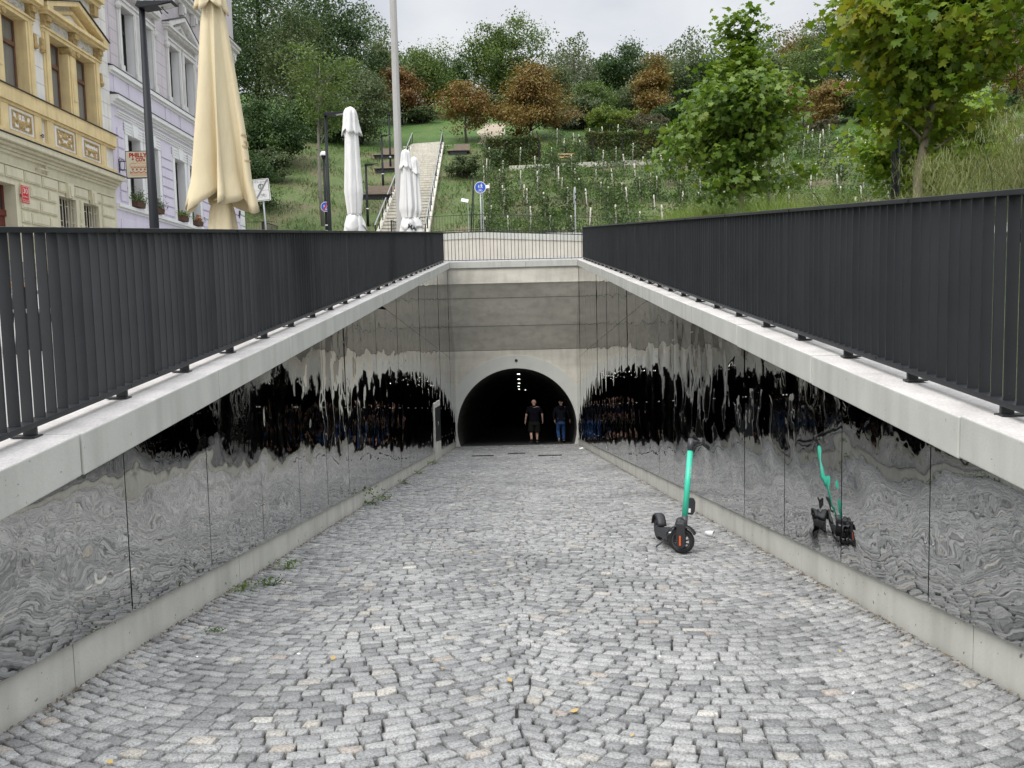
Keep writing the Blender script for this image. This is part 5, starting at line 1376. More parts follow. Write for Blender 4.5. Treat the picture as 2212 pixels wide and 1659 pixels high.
def wheel(c, axis, Rw, w, nm):
    ax = Vector(axis).normalized(); q = ax.to_track_quat('Z', 'Y').to_matrix().to_4x4(); T = Matrix.Translation(c) @ q
    r_ = Rw; mb = MB()
    mb.lathe([(r_ * 0.74, -w * 0.42), (r_ * 0.86, -w * 0.5), (r_ * 0.96, -w * 0.36), (r_, -w * 0.12), (r_, w * 0.12), (r_ * 0.96, w * 0.36), (r_ * 0.86, w * 0.5), (r_ * 0.74, w * 0.42), (r_ * 0.74, -w * 0.42)], 40, T)
    wo = mb.build(nm, M['rubber'], sc_, True)
    mb = MB(); mb.lathe([(r_ * 0.75, -w * 0.40), (r_ * 0.64, -w * 0.44), (r_ * 0.60, -w * 0.2), (r_ * 0.60, w * 0.2), (r_ * 0.64, w * 0.44), (r_ * 0.75, w * 0.40)], 36, T)
    mb.lathe([(0, -w * 0.5), (r_ * 0.30, -w * 0.46), (r_ * 0.36, -w * 0.2), (r_ * 0.36, w * 0.2), (r_ * 0.30, w * 0.46), (0, w * 0.5)], 24, T)
    for k in range(10):
        a = 2 * math.pi * k / 10; p0 = T @ Vector((r_ * .33 * math.cos(a), r_ * .33 * math.sin(a), 0)); p1 = T @ Vector((r_ * .63 * math.cos(a + .2), r_ * .63 * math.sin(a + .2), 0)); mb.tube([p0, p1], 0.007, 6)
    mb.build('rim', M['dkgrey'], wo, True)
    return wo
Rw = 0.122; wc = Fc + Vector((0, 0, Rw)); nax = Vector((-0.42, -0.905, 0.03)).normalized()
wheel(wc, nax, Rw, 0.062, 'front_wheel')
e = (Rc - Fc).normalized(); side = e.cross(Vector((0, 0, 1))).normalized(); upv = side.cross(e).normalized()
rc = Rc + Vector((0, 0, 0.112)); wheel(rc, side, 0.112, 0.062, 'rear_wheel')
# fork arm with reflector
hd = nax.cross(Vector((0, 0, 1))).normalized()
mb = MB(); fo = wc + nax * 0.052
prf = [(-0.040, 0.17), (-0.047, 0.05), (-0.046, -0.03), (-0.030, -0.058), (0.0, -0.066), (0.030, -0.058), (0.046, -0.03), (0.045, 0.05), (0.034, 0.17)]
mb.prism(prf, lambda a, b_, t: fo + hd * (a - 0.006) + Vector((0, 0, b_)) + nax * t, -0.006, 0.020)
mb.prism(prf[:1] + prf[1:2] + prf[-2:], lambda a, b_, t: wc - nax * 0.048 + hd * a + Vector((0, 0, b_)) + nax * t, -0.012, 0.004)
mb.beam(wc + Vector((0, 0, 0.155)) - nax * 0.06, wc + Vector((0, 0, 0.155)) + nax * 0.072, 0.075, 0.05)
mb.build('fork', M['plast'], sc_, bevel=0.008, fixn=True)
mb = MB(); mb.prism([(-0.010, -0.036), (0.007, -0.036), (0.007, 0.060), (-0.010, 0.060)], lambda a, b_, t: fo + hd * a + Vector((0, 0, b_)) + nax * t, 0.020, 0.027); mb.build('reflector', M['orange'], sc_, bevel=0.003, fixn=True)
# front fender
mb = MB(); vs = []; n = 14
for i in range(n + 1):
    a = R(28) + R(134) * i / n
    for w_ in (-0.045, 0.045): vs.append(wc + hd * (-(Rw + 0.022) * math.cos(a)) + Vector((0, 0, (Rw + 0.022) * math.sin(a))) + nax * w_)
mb.add(vs, [(2 * i, 2 * i + 1, 2 * i + 3, 2 * i + 2) for i in range(n)]); o = mb.build('front_fender', M['plast'], sc_, True); solid(o, 0.007)
# stem
mb = MB(); mb.tube([S1, S2], 0.0285, 20); mb.build('stem', M['mint'], sc_, True)
mb = MB(); mb.tube([wc + Vector((0, 0, 0.16)), S0, S0.lerp(S1, 0.5), S1], [0.045, 0.036, 0.032, 0.030], 18); nk = mb.build('lower_stem', M['dkgrey'], sc_, True)
mb = MB(); mb.tube([S2, S2.lerp(S3, 0.5), S3], [0.031, 0.033, 0.032], 18); mb.build('head_clamp', M['dkgrey'], sc_, True)
P1, P2 = atY(1493.3, 940.2, 7.26), atY(1530, 967, 7.74)
P1 = P1; mid = P1.lerp(P2, 0.5)
mb = MB(); mb.tube([S3 - (S3 - S2) * 0.3, mid], [0.03, 0.026], 14); mb.obox(mid + Vector((0, 0, 0.004)), (0.07, 0.09, 0.045), (P2 - P1).to_track_quat('Y', 'Z').to_matrix()); mb.build('display_head', M['dkgrey'], sc_, bevel=0.008)
mb = MB(); mb.tube([P1.lerp(P2, 0.22), P1.lerp(P2, 0.78)], 0.0125, 12); mb.build('handlebar', M['plast'], sc_, True)
for a, b in ((0.0, 0.25), (0.76, 1.0)): mb = MB(); mb.tube([P1.lerp(P2, a), P1.lerp(P2, b)], 0.0185, 16); mb.build('grip', M['rubber'], sc_, bevel=0.003)
dn = Vector((0.02, -0.05, -0.03))
for a, b in ((0.60, 0.86), (0.36, 0.14)): mb = MB(); mb.tube([P1.lerp(P2, a) + dn * 0.4, P1.lerp(P2, (a + b) / 2) + dn * 1.3, P1.lerp(P2, b) + dn * 1.1], 0.007, 8); mb.build('brake_lever', M['plast'], sc_, True)
mb = MB(); mb.tube([P1.lerp(P2, 0.55) + dn * .6, atY(1503, 965, 7.42), atY(1499, 977, 7.44)], 0.005, 6); mb.build('cable', M['rubber'], sc_, True)
# control box on the stem
bc = atY(1491.5, 1093.5, 7.37); ax = (S2 - S1).normalized(); q = ax.to_track_quat('Z', 'X').to_matrix()
bx_ = Vector((0.95, 0.25, 0)); bz = ax; by = bz.cross(bx_).normalized(); bx_ = by.cross(bz)
mb = MB(); prf = [(-0.036, -0.055), (-0.018, -0.082), (0.020, -0.082), (0.038, -0.05), (0.038, 0.045), (0.018, 0.08), (-0.022, 0.084), (-0.036, 0.07)]
mb.prism(prf, lambda a, b_, t: bc + bx_ * a + bz * b_ + by * t, -0.03, 0.03); mb.build('lock_box', M['plast'], sc_, bevel=0.008, fixn=True)
mb = MB(); mb.prism([(-0.034, -0.062), (-0.010, -0.062), (-0.010, -0.022), (-0.034, -0.022)], lambda a, b_, t: bc + bx_ * a + bz * b_ + by * t, -0.0325, -0.0315); mb.prism([(-0.034, -0.062), (-0.010, -0.062), (-0.010, -0.022), (-0.034, -0.022)], lambda a, b_, t: bc + bx_ * a + bz * b_ + by * t, 0.0315, 0.0325); mb.build('sticker', M['whitep'], sc_)
# white marks on the stem: crescent, Y, bar and dot
mb = MB(); vd = Vector((-0.2, -0.98, 0)).normalized(); sdv = ax.cross(vd).normalized()
def onstem(u, v):      # u around the tube in metres, v along from the top
    th = u / 0.0285; p = S2 - (S2 - S1) * (v / (S2 - S1).length)
    return p + (vd * math.cos(th) - sdv * math.sin(th)) * 0.0292
sgn = 1 if (onstem(0.01, 0.2) - onstem(0, 0.2)).x > 0 else -1
def stroke(pts, w):
    for (a, b), (c, d) in zip(pts[:-1], pts[1:]):
        L = math.hypot(c - a, d - b) or 1e-6; nx, ny = -(d - b) / L * w / 2, (c - a) / L * w / 2
        mb.quad(onstem(sgn * (a + nx), b + ny), onstem(sgn * (c + nx), d + ny), onstem(sgn * (c - nx), d - ny), onstem(sgn * (a - nx), b - ny))
stroke([(0.030, 0.150), (0.022, 0.158), (0.0205, 0.170), (0.024, 0.182), (0.031, 0.190)], 0.010)
stroke([(0.008, 0.212), (0.019, 0.212)], 0.012); stroke([(0.019, 0.212), (0.030, 0.200)], 0.010); stroke([(0.019, 0.212), (0.030, 0.226)], 0.010)
stroke([(0.020, 0.236), (0.030, 0.238)], 0.010); stroke([(0.019, 0.250), (0.029, 0.252)], 0.012)
mb.build('lettering', M['whitep'], sc_)
# deck
D0, D1 = Fc + e * 0.20 + Vector((0, 0, 0.0)), Fc + e * 0.66
mb = MB(); L = (D1 - D0).length
def deckpt(s, w_, h): return D0 + e * s + side * w_ + upv * h
prf = [(-0.085, 0.085), (-0.075, 0.075), (0.075, 0.075), (0.085, 0.085), (0.085, 0.135), (0.075, 0.145), (-0.075, 0.145), (-0.085, 0.135)]
mb.prism(prf, lambda a, b_, t: deckpt(t, a, b_), 0, L); mb.build('deck', M['plast'], sc_, bevel=0.004, fixn=True)
mb = MB(); mb.prism([(-0.068, 0.1455), (0.068, 0.1455), (0.068, 0.150), (-0.068, 0.150)], lambda a, b_, t: deckpt(t, a, b_), 0.03, L - 0.03); mb.build('grip_mat', M['rubber'], sc_, fixn=True)
mb = MB(); mb.prism([(-0.05, 0.1505), (0.0, 0.1505), (0.0, 0.152), (-0.05, 0.152)], lambda a, b_, t: deckpt(t, a, b_), 0.05, 0.11); mb.build('label', M['whitep'], sc_, fixn=True)
mb = MB(); mb.tube([D0 + upv * 0.11, D0 - e * 0.07 + upv * 0.17, wc + Vector((0, 0, 0.19)) + e * 0.03], [0.05, 0.045, 0.04], 14); mb.build('neck', M['plast'], sc_, True)
mb = MB()
for s in (-1, 1): mb.beam(D1 + side * s * 0.045 + upv * 0.11, rc + side * s * 0.045, 0.02, 0.04)
mb.build('rear_bracket', M['plast'], sc_)
mb = MB(); vs = []; n = 12
for i in range(n + 1):
    a = R(15) + R(150) * i / n
    for w_, k in ((-0.05, 0.0), (-0.025, 0.016), (0.025, 0.016), (0.05, 0.0)): vs.append(rc - e * ((0.128 + k) * math.cos(a)) + upv * ((0.150 + k) * math.sin(a)) + side * w_)
mb.add(vs, [(4 * i + k, 4 * i + k + 1, 4 * i + k + 5, 4 * i + k + 4) for i in range(n) for k in range(3)]); o = mb.build('rear_fender', M['plast'], sc_, True); solid(o, 0.008)
mb = MB(); mb.tube([D0 + e * 0.12 + side * -0.07 + upv * 0.08, Vector((D0 + e * 0.10 + side * -0.17).to_tuple()[:2] + (ramp_z((D0 + e * .1).y) + 0.012,))], 0.009, 8); mb.build('kickstand', M['dkgrey'], sc_, True)
# paper cup and litter
p = atY(1533, 1171, 8.1); p.z = ramp_z(8.1) + 0.033
t_ = thing('paper_cup', 'white paper cup lying on the cobbles right of the scooter', 'cup', p, group=None)
ax = Vector((0.75, -0.62, 0.02)).normalized(); T = Matrix.Translation(p) @ ax.to_track_quat('Z', 'Y').to_matrix().to_4x4()
mb = MB(); mb.lathe([(0.0, -0.045), (0.024, -0.045), (0.033, 0.045), (0.031, 0.045), (0.023, -0.040), (0.0, -0.040)], 20, T); mb.build('cup_wall', M['whitep'], t_, True)
mb = MB(); mb.lathe([(0.033, 0.042), (0.0355, 0.045), (0.033, 0.048)], 20, T); mb.build('rolled_rim', M['whitep'], t_, True)
p = atY(1256, 976, 1.42 * 1662 / (977 - 884)); p.z = ramp_z(p.y) + 0.03
mb = MB(); mb.add([(p.x - .06, p.y - .08, p.z), (p.x + .07, p.y - .05, p.z + .03), (p.x + .05, p.y + .1, p.z + .05), (p.x - .07, p.y + .07, p.z + .02)], [(0, 1, 2, 3)])
o = mb.build('paper_scrap', M['whitep']); solid(o, 0.004); tag(o, 'small white scrap of paper on the cobbles near the right foot of the tunnel wall', 'litter')

# ------------------------------------------------------------------ people
def skin(name, pts, edges, mat, parent=None, sub=2, world_M=None):
    """pts: list of (x,y,z,rx,ry)"""
    me = bpy.data.meshes.new(name); me.from_pydata([p[:3] for p in pts], edges, [])
    o = bpy.data.objects.new(name, me); C.objects.link(o)
    o.modifiers.new('skin', 'SKIN').use_smooth_shade = True
    sv = me.skin_vertices[0].data
    for i, p in enumerate(pts): sv[i].radius = (p[3], p[4] if len(p) > 4 else p[3])
    sv[0].use_root = True
    s = o.modifiers.new('sub', 'SUBSURF'); s.levels = sub; s.render_levels = sub
    bpy.context.view_layer.update(); dg = bpy.context.evaluated_depsgraph_get()
    nm = bpy.data.meshes.new_from_object(o.evaluated_get(dg)); nm.name = name
    bpy.data.objects.remove(o); bpy.data.meshes.remove(me)
    nm.materials.clear(); nm.materials.append(mat); nm.polygons.foreach_set('use_smooth', np.ones(len(nm.polygons), bool))
    return link(name, nm, parent)

M['skin'] = pm('fair_skin', (0.62, 0.38, 0.29), 0.55, 0.10, 7); M['tee'] = pm('black_cotton', (0.006, 0.006, 0.010), 0.95, 0.2, 10, 0.004, 22, spec=0.1); M['shorts'] = pm('charcoal_cargo_cloth', (0.018, 0.018, 0.016), 0.95, 0.4, 14, 0.008, 18, spec=0.1)
M['jeans'] = pm('blue_denim', (0.032, 0.072, 0.18), 0.95, 0.25, 9, 0.006, 18, spec=0.1); M['jacket'] = pm('dark_navy_jacket_cloth', (0.007, 0.008, 0.014), 0.85, 0.3, 8, 0.008, 14, spec=0.2); M['shoe'] = pm('dark_grey_shoe', (0.035, 0.035, 0.03), 0.7, 0.3, 12); M['sole'] = pm('tan_shoe_sole', (0.20, 0.17, 0.13), 0.8, 0.15, 10)

def hand(pts, edges, wi, w, d, s, curl=0.5):
    """five-fingered hand from wrist vertex wi; w wrist pos, d direction, s = +1/-1 thumb side (towards body front)"""
    w = Vector(w); d = Vector(d).normalized(); fwd = Vector((0, 1, 0)); sidev = d.cross(fwd).normalized()
    palm = w + d * 0.06; pi_ = len(pts); pts.append((*palm, 0.020, 0.034)); edges.append((wi, pi_))
    kn = w + d * 0.095; ki = len(pts); pts.append((*kn, 0.016, 0.036)); edges.append((pi_, ki))
    inn = sidev * s
    for k, (o_, L) in enumerate(((0.028, 0.068), (0.010, 0.078), (-0.009, 0.072), (-0.027, 0.056))):
        a = kn + fwd * o_ + d * 0.012; b = a + d * L * 0.5 + inn * 0.010 * curl; c = b + d * L * 0.42 + inn * 0.030 * curl
        i = len(pts); pts += [(*a, 0.0095, 0.0095), (*b, 0.0088, 0.0088), (*c, 0.0072, 0.0072)]; edges += [(ki, i), (i, i + 1), (i + 1, i + 2)]
    a = palm + fwd * 0.032 + inn * 0.012; b = a + (d * 0.8 + fwd * 0.7).normalized() * 0.035; c = b + d * 0.028
    i = len(pts); pts += [(*a, 0.011, 0.011), (*b, 0.0095, 0.0095), (*c, 0.008, 0.008)]; edges += [(pi_, i), (i, i + 1), (i + 1, i + 2)]

def person(label, base, H, A, clothes, headtilt=0.0, hood=False, cap=False, head_turn=0):
    """A: dict of joints in a 1.78 m frame facing +Y"""
    k = H / 1.78
    root = thing('person', label, 'person', base, (0, 0, A.get('turn', 0)))
    fat = A.get('fat', 1.0); S = lambda p: (p[0] * k * fat, p[1] * k, p[2] * k, *[q * k * (fat if q > 0.1 else 1) for q in p[3:]])
    pts = [(0, 0, 0.95, .145, .105), (0, .01, 1.10, .15, .115), (0, 0, 1.28, .165, .115), (0, -.01, 1.42, .13, .09), (0, -.005, 1.50, .06, .06), (0, .015, 1.565, .056, .058),
           (0, .02, 1.62, .078, .092), (0, .02, 1.69, .090, .104), (0, .015, 1.755, .070, .082)]
    edges = [(i, i + 1) for i in range(8)]
    i = len(pts); pts += [(0, .105, 1.64, .013, .013), (0, .122, 1.625, .011, .011)]; edges += [(6, i), (i, i + 1)]       # nose
    for s in (-1, 1):                                                                                                  # ears
        i = len(pts); pts += [(s * .078, .01, 1.645, .012, .020), (s * .090, .0, 1.65, .008, .022)]; edges += [(6, i), (i, i + 1)]
    for s, n_ in ((-1, 'L'), (1, 'R')):
        sh, el, wr = A['sh' + n_], A['el' + n_], A['wr' + n_]
        i = len(pts); pts += [(*sh, .062, .062), (*(Vector(sh).lerp(Vector(el), .5)), .052, .052), (*el, .042, .042), (*(Vector(el).lerp(Vector(wr), .35)), .043, .043), (*wr, .027, .030)]
        edges += [(3, i), (i, i + 1), (i + 1, i + 2), (i + 2, i + 3), (i + 3, i + 4)]
        hand(pts, edges, i + 4, wr, Vector(wr) - Vector(el), -s)
        hp_, kn, an, to = A['hp' + n_], A['kn' + n_], A['an' + n_], A['to' + n_]
        i = len(pts); pts += [(*hp_, .092, .092), (*(Vector(hp_).lerp(Vector(kn), .5)), .078, .078), (*kn, .056, .058), (*(Vector(kn).lerp(Vector(an), .3)), .057, .06), (*(Vector(kn).lerp(Vector(an), .7)), .043, .045), (*an, .036, .04), (*to, .030, .036)]
        edges += [(0, i)] + [(i + q, i + q + 1) for q in range(6)]
    skin('body', [S(p) for p in pts], edges, M['skin'], root)
    def arm(s, n_, fr, r0, r1):
        sh, el, wr = map(Vector, (A['sh' + n_], A['el' + n_], A['wr' + n_])); out = [(*sh, r0, r0)]
        if fr <= 1: out += [(*sh.lerp(el, fr * .5), r0 * .97, r0 * .97), (*sh.lerp(el, fr), r1, r1)]
        else: out += [(*sh.lerp(el, .5), r0 * .95, r0 * .95), (*el, r1 * 1.12, r1 * 1.12), (*el.lerp(wr, .5), r1 * 1.02, r1 * 1.02), (*el.lerp(wr, fr - 1), r1, r1)]
        return out
    # upper garment
    pts = [(0, .0, clothes['hem'], .205, .160), (0, .0, clothes['hem'] + .06, .198, .158), (0, .01, 1.08, .192, .158), (0, 0, 1.22, .198, .150), (0, 0, 1.34, .205, .138), (0, -.01, 1.44, .15, .10), (0, -.005, 1.55, clothes['collar'] + .012, clothes['collar'] + .012)]
    edges = [(i, i + 1) for i in range(6)]
    for s, n_ in ((-1, 'L'), (1, 'R')):
        i = len(pts); a = arm(s, n_, clothes['sleeve'], .078, clothes['cuff']); pts += a; edges += [(4, i)] + [(i + q, i + q + 1) for q in range(len(a) - 1)]
    skin(clothes['top'][0], [S(p) for p in pts], edges, M[clothes['top'][1]], root)
    # lower garment
    pts = [(0, 0, .93, .178, .140), (0, 0, 1.0, .160, .125), (0, -.01, .87, .180, .145)]; edges = [(0, 1), (0, 2)]
    for s, n_ in ((-1, 'L'), (1, 'R')):
        hp_, kn, an = map(Vector, (A['hp' + n_], A['kn' + n_], A['an' + n_])); i = len(pts)
        if clothes['legs'] == 'short': a = [(*hp_, .125, .125), (*hp_.lerp(kn, .5), .132, .13), (*hp_.lerp(kn, .95), .128, .13), (*hp_.lerp(kn, 1.08), .122, .12)]
        else: a = [(*hp_, .108, .112), (*hp_.lerp(kn, .5), .095, .1), (*kn, .076, .08), (*kn.lerp(an, .5), .068, .072), (*kn.lerp(an, .94), .066, .072)]
        pts += a; edges += [(2, i)] + [(i + q, i + q + 1) for q in range(len(a) - 1)]
    skin(clothes['bottom'][0], [S(p) for p in pts], edges, M[clothes['bottom'][1]], root)
    for n_ in 'LR':
        an, to = Vector(A['an' + n_]), Vector(A['to' + n_]); d = (to - an); heel = an - Vector((d.x, d.y, 0)).normalized() * .035 + Vector((0, 0, A.get('hz' + n_, -.045)))
        pts = [(*an, .050, .054), (*heel, .042, .046), (*heel.lerp(to, .6), .045, .052), (*to, .036, .046)]
        skin('shoe', [S(p) for p in pts], [(0, 1), (1, 2), (2, 3), (0, 2)], M[clothes['shoe' + n_]], root, 2)
        if clothes.get('sock'):
            skin('sock', [S((*an, .044, .046)), S((*an.lerp(Vector(A['kn' + n_]), .28), .046, .048))], [(0, 1)], M['tee'], root, 1)
    if cap:
        mb = MB(); T = Matrix.Scale(k, 4) @ Matrix.Translation((0, .02, 1.675)) @ Matrix.Diagonal((1, 1.2, 1, 1))
        mb.lathe([(.086, 0.0), (.088, .03), (.080, .075), (.05, .105), (0, .115)], 20, T)
        mb.prism([(-.07, .07), (.07, .07), (.055, .19), (0, .21), (-.055, .19)], lambda a, b, t: Vector((a * k, (b + .02) * k, (1.685 + t) * k)), -.006, .006)
        mb.build('cap', M['tee'], root, True, world=False)
        mb = MB(); mb.add([Vector((x * k, (-.092) * k, (1.70 + z) * k)) for x, z in ((-.025, 0), (.025, 0), (.02, .018), (-.02, .018))], [(0, 1, 2, 3)]); mb.build('cap_strap', M['greysign'], root, world=False)
    if hood:
        skin('hood', [S(p) for p in [(-.10, -.08, 1.50, .04, .05), (-.06, -.13, 1.45, .05, .06), (0, -.15, 1.42, .055, .07), (.06, -.13, 1.45, .05, .06), (.10, -.08, 1.50, .04, .05)]], [(0, 1), (1, 2), (2, 3), (3, 4)], M['jacket'], root, 2)
    return root
Yp = 30.5
b = atY(1155, 959, Yp); b.z = ramp_z(Yp)
person('bald man in black t-shirt and charcoal cargo shorts walking into the tunnel', b, 1.80, dict(
    shL=(-.205, 0, 1.415), elL=(-.275, -.02, 1.16), wrL=(-.305, .03, .93), shR=(.205, 0, 1.415), elR=(.285, -.01, 1.16), wrR=(.30, .06, .94),
    hpL=(-.09, 0, .89), knL=(-.115, .04, .50), anL=(-.115, -.14, .115), toL=(-.155, .00, .055), hpR=(.09, 0, .89), knR=(.095, .06, .49), anR=(.095, .02, .085), toR=(.11, .17, .035), hzL=.0, turn=0.05, fat=1.12),
    dict(hem=.87, collar=.062, sleeve=.92, cuff=.075, top=('t_shirt', 'tee'), bottom=('shorts', 'shorts'), legs='short', shoeL='shoe', shoeR='shoe', sock=True))
b = atY(1213, 958.5, Yp + 0.2); b.z = ramp_z(Yp + 0.2)
person('man in dark hooded jacket, blue jeans and black cap walking into the tunnel', b, 1.77, dict(
    shL=(-.20, 0, 1.41), elL=(-.285, -.05, 1.16), wrL=(-.245, .02, .93), shR=(.20, 0, 1.41), elR=(.29, .03, 1.16), wrR=(.33, .13, .93),
    hpL=(-.09, 0, .89), knL=(-.125, .03, .50), anL=(-.09, -.20, .17), toL=(-.075, -.145, .035), hpR=(.09, 0, .89), knR=(.085, .06, .49), anR=(.09, .04, .085), toR=(.12, .19, .035), hzL=.03, turn=-0.05, fat=1.06),
    dict(hem=.83, collar=.072, sleeve=1.9, cuff=.050, top=('jacket', 'jacket'), bottom=('jeans', 'jeans'), legs='long', shoeL='sole', shoeR='tee'), hood=True, cap=True)
# ------------------------------------------------------------------ vegetation
def unit(v): return v / np.maximum(np.linalg.norm(v, axis=-1, keepdims=True), 1e-9)
_h = [(0.0, -0.36), (0.20, -0.45), (0.24, -0.27), (0.50, -0.26), (0.38, -0.08), (0.30, 0.02), (0.50, 0.14), (0.40, 0.34), (0.22, 0.22), (0.17, 0.40), (0.0, 0.62)]
MAPLE = np.array(_h + [(-a, b) for a, b in _h[-2:0:-1]])
RHOMB = np.array([(0, -0.5), (0.30, -0.05), (0, 0.5), (-0.30, -0.05)])
LEAF6 = np.array([(0, -0.5), (0.22, -0.22), (0.26, 0.12), (0, 0.5), (-0.26, 0.12), (-0.22, -0.22)])
def leaves(name, P, size, mat, tmpl=RHOMB, up=0.4, out=None, outw=0.5, fold=0.25, droop=0.0):
    n = len(P); size = np.broadcast_to(size, (n,))
    nr = rng.normal(size=(n, 3)); nr = unit(nr) + np.array([0, 0, up])
    if out is not None: nr = nr + outw * out
    nr = unit(nr); t = rng.normal(size=(n, 3)); t[:, 2] -= droop
    t = unit(t - nr * (t * nr).sum(1, keepdims=True)); b = np.cross(nr, t)
    k = len(tmpl); u = tmpl[:, 0][None, :, None]; v = tmpl[:, 1][None, :, None]
    f = fold * (np.abs(tmpl[:, 0]) + 0.35 * tmpl[:, 1] ** 2)[None, :, None]
    V = P[:, None, :] + size[:, None, None] * (u * b[:, None, :] + v * t[:, None, :] - f * nr[:, None, :])
    F = np.arange(n * k).reshape(n, k)
    return np_mesh(name, V.reshape(-1, 3), F, mat)

def crown_clusters(nc, rx, ry, rz, shape, seed):
    r = np.random.default_rng(seed); d = unit(r.normal(size=(nc, 3)))
    rad = r.uniform(0.30, 1.0, nc) ** 0.55
    lump = np.array([0.84 + 0.75 * mnoise.noise(Vector(x * 1.45) + Vector((seed, 0, 0))) for x in d])
    P = d * (rad * lump)[:, None]
    if shape == 'cone':
        h = (P[:, 2] + 1) / 2; w = np.clip(1.25 - 0.95 * h, 0.12, 1.2); P[:, 0] *= w; P[:, 1] *= w
    elif shape == 'vase':
        h = (P[:, 2] + 1) / 2; w = 0.55 + 0.6 * h; P[:, 0] *= w; P[:, 1] *= w
    return P * np.array([rx, ry, rz]), r

def tree(name, label, x, y, ztop, zcb, width, mat, bark, seed, nc=70, nl=7000, ls=0.34, shape='round', cat='tree', group=None, tr=0.22, tmpl=RHOMB, clr=0.16, base_z=None, nb=26, depth=None, up=0.45, lean=(0, 0), stems=1, droop=0.0, spike=0, flat=0.62):
    g = ground_z(x, y) if base_z is None else base_z
    root = thing(name, label, cat, (x, y, g), group=group)
    rz = (ztop - zcb) / 2; zc = (ztop + zcb) / 2 - g; rx = width / 2; ry = (depth or width) / 2
    Cc, r = crown_clusters(nc, rx * 0.92, ry * 0.92, rz * 0.95, shape, seed)
    ctr = np.array([lean[0], lean[1], zc]); Cw = Cc + ctr
    if spike:
        k = np.linspace(0.75, 1.25, spike); Cw = np.vstack([Cw, np.c_[r.normal(0, 0.05 * rx, spike), r.normal(0, 0.05, spike), zc + rz * k]])
    # trunk and limbs
    mb = MB(); H = ztop - g
    for s in range(stems):
        ox, oy = (r.normal(0, rx * 0.25), r.normal(0, ry * 0.25)) if stems > 1 else (0, 0)
        pts = [(ox * 0.3, oy * 0.3, -0.1), (ox * .5 + r.normal(0, .01 * H), oy * .5, H * 0.22), (ox * .8 + lean[0] * .6 + r.normal(0, .012 * H), oy * .8 + lean[1] * .6, H * 0.5), (ox + lean[0] + r.normal(0, .015 * H), oy + lean[1], H * 0.9)]
        mb.tube(pts, [tr, tr * 0.85, tr * 0.55, tr * 0.12], 9)
    pick = r.permutation(len(Cw))[:nb]
    for i in pick:
        c = Cw[i]; z0 = max(0.12 * H, min(c[2] - 0.25 * np.hypot(c[0], c[1]) - 0.06 * H, 0.8 * H)); z0 = max(z0, (zcb - g) * 0.85)
        if c[2] < z0 + 0.05: z0 = max(0.1 * H, c[2] - 0.1 * H)
        a = Vector((lean[0] * min(1, z0 / max(zc, .1)) * .6, lean[1] * .6, z0)); b_ = Vector(c); m_ = a.lerp(b_, 0.5) + Vector((0, 0, 0.08 * (b_ - a).length))
        k = tr * 0.45 * max(0.3, 1 - z0 / H)
        mb.tube([a, m_, b_], [k, k * 0.6, k * 0.15], 5, False)
    mb.build('trunk', bark, root, True, world=False)
    w = r.uniform(0.5, 1.5, len(Cw)); idx = r.choice(len(Cw), nl, p=w / w.sum())
    sc_ = clr * min(rx, rz) * r.uniform(0.7, 1.45, len(Cw))
    P = Cw[idx] + r.normal(size=(nl, 3)) * np.array([1, 1, flat]) * sc_[idx][:, None]
    out = unit(P - ctr)
    me = leaves('crown', P, ls * r.uniform(0.65, 1.3, nl), mat, tmpl, up, out, 0.55, 0.25 if len(tmpl) < 8 else 0.5, droop)
    link('crown', me, root)
    return root

L = {}
L['dark'] = leafmat('dark_leaves', [(0.024, 0.057, 0.016), (0.041, 0.084, 0.023), (0.065, 0.119, 0.032), (0.095, 0.149, 0.041)])
L['mid'] = leafmat('mid_green_leaves', [(0.053, 0.101, 0.024), (0.091, 0.149, 0.033), (0.136, 0.196, 0.045), (0.189, 0.236, 0.067)])
L['olive'] = leafmat('olive_grey_leaves', [(0.056, 0.085, 0.035), (0.088, 0.122, 0.050), (0.122, 0.160, 0.070), (0.163, 0.194, 0.094)])
L['pale'] = leafmat('pale_silvery_leaves', [(0.085, 0.110, 0.055), (0.125, 0.150, 0.085), (0.175, 0.195, 0.125), (0.24, 0.25, 0.18)])
L['rust'] = leafmat('rusty_chestnut_leaves', [(0.124, 0.078, 0.023), (0.206, 0.130, 0.038), (0.269, 0.179, 0.052), (0.248, 0.235, 0.065)])
L['rustred'] = leafmat('red_rust_leaves', [(0.111, 0.055, 0.023), (0.192, 0.091, 0.032), (0.242, 0.129, 0.043), (0.162, 0.151, 0.054)])
L['rustgreen'] = leafmat('half_turned_chestnut_leaves', [(0.168, 0.070, 0.022), (0.231, 0.119, 0.034), (0.210, 0.168, 0.045), (0.147, 0.182, 0.042)], cscale=0.9)
L['lime'] = leafmat('lime_green_leaves', [(0.086, 0.138, 0.021), (0.132, 0.196, 0.028), (0.178, 0.236, 0.039), (0.230, 0.265, 0.069)])
L['brown'] = leafmat('brownish_twig_leaves', [(0.084, 0.066, 0.048), (0.120, 0.102, 0.066), (0.150, 0.144, 0.078), (0.168, 0.120, 0.084)])
L['maple'] = leafmat('maple_leaves', [(0.073, 0.145, 0.023), (0.126, 0.213, 0.031), (0.183, 0.275, 0.043), (0.261, 0.322, 0.062)], 0.38, 0.42, cscale=1.4)
L['maple_y'] = leafmat('yellowing_maple_leaves', [(0.095, 0.176, 0.016), (0.149, 0.236, 0.022), (0.216, 0.284, 0.027), (0.317, 0.290, 0.034)], 0.42, 0.42, cscale=1.1)
L['maple_l'] = leafmat('fresh_lime_maple_leaves', [(0.112, 0.206, 0.015), (0.163, 0.269, 0.022), (0.219, 0.319, 0.033), (0.300, 0.338, 0.050)], 0.42, 0.42, cscale=1.2)
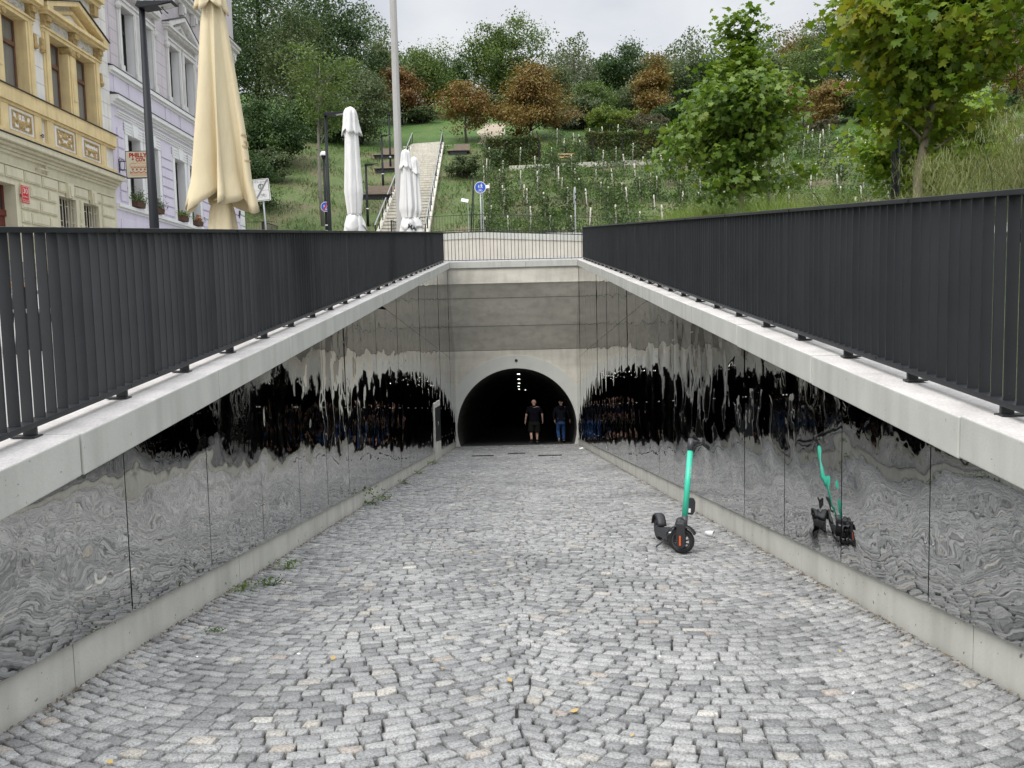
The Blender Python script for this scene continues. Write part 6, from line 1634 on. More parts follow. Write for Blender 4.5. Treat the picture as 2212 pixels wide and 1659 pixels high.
L['hedge'] = leafmat('hedge_leaves', [(0.039, 0.075, 0.018), (0.068, 0.111, 0.026), (0.111, 0.130, 0.034), (0.163, 0.111, 0.039)], cscale=0.35)
L['vine'] = leafmat('vine_leaves', [(0.040, 0.071, 0.028), (0.066, 0.106, 0.036), (0.101, 0.151, 0.049), (0.192, 0.242, 0.056)], cscale=0.5)
L['cover'] = leafmat('vineyard_ground_cover', [(0.054, 0.101, 0.022), (0.081, 0.169, 0.027), (0.115, 0.236, 0.032), (0.176, 0.203, 0.068)], cscale=0.25)
L['grass'] = leafmat('long_grass_blades', [(0.120, 0.195, 0.047), (0.180, 0.270, 0.070), (0.247, 0.323, 0.109), (0.330, 0.345, 0.156)], 0.35, cscale=0.8)
L['wisp'] = leafmat('wispy_seed_grass', [(0.128, 0.169, 0.054), (0.189, 0.223, 0.081), (0.250, 0.263, 0.115), (0.317, 0.290, 0.169)], 0.35, cscale=1.0)
L['turf'] = leafmat('turf_blades', [(0.052, 0.117, 0.021), (0.077, 0.149, 0.029), (0.102, 0.158, 0.042), (0.139, 0.153, 0.069)], 0.25, cscale=0.2)
L['flower'] = leafmat('window_flowers', [(0.05, 0.10, 0.02), (0.09, 0.15, 0.04), (0.16, 0.2, 0.08), (0.3, 0.33, 0.25)], cscale=6)
B1 = pm('grey_brown_bark', (0.115, 0.10, 0.085), 0.9, 0.3, 5, 0.01, 20, stretch=(1, 1, 0.3)); B2 = pm('dark_bark', (0.035, 0.03, 0.026), 0.9, 0.3, 5, 0.01, 18, stretch=(1, 1, 0.3)); B3 = pm('pale_smooth_bark', (0.25, 0.21, 0.155), 0.85, 0.18, 7, 0.005, 20, stretch=(1, 1, 0.35), fine=0.25, fscale=22)

def far(label, cx, Y, yt, ycb, wpx, mat, seed, bark=None, name='broadleaf_tree', **k):
    p = atY(cx, 400, Y); zt_, zc_ = atY(cx, yt, Y).z, atY(cx, ycb, Y).z; W = 1.16 * wpx * Y / 1662
    zt_ += 0.04 * (zt_ - zc_); zc_ -= 0.12 * (zt_ - zc_) * (0 if k.pop('tight', 0) else 1)
    g = ground_z(p.x, Y); k['nl'] = int(1.5 * k.get('nl', 6000)); k['ls'] = 0.84 * k.get('ls', 0.32); k.setdefault('nc', int(40 + wpx * 0.35))
    return tree(name, label, p.x, Y, zt_, max(zc_, g + 0.1), W, L[mat], bark or B2, seed, group='trees and shrubs on the hill', **k)
far('towering dark tree mass right behind the lilac house', 570, 88, -130, 330, 300, 'dark', 1, nl=20000, nc=150, ls=0.36, tr=0.35, clr=0.13)
far('tall dark tree whose airy crown edge stands against the sky left of the concrete mast', 725, 95, -45, 285, 190, 'dark', 2, nl=13000, nc=120, ls=0.36, tr=0.3, clr=0.13)
far('olive-green tree with turning tips in front of the dark tree mass', 640, 82, 10, 270, 170, 'olive', 3, B1, nl=7500, ls=0.30)
far('drooping dark olive shrub tree above the tall white parasol', 785, 80, 158, 318, 130, 'olive', 4, nl=9000, ls=0.28, droop=0.8, stems=3, tr=0.1)
far('dark bushy shrub on the slope above the pedestrian zone sign', 590, 68, 225, 400, 150, 'dark', 5, name='shrub', nl=11000, ls=0.28, stems=4, tr=0.07)
far('low dark shrub right of the lilac house corner', 548, 56, 330, 480, 95, 'dark', 6, name='shrub', nl=6000, ls=0.20, stems=4, tr=0.05)
far('shrub with yellowish tips below the dark shrub, left of the grass slope', 592, 63, 318, 430, 70, 'olive', 60, name='shrub', nl=4000, ls=0.22, stems=3, tr=0.05)
far('dark shrub on the grass edge behind the sparse young tree', 725, 79.5, 240, 325, 120, 'dark', 7, name='shrub', nl=8000, ls=0.28, stems=4, tr=0.07)
far('dark evergreen shrub at the grass edge left of the sparse young tree', 655, 80, 225, 325, 100, 'dark', 8, name='shrub', nl=7000, ls=0.28, stems=4, tr=0.07)
far('grey-green tree behind the concrete mast', 835, 108, 92, 300, 100, 'olive', 9, nl=7500, ls=0.34)
far('rust-red chestnut right of the concrete mast', 872, 97, 128, 292, 100, 'rustred', 10, name='chestnut_tree', flat=0.42, clr=0.20, nc=60, nl=7500, ls=0.34, shape='cone', up=0.9)
far('grey-green tree with a dark crooked trunk between mast and half-turned chestnut', 930, 103, 84, 290, 130, 'mid', 11, nl=8000, ls=0.33, droop=0.3)
far('narrow dark green tree left of the big green tree', 990, 110, 110, 290, 62, 'dark', 12, nl=4200, ls=0.33)
far('small half-turned chestnut with its trunk at the right of the stair top', 1010, 80, 168, 290, 112, 'rustgreen', 13, B1, tight=1, name='chestnut_tree', flat=0.42, clr=0.20, nc=60, nl=6000, ls=0.28, tr=0.13, up=0.9)
far('big round green tree standing highest on the skyline', 1087, 114, 36, 222, 178, 'mid', 14, nl=11000, nc=62, ls=0.40, tr=0.42, clr=0.135, nb=40)
far('dark understory shrub below the big green tree', 1075, 108, 205, 268, 110, 'dark', 140, name='shrub', nl=5000, ls=0.3, stems=4, tr=0.08)
far('broad rust-brown chestnut above the left hedge', 1148, 81, 142, 308, 138, 'rust', 15, B2, name='chestnut_tree', flat=0.42, clr=0.20, nc=60, nl=12500, ls=0.29, shape='cone', tr=0.16, up=0.9)
far('thin silvery tree behind the broad rusty chestnut', 1238, 110, 98, 290, 110, 'pale', 16, B1, nl=4500, ls=0.30, clr=0.12)
far('olive tree just right of the broad rusty chestnut', 1205, 99, 140, 320, 80, 'olive', 17, nl=6000, ls=0.3)
far('dark grey-green shrub at the right foot of the broad rusty chestnut', 1215, 90, 215, 318, 80, 'dark', 18, name='shrub', nl=5000, ls=0.28, stems=4, tr=0.07)
far('olive weeping shrub left of the lime-green bush', 1262, 88, 205, 322, 90, 'olive', 19, name='shrub', nl=6000, ls=0.26, stems=4, tr=0.07, droop=0.8)
far('dark olive round tree on the skyline above the lime-green bush', 1335, 112, 104, 275, 130, 'dark', 20, nl=8000, ls=0.36)
far('lime-green bush above the right hedge', 1318, 85, 232, 312, 130, 'lime', 21, B1, name='shrub', nl=7500, ls=0.25, stems=5, tr=0.06)
far('rust-brown chestnut beside the bushy maple', 1412, 93, 134, 300, 88, 'rust', 22, name='chestnut_tree', flat=0.42, clr=0.20, nc=60, nl=8500, ls=0.31, shape='cone', up=0.9)
far('greyish twiggy shrub right of the lime-green bush', 1392, 84, 248, 312, 90, 'brown', 23, B1, name='shrub', nl=4000, ls=0.2, stems=6, tr=0.05)
far('grey-green tree on the skyline left of the bushy maple', 1425, 114, 112, 290, 90, 'olive', 24, nl=6000, ls=0.35)
far('grey-green tree half hidden by the bushy maple', 1485, 106, 116, 290, 105, 'olive', 25, nl=7000, ls=0.34)
far('dark tree hidden behind the top of the bushy maple', 1560, 104, 120, 290, 110, 'dark', 26, nl=7000, ls=0.34)
far('rusty tree seen through the bushy maple', 1600, 90, 200, 310, 110, 'rust', 27, name='chestnut_tree', flat=0.42, clr=0.20, nc=60, nl=6500, ls=0.3)
far('dark green tree right behind the bushy maple', 1655, 106, 105, 290, 100, 'olive', 28, nl=7000, ls=0.34)
far('rust-topped tree on the skyline between the two near maples', 1712, 112, 62, 250, 90, 'rust', 29, name='chestnut_tree', flat=0.42, clr=0.20, nc=60, nl=6000, ls=0.36)
far('light green willowy tree between the two near maples', 1745, 97, 72, 262, 110, 'mid', 30, B1, nl=9000, ls=0.28, droop=1.0)
far('tall dark green tree at the left edge of the largest maple', 1815, 110, 10, 270, 120, 'olive', 31, nl=9000, ls=0.36)
far('rust-brown chestnut with a pale trunk between the two near maples', 1795, 86, 168, 298, 100, 'rust', 32, B1, name='chestnut_tree', flat=0.42, clr=0.20, nc=60, nl=8000, ls=0.29, up=0.9)
far('brown twiggy bush at the top of the vineyard between the near maples', 1765, 80, 262, 315, 95, 'brown', 33, B1, name='shrub', nl=5000, ls=0.2, stems=6, tr=0.05)
far('rusty tree right of the pale-trunked chestnut', 1690, 86, 180, 300, 80, 'rust', 61, name='chestnut_tree', flat=0.42, clr=0.20, nc=60, nl=5500, ls=0.29)
far('green tree behind the largest maple', 1900, 104, -10, 270, 140, 'mid', 34, nl=8000, ls=0.36)
far('dark tree behind the crown of the largest maple', 2000, 100, -40, 290, 150, 'dark', 35, nl=8000, ls=0.36)
far('dark tree with brown patches behind the lime maple', 2090, 92, -40, 295, 140, 'dark', 36, nl=8500, ls=0.34)
far('tall brown-green tree at the upper right edge', 2185, 86, -80, 290, 170, 'rustgreen', 37, nl=8000, ls=0.32)
far('dark green tree at the upper right edge behind the brown-green tree', 2215, 96, -60, 270, 190, 'dark', 38, nl=10000, ls=0.34)
far('dark shrub above the rail fence at the right', 2140, 80, 215, 300, 120, 'dark', 39, name='shrub', nl=6000, ls=0.26, stems=4, tr=0.07)
far('loose grey-green shrub on the bare slope right of the stairs', 1005, 66, 338, 412, 72, 'olive', 40, B1, name='shrub', nl=5000, ls=0.20, stems=4, tr=0.04, droop=0.6)
far('pale grey-green bush behind the left hedge, under the broad rusty chestnut', 1225, 87, 238, 328, 95, 'pale', 62, B1, name='shrub', nl=5000, ls=0.24, stems=4, tr=0.06)
far('mixed olive bush behind the left end of the long hedge', 1275, 92, 180, 310, 100, 'mid', 63, name='shrub', nl=6500, ls=0.28, stems=4, tr=0.07)
far('grey-green bush behind the long hedge below the rust-brown chestnut', 1375, 98, 190, 300, 110, 'olive', 64, name='shrub', nl=6500, ls=0.28, stems=4, tr=0.07)
far('dark green bush behind the long hedge left of the bushy maple', 1455, 88, 225, 315, 100, 'dark', 65, name='shrub', nl=6500, ls=0.26, stems=4, tr=0.07)
far('olive bush under the crooked-trunk tree right of the concrete mast', 915, 97, 235, 300, 100, 'olive', 66, name='shrub', nl=6000, ls=0.26, stems=4, tr=0.06)
far('green bush at the top of the vineyard behind the bushy maple', 1560, 84, 225, 318, 130, 'mid', 67, name='shrub', nl=7000, ls=0.26, stems=4, tr=0.06)
far('olive bush at the top of the vineyard right of the bushy maple', 1680, 88, 215, 312, 110, 'olive', 68, name='shrub', nl=6500, ls=0.26, stems=4, tr=0.06)
far('dark bush at the top of the vineyard behind the lime maple', 1880, 84, 200, 305, 130, 'dark', 69, name='shrub', nl=7000, ls=0.26, stems=4, tr=0.06)
far('broad dark bush at the top of the vineyard right of the lime maple', 2040, 84, 190, 305, 150, 'dark', 71, name='shrub', nl=8000, ls=0.26, stems=4, tr=0.06)
# sparse young tree with pale bare branches
b = hit(698, 488); W = 215 * b.y / 1662
tree('young_tree', 'sparse young tree with pale bare branches behind the second street lamp', b.x, b.y, atY(700, 95, b.y).z, atY(700, 300, b.y).z, W, L['mid'], pm('pale_grey_bark', (0.22, 0.205, 0.17), 0.9, 0.2, 6, 0.004, 25, stretch=(1, 1, .3)), 70, nc=90, nl=5200, ls=0.20, shape='vase', tr=0.15, clr=0.11, nb=70, lean=(0.3, 0))
# far wood on the ridge, reads as one mass
xs = rng.uniform(-45, 75, 60000); ysr = rng.uniform(117, 134, 60000)
hh = np.array([8.0 + 4.2 * mnoise.noise(Vector((x * 0.16, 5.0, 1))) + 2.4 * mnoise.noise(Vector((x * 0.5, 2.0, 7))) for x in xs]); hh = np.where(xs < -18, hh + 5, hh)
zr = np.array([ground_z(x, y) for x, y in zip(xs, ysr)]) + hh * rng.uniform(0, 1, 60000) ** 0.8
o = link('far_wood', leaves('far_wood', np.c_[xs, ysr, zr], 0.42 * rng.uniform(0.6, 1.3, 60000), L['olive'], RHOMB, 0.4)); stuff(o, 'grey-green thicket along the ridge behind the single trees', 'wood')

# the three young maples behind the right railing
def near(label, cx, Y, yt, ycb, wpx, mat, seed, nl, ls, tr, **k):
    p = atY(cx, 420, Y); return tree('maple_tree', label, p.x, Y, atY(cx, yt, Y).z, atY(cx, ycb, Y).z, wpx * Y / 1662, L[mat], B3, seed, nl=nl, ls=ls, tr=tr, tmpl=MAPLE, group='young maples behind the right railing', **k)
NU = dict(up=1.1)
near('bushy green maple with a pointed top, left of the other two', 1597, 19, 78, 412, 360, 'maple', 81, 8500, 0.15, 0.075, nc=120, clr=0.13, nb=50, shape='cone', spike=9, up=0.95)
near('largest maple with yellowing big leaves and a pale trunk, at the top right', 1985, 13, -190, 305, 470, 'maple_y', 82, 8200, 0.155, 0.085, nc=75, clr=0.15, nb=44, up=0.95, lean=(0.25, 0))
near('low lime-green maple behind the pale trunk of the largest maple', 2005, 24, 205, 432, 310, 'maple_l', 83, 9000, 0.15, 0.075, nc=90, clr=0.17, nb=30, up=0.95)
p = atY(1968, 432, 13); g = ground_z(p.x, 13)

# hedges
def hedge(label, x0, x1, yb, Hh, seed, wy=1.4):
    a, b = hit(x0, yb), hit(x1, yb - 4); Y = (a.y + b.y) / 2; n = int(7500 * (b.x - a.x) * Hh / 12)
    X_ = rng.uniform(a.x, b.x, n); Yq = rng.uniform(0, wy, n); Zq = rng.uniform(0, Hh, n)
    face = rng.integers(0, 3, n); Yq = np.where(face == 0, rng.normal(0.02, 0.05, n), Yq); Zq = np.where(face == 1, Hh + rng.normal(0, 0.07, n), Zq)
    gz_ = np.array([ground_z(x, Y) for x in X_]); wav = np.array([0.12 * mnoise.noise(Vector((x * 0.7, seed, 0))) for x in X_])
    root = thing('hedge', label, 'hedge', (a.x, Y, ground_z(a.x, Y)), group='clipped hedges above the vineyard')
    off = np.array(root.location)
    me = leaves('foliage', np.c_[X_, Y + Yq, gz_ + Zq + wav] - off, 0.17 * rng.uniform(0.7, 1.4, n), L['hedge'], RHOMB, 0.2); link('foliage', me, root)
    mb = MB(); nseg = 8
    for i in range(nseg):
        u, v = a.x + 0.15 + (b.x - a.x - 0.3) * i / nseg, a.x + 0.15 + (b.x - a.x - 0.3) * (i + 1) / nseg; gg = ground_z((u + v) / 2, Y); mb.box(u, v, Y + 0.12, Y + wy - 0.1, gg - 0.3, gg + Hh - 0.1)
    mb.build('branches', B2, root)  # solid dark boxes filling the hedge behind its leaves
hedge('clipped leafy hedge below the broad rusty chestnut, left of the pale bench', 1052, 1170, 362, 2.5, 3)
hedge('long clipped leafy hedge right of the pale bench, reaching behind the bushy maple', 1268, 1530, 352, 2.7, 8)
# fence posts before the hedges
for k, (x, yt, yb_) in enumerate(((1052, 312, 368), (1166, 308, 365), (1280, 303, 360), (1345, 297, 357), (1735, 250, 330), (1950, 250, 320))):
    b = hit(x, yb_); t = atY(x, yt, b.y)
    lb = ('dark fence post at the left end of the left hedge', 'dark fence post at the right end of the left hedge', 'dark fence post at the left end of the long hedge', 'dark fence post before the middle of the long hedge', 'dark fence post beside the brown twiggy bush', 'dark fence post behind the lime maple')[k]
    r_ = thing('fence_post', lb, 'post', b, group='dark fence posts above the vineyard')
    mb = MB(); mb.box(b.x - .05, b.x + .05, b.y - .05, b.y + .05, b.z - .1, t.z); mb.build('post', M['lamppost'], r_); mb = MB(); mb.box(b.x - .07, b.x + .07, b.y - .07, b.y + .07, t.z, t.z + .04); mb.build('cap', M['lamppost'], r_)

# vineyard
STK = pm('weathered_pale_stake', (0.52, 0.48, 0.41), 0.85, 0.25, 4, stretch=(4, 4, .5))
def vine_proto(seed, dens):
    r = np.random.default_rng(seed); root = thing('grapevine', 'pale wooden stake with a leafy grape vine on the terraced slope', 'grapevine', (0, 0, 0), group='staked vines in the vineyard')
    mb = MB(); a = r.normal(0, 0.06); h = r.uniform(1.5, 2.0); mb.tube([(0, 0, -0.2), (a * .4 + r.normal(0, .015), 0, h * .5), (a, r.normal(0, .05), h)], [0.058, 0.055, 0.048], 7); mb.build('stake', STK, root, True, world=False)
    n = int(330 * dens); zz = r.uniform(0.15, 1.0, n) ** 0.8 * h * 0.92; sp = 0.14 + 0.30 * np.sin(zz / h * 3.0)
    P = np.c_[r.normal(0, 1, n) * sp + a * zz / h, r.normal(0, 1, n) * sp, zz]
    link('foliage', leaves('foliage', P, 0.15 * r.uniform(0.7, 1.4, n), L['vine'], LEAF6, 0.5), root)
    mb = MB(); mb.tube([(0.05, 0, -.1), (0.09, 0.03, h * .3), (-.03, .05, h * .6), (0.05, -0.02, h * .85)], [.022, .018, .014, .008], 5); mb.build('vine_stem', B2, root, True, world=False)
    return root
protos = [vine_proto(200 + i, d) for i, d in enumerate((1.0, 0.6, 1.4, 0.35, 1.8))]
used = [False] * 5; cnt = 0
for row in range(8):
    Yr = 50.0 + 3.75 * row
    for col in range(34):
        xx = -1.7 + 1.32 * col + 0.012 * col * col + rng.normal(0, 0.13) - 0.02 * (Yr - 50); yy = Yr + rng.normal(0, 0.55)
        if rng.random() < 0.93 and yy < 77.3:
            i = int(rng.integers(0, 5)); o = protos[i] if not used[i] else copy_tree(protos[i]); used[i] = True
            o.location = (xx, yy, ground_z(xx, yy)); o.rotation_euler = (rng.normal(0, .04), rng.normal(0, .05), rng.uniform(0, 6.28)); s_ = rng.uniform(0.85, 1.15); o.scale = (s_, s_, s_ * rng.uniform(.9, 1.1)); cnt += 1
def scatter(n, x0, x1, y0, y1, hfun, dens=None):
    X_ = rng.uniform(x0, x1, n); Y_ = rng.uniform(y0, y1, n)
    if dens is not None:
        d = np.array([dens(a, b) for a, b in zip(X_, Y_)]); kp = rng.random(n) < d; X_, Y_ = X_[kp], Y_[kp]
    Zg = np.array([ground_z(a, b) for a, b in zip(X_, Y_)]); return np.c_[X_, Y_, Zg + hfun(len(X_))]
nzv = lambda s, o: (lambda a, b: min(1, max(0, 0.5 + 1.6 * mnoise.noise(Vector((a * s, b * s, o))))))
P = scatter(110000, -1.5, 50, 48.5, 79, lambda n: np.abs(rng.normal(0, 0.26, n)), lambda a, b: min(1, max(0, 0.35 + 2.6 * mnoise.noise(Vector((a * .3, b * .45, 4))))))
stuff(link('ground_cover', leaves('ground_cover', P, 0.15 * rng.uniform(.6, 1.5, len(P)), L['cover'], LEAF6, 0.9)), 'leafy green ground cover between the staked vines', 'ground cover')

# grass blades
def blades(name, P, h, w, mat, bend=0.5, segs=3, lean=None):
    n = len(P); a = rng.uniform(0, 2 * np.pi, n); d = np.c_[np.cos(a), np.sin(a), np.zeros(n)]
    if lean is not None: d = unit(d + lean)
    s = np.c_[-d[:, 1], d[:, 0], np.zeros(n)]; h = np.broadcast_to(h, (n,)) ; bd = bend * rng.uniform(.3, 1.4, n)
    Vs = []
    for k in range(segs + 1):
        t = k / segs; c = P + np.c_[np.zeros(n), np.zeros(n), h * (t - 0.28 * bd * t ** 3)] + d * (h * bd * t ** 2)[:, None]
        ww = (w * (1 - t) ** 0.6)[:, None] if hasattr(w, '__len__') else w * (1 - t) ** 0.6
        Vs += [c - s * ww, c + s * ww]
    V = np.stack(Vs, 1); base = (np.arange(n) * (2 * segs + 2))[:, None, None]
    F = (np.array([(2 * k, 2 * k + 1, 2 * k + 3, 2 * k + 2) for k in range(segs)])[None] + base).reshape(-1, 4)
    return np_mesh(name, V.reshape(-1, 3), F, mat)
P = scatter(60000, -26, 9, 47.6, 80, lambda n: np.zeros(n), nzv(0.5, 9))
stuff(link('turf', blades('turf', P, 0.22 * rng.uniform(.5, 1.5, len(P)), 0.022, L['turf'], 0.7, 2)), 'short tufted grass on the slope beside the stairs', 'grass')
# ornamental grass behind the right railing
cl = np.array([(rng.uniform(3.75, 6.4), rng.uniform(14.5, 26)) for _ in range(90)])
idx = rng.integers(0, 90, 15000); Pb = np.c_[cl[idx] + rng.normal(0, .10, (15000, 2)), np.zeros(15000)]; Pb[:, 2] = [ground_z(a, b) for a, b in Pb[:, :2]]
hs_ = rng.uniform(0.95, 1.45, 90)[idx] * rng.uniform(.55, 1.15, 15000)
stuff(link('ornamental_grass', blades('ornamental_grass', Pb, hs_, 0.006, L['grass'], 0.85, 4)), 'arching green ornamental grass behind the right railing', 'grass')
# wispy tall plants at the right edge
n = 46000; cl = np.array([(rng.uniform(4.8, 10.2), rng.uniform(7.5, 14.5)) for _ in range(70)])
ch = np.array([0.5 + 1.05 * smooth(5.4, 7.8, a / b * 11.5) for a, b in cl])
idx = rng.integers(0, 70, n); t = rng.uniform(0.15, 1, n) ** 0.7
Pw = np.c_[cl[idx] + rng.normal(0, 0.10, (n, 2)) + (rng.normal(0, 1, (70, 2)) * 0.35)[idx] * t[:, None] + rng.normal(0, .18, (n, 2)) * t[:, None], np.zeros(n)]
Pw[:, 2] = np.array([ground_z(a, b) for a, b in Pw[:, :2]]) + t * ch[idx]
stuff(link('wispy_grass', blades('wispy_grass', Pw, rng.uniform(.10, .26, n), 0.0024, L['wisp'], 1.4, 2)), 'feathery wispy seed grasses above the right railing at the edge of the view', 'grass')
mb = MB()
for _ in range(46):
    a = cl[rng.integers(0, 70)]; g = ground_z(*a); d = rng.normal(0, .35, 2); h = rng.uniform(1.2, 2.1) * (1 if a[0] / a[1] > .5 else .7)
    mb.tube([(a[0], a[1], g), (a[0] + d[0] * .4, a[1] + d[1] * .4, g + h * .6), (a[0] + d[0] * 1.3, a[1] + d[1] * 1.3, g + h)], [.008, .006, .002], 5, False)
stuff(mb.build('grass_stems', pm('green_brown_stem', (0.055, 0.07, 0.025), .8, .3, 5), None), 'thin leaning dark stems among the wispy grasses', 'grass stems')

# weeds along the foot of the walls
wl = ('weed tuft nearest the camera at the foot of the left wall', 'second weed tuft at the foot of the left wall, with small white bits', 'bright green weed tuft on the cobbles by the left wall', 'flat weed growing out from the left wall beyond the near tufts', 'small weed at the left wall about halfway to the tunnel', 'weed pair at the left wall halfway to the tunnel', 'tall thin weed at the left wall halfway to the tunnel', 'small weed at the left wall near the cabinet', 'single weed at the foot of the right wall beyond the scooter', 'weed in the joint of the left wall below the cabinet')
for k, (x, y, s_) in enumerate(((463, 1369, .05), (526, 1276, .09), (588, 1264, .09), (622, 1227, .10), (872, 1043, .11), (830, 1077, .10), (800, 1088, .16), (932, 1002, .12), (1346, 1013, .13), (905, 1022, .10))):
    Y = 1.42 * 1662 / (y - 883.5); p = atY(x, y, Y); p.z = ramp_z(Y) - 0.012
    root = thing('weed', wl[k], 'weed', p, group='weeds between the cobbles')
    n = 70; h = rng.uniform(0, 1, n); Pq = np.c_[rng.normal(0, s_ * .75, n), rng.normal(0, s_ * .4, n), h * s_ * (0.9 if k != 6 else 1.8)]
    link('foliage', leaves('foliage', Pq, s_ * .30 * rng.uniform(.6, 1.3, n), L['grass'] if k % 2 else L['mid'], LEAF6, .7), root)
    mb = MB()
    for _ in range(7): a = rng.normal(0, s_ * .6); mb.tube([(0, 0, -.01), (a * .5, rng.normal(0, .01), s_ * .3), (a, rng.normal(0, s_ * .3), s_ * .7)], .0025, 4, False)
    mb.build('stems', L['mid'], root, world=False)
# fallen leaves, grit
n = 26; Yq = rng.uniform(2.9, 16, n); Xq = rng.uniform(-2.3, 2.3, n); Pq = np.c_[Xq, Yq, -0.1109 * Yq + 0.014]
stuff(link('fallen_leaves', leaves('fallen_leaves', Pq, 0.042 * rng.uniform(.6, 1.4, n), leafmat('yellow_fallen_leaves', [(0.45, 0.30, 0.08), (0.52, 0.38, 0.14), (0.35, 0.22, 0.1)], .1), LEAF6, 3.0)), 'small yellow fallen leaves scattered on the cobbles', 'leaves')
n = 260; Yq = rng.uniform(2.9, 22, n); Xq = rng.uniform(-2.3, 2.3, n); Pq = np.c_[Xq, Yq, -0.1109 * Yq + 0.010]
stuff(link('litter_specks', leaves('litter_specks', Pq, 0.014 * rng.uniform(.5, 1.6, n), M['whitep'], LEAF6, 1.0)), 'tiny white specks of grit on the cobbles', 'grit')
n = 5200; sdq = rng.choice([-1, 1], n); Yq = rng.uniform(1.5, 29, n); Pq = np.c_[sdq * (2.355 - np.abs(rng.normal(0, .05, n))), Yq, -0.1109 * Yq + 0.002]
stuff(link('debris', leaves('debris', Pq, 0.020 * rng.uniform(.5, 1.5, n), leafmat('dry_brown_debris', [(0.10, 0.075, 0.05), (0.17, 0.13, 0.09), (0.24, 0.2, 0.15)], .1), LEAF6, 1.5)), 'dry dirt and leaf crumbs along the foot of both walls', 'debris')

# flower boxes on the lilac house
for k, (y, z, lb, mt) in enumerate(((33.15, 6.70, 'brown window box with trailing plants under the diner sign', 'flower'), (34.95, 6.70, 'window box with pale white blossoms just right of the near lamp post', 'pale'), (37.55, 6.70, 'window box with bushy yellow-green plants on the lilac house', 'lime'), (39.3, 6.70, 'brown window box with orange-red flowers beside the beige parasol', 'flower'))):
    root = thing('flower_box', lb, 'window box', (XB + .05, y, z), group='flower boxes on the lilac house')
    mb = MB(); mb.prism([(0.0, 0), (0.24, 0), (0.28, 0.22), (-0.02, 0.22)], lambda a, b, t: (XB + .0 + a, t, z + .01 + b), y - .36, y + .36); mb.build('planter', M['pot'], root, bevel=.01, fixn=True)
    n = 420 if k < 3 else 200; Pq = np.c_[.10 + rng.normal(0, .12, n), rng.normal(0, .30, n), .25 + np.abs(rng.normal(0, .20 if k < 2 else .12, n))]
    link('foliage', leaves('foliage', Pq, .075 * rng.uniform(.6, 1.4, n), L[mt], LEAF6, .5), root)
    if k == 3:
        Pq = np.c_[.12 + rng.normal(0, .07, 60), rng.normal(0, .16, 60), .38 + rng.normal(0, .06, 60)]; link('blossoms', leaves('blossoms', Pq, .08, M['orange'], LEAF6, .5), root)
# ------------------------------------------------------------------ camera, light, sky
cd = bpy.data.cameras.new('camera'); cam = bpy.data.objects.new('camera', cd); C.objects.link(cam)
Mx = Matrix((_r, _u, -_f)).transposed().to_4x4(); Mx.translation = Vector((0, 0, EYEZ)); cam.matrix_world = Mx
cd.sensor_fit = 'HORIZONTAL'; cd.sensor_width = 36; cd.lens = 36 * FPX / 2212; cd.clip_start = 0.05; cd.clip_end = 2000
bpy.context.scene.camera = cam
EL, AZ = R(52), R(215)
sl = bpy.data.lights.new('sun', 'SUN'); sl.energy = 1.5; sl.angle = R(35); sl.color = (1.0, 0.97, 0.93)
so = bpy.data.objects.new('sun', sl); C.objects.link(so)
sd = Vector((math.sin(AZ) * math.cos(EL), math.cos(AZ) * math.cos(EL), math.sin(EL)))
so.rotation_euler = sd.to_track_quat('Z', 'Y').to_euler(); so.location = sd * 50 + Vector((0, 0, 30))
w = bpy.data.worlds.new('World'); bpy.context.scene.world = w; w.use_nodes = True; nt = w.node_tree
bg = nt.nodes['Background']
sk = N(nt, 'ShaderNodeTexSky'); sk.sky_type = 'NISHITA'; sk.sun_disc = False; sk.sun_elevation = EL; sk.sun_rotation = AZ; sk.air_density = 1.0; sk.dust_density = 3.0; sk.ozone_density = 1.0
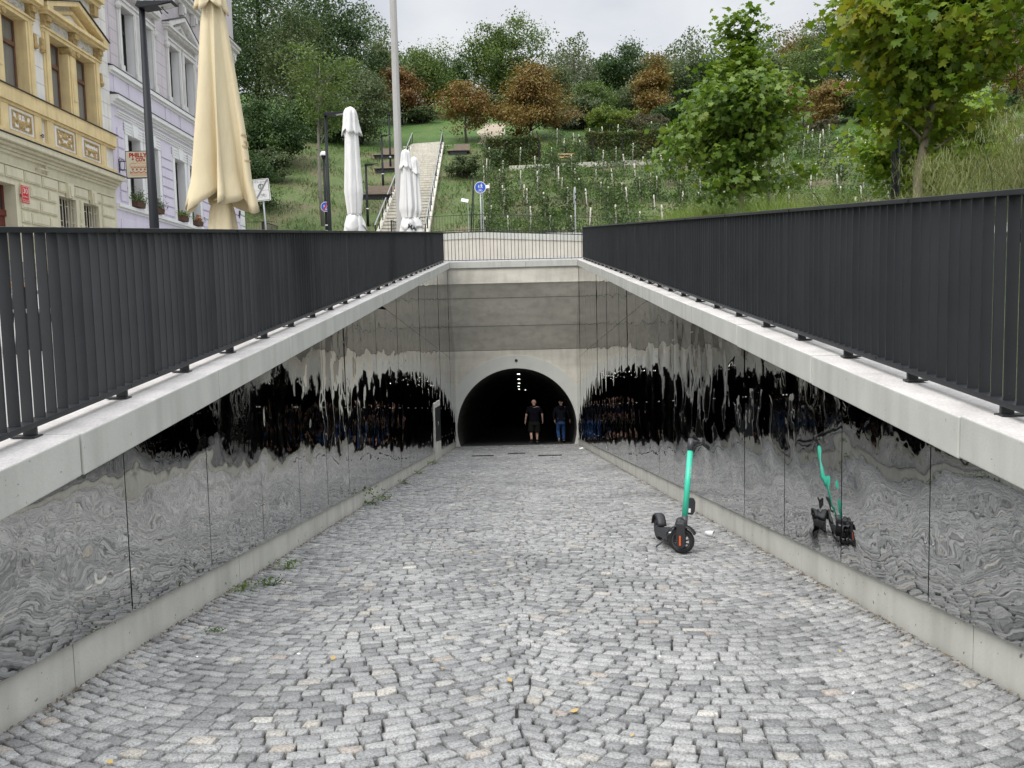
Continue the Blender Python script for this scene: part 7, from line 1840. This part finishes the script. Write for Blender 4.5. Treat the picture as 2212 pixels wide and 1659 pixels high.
hs = N(nt, 'ShaderNodeHueSaturation'); hs.inputs['Saturation'].default_value = 0.10
nt.links.new(sk.outputs[0], hs.inputs['Color'])
tc = N(nt, 'ShaderNodeTexCoord'); mp = N(nt, 'ShaderNodeMapping'); mp.inputs['Scale'].default_value = (1.0, 1.0, 2.6)
nt.links.new(tc.outputs['Generated'], mp.inputs['Vector'])
nz = N(nt, 'ShaderNodeTexNoise'); nz.inputs['Scale'].default_value = 2.4; nz.inputs['Detail'].default_value = 6; nz.inputs['Roughness'].default_value = 0.55; nz.inputs['Distortion'].default_value = 0.4
nt.links.new(mp.outputs[0], nz.inputs['Vector'])
cl = ramp(nt, nz.outputs['Fac'], [(0.32, (5.7, 6.1, 6.9)), (0.5, (7.3, 7.6, 8.1)), (0.68, (8.6, 8.75, 8.9))])
mx = mixc(nt, 0.85, hs.outputs[0], cl)
# overcast: brighter towards the zenith
sx = N(nt, 'ShaderNodeSeparateXYZ'); nt.links.new(tc.outputs['Generated'], sx.inputs[0])
mr = N(nt, 'ShaderNodeMapRange'); mr.inputs['From Min'].default_value = 0.38; mr.inputs['From Max'].default_value = 1.0; mr.inputs['To Min'].default_value = 0.84; mr.inputs['To Max'].default_value = 2.7
nt.links.new(sx.outputs['Z'], mr.inputs['Value'])
vm = N(nt, 'ShaderNodeVectorMath', operation='SCALE'); nt.links.new(mx, vm.inputs[0]); nt.links.new(mr.outputs[0], vm.inputs['Scale'])
nt.links.new(vm.outputs[0], bg.inputs['Color']); bg.inputs['Strength'].default_value = 0.1
sc = bpy.context.scene
sc.view_settings.view_transform = 'Standard'; sc.view_settings.look = 'None'; sc.view_settings.exposure = 0.42; sc.view_settings.gamma = 1.0
sc.render.engine = 'CYCLES'
cy = sc.cycles; cy.max_bounces = 14; cy.glossy_bounces = 12; cy.diffuse_bounces = 4; cy.transmission_bounces = 4; cy.caustics_reflective = True; cy.caustics_refractive = False
cy.use_denoising = True
try: cy.denoiser = 'OPENIMAGEDENOISE'
except Exception: pass
cy.sample_clamp_indirect = 6
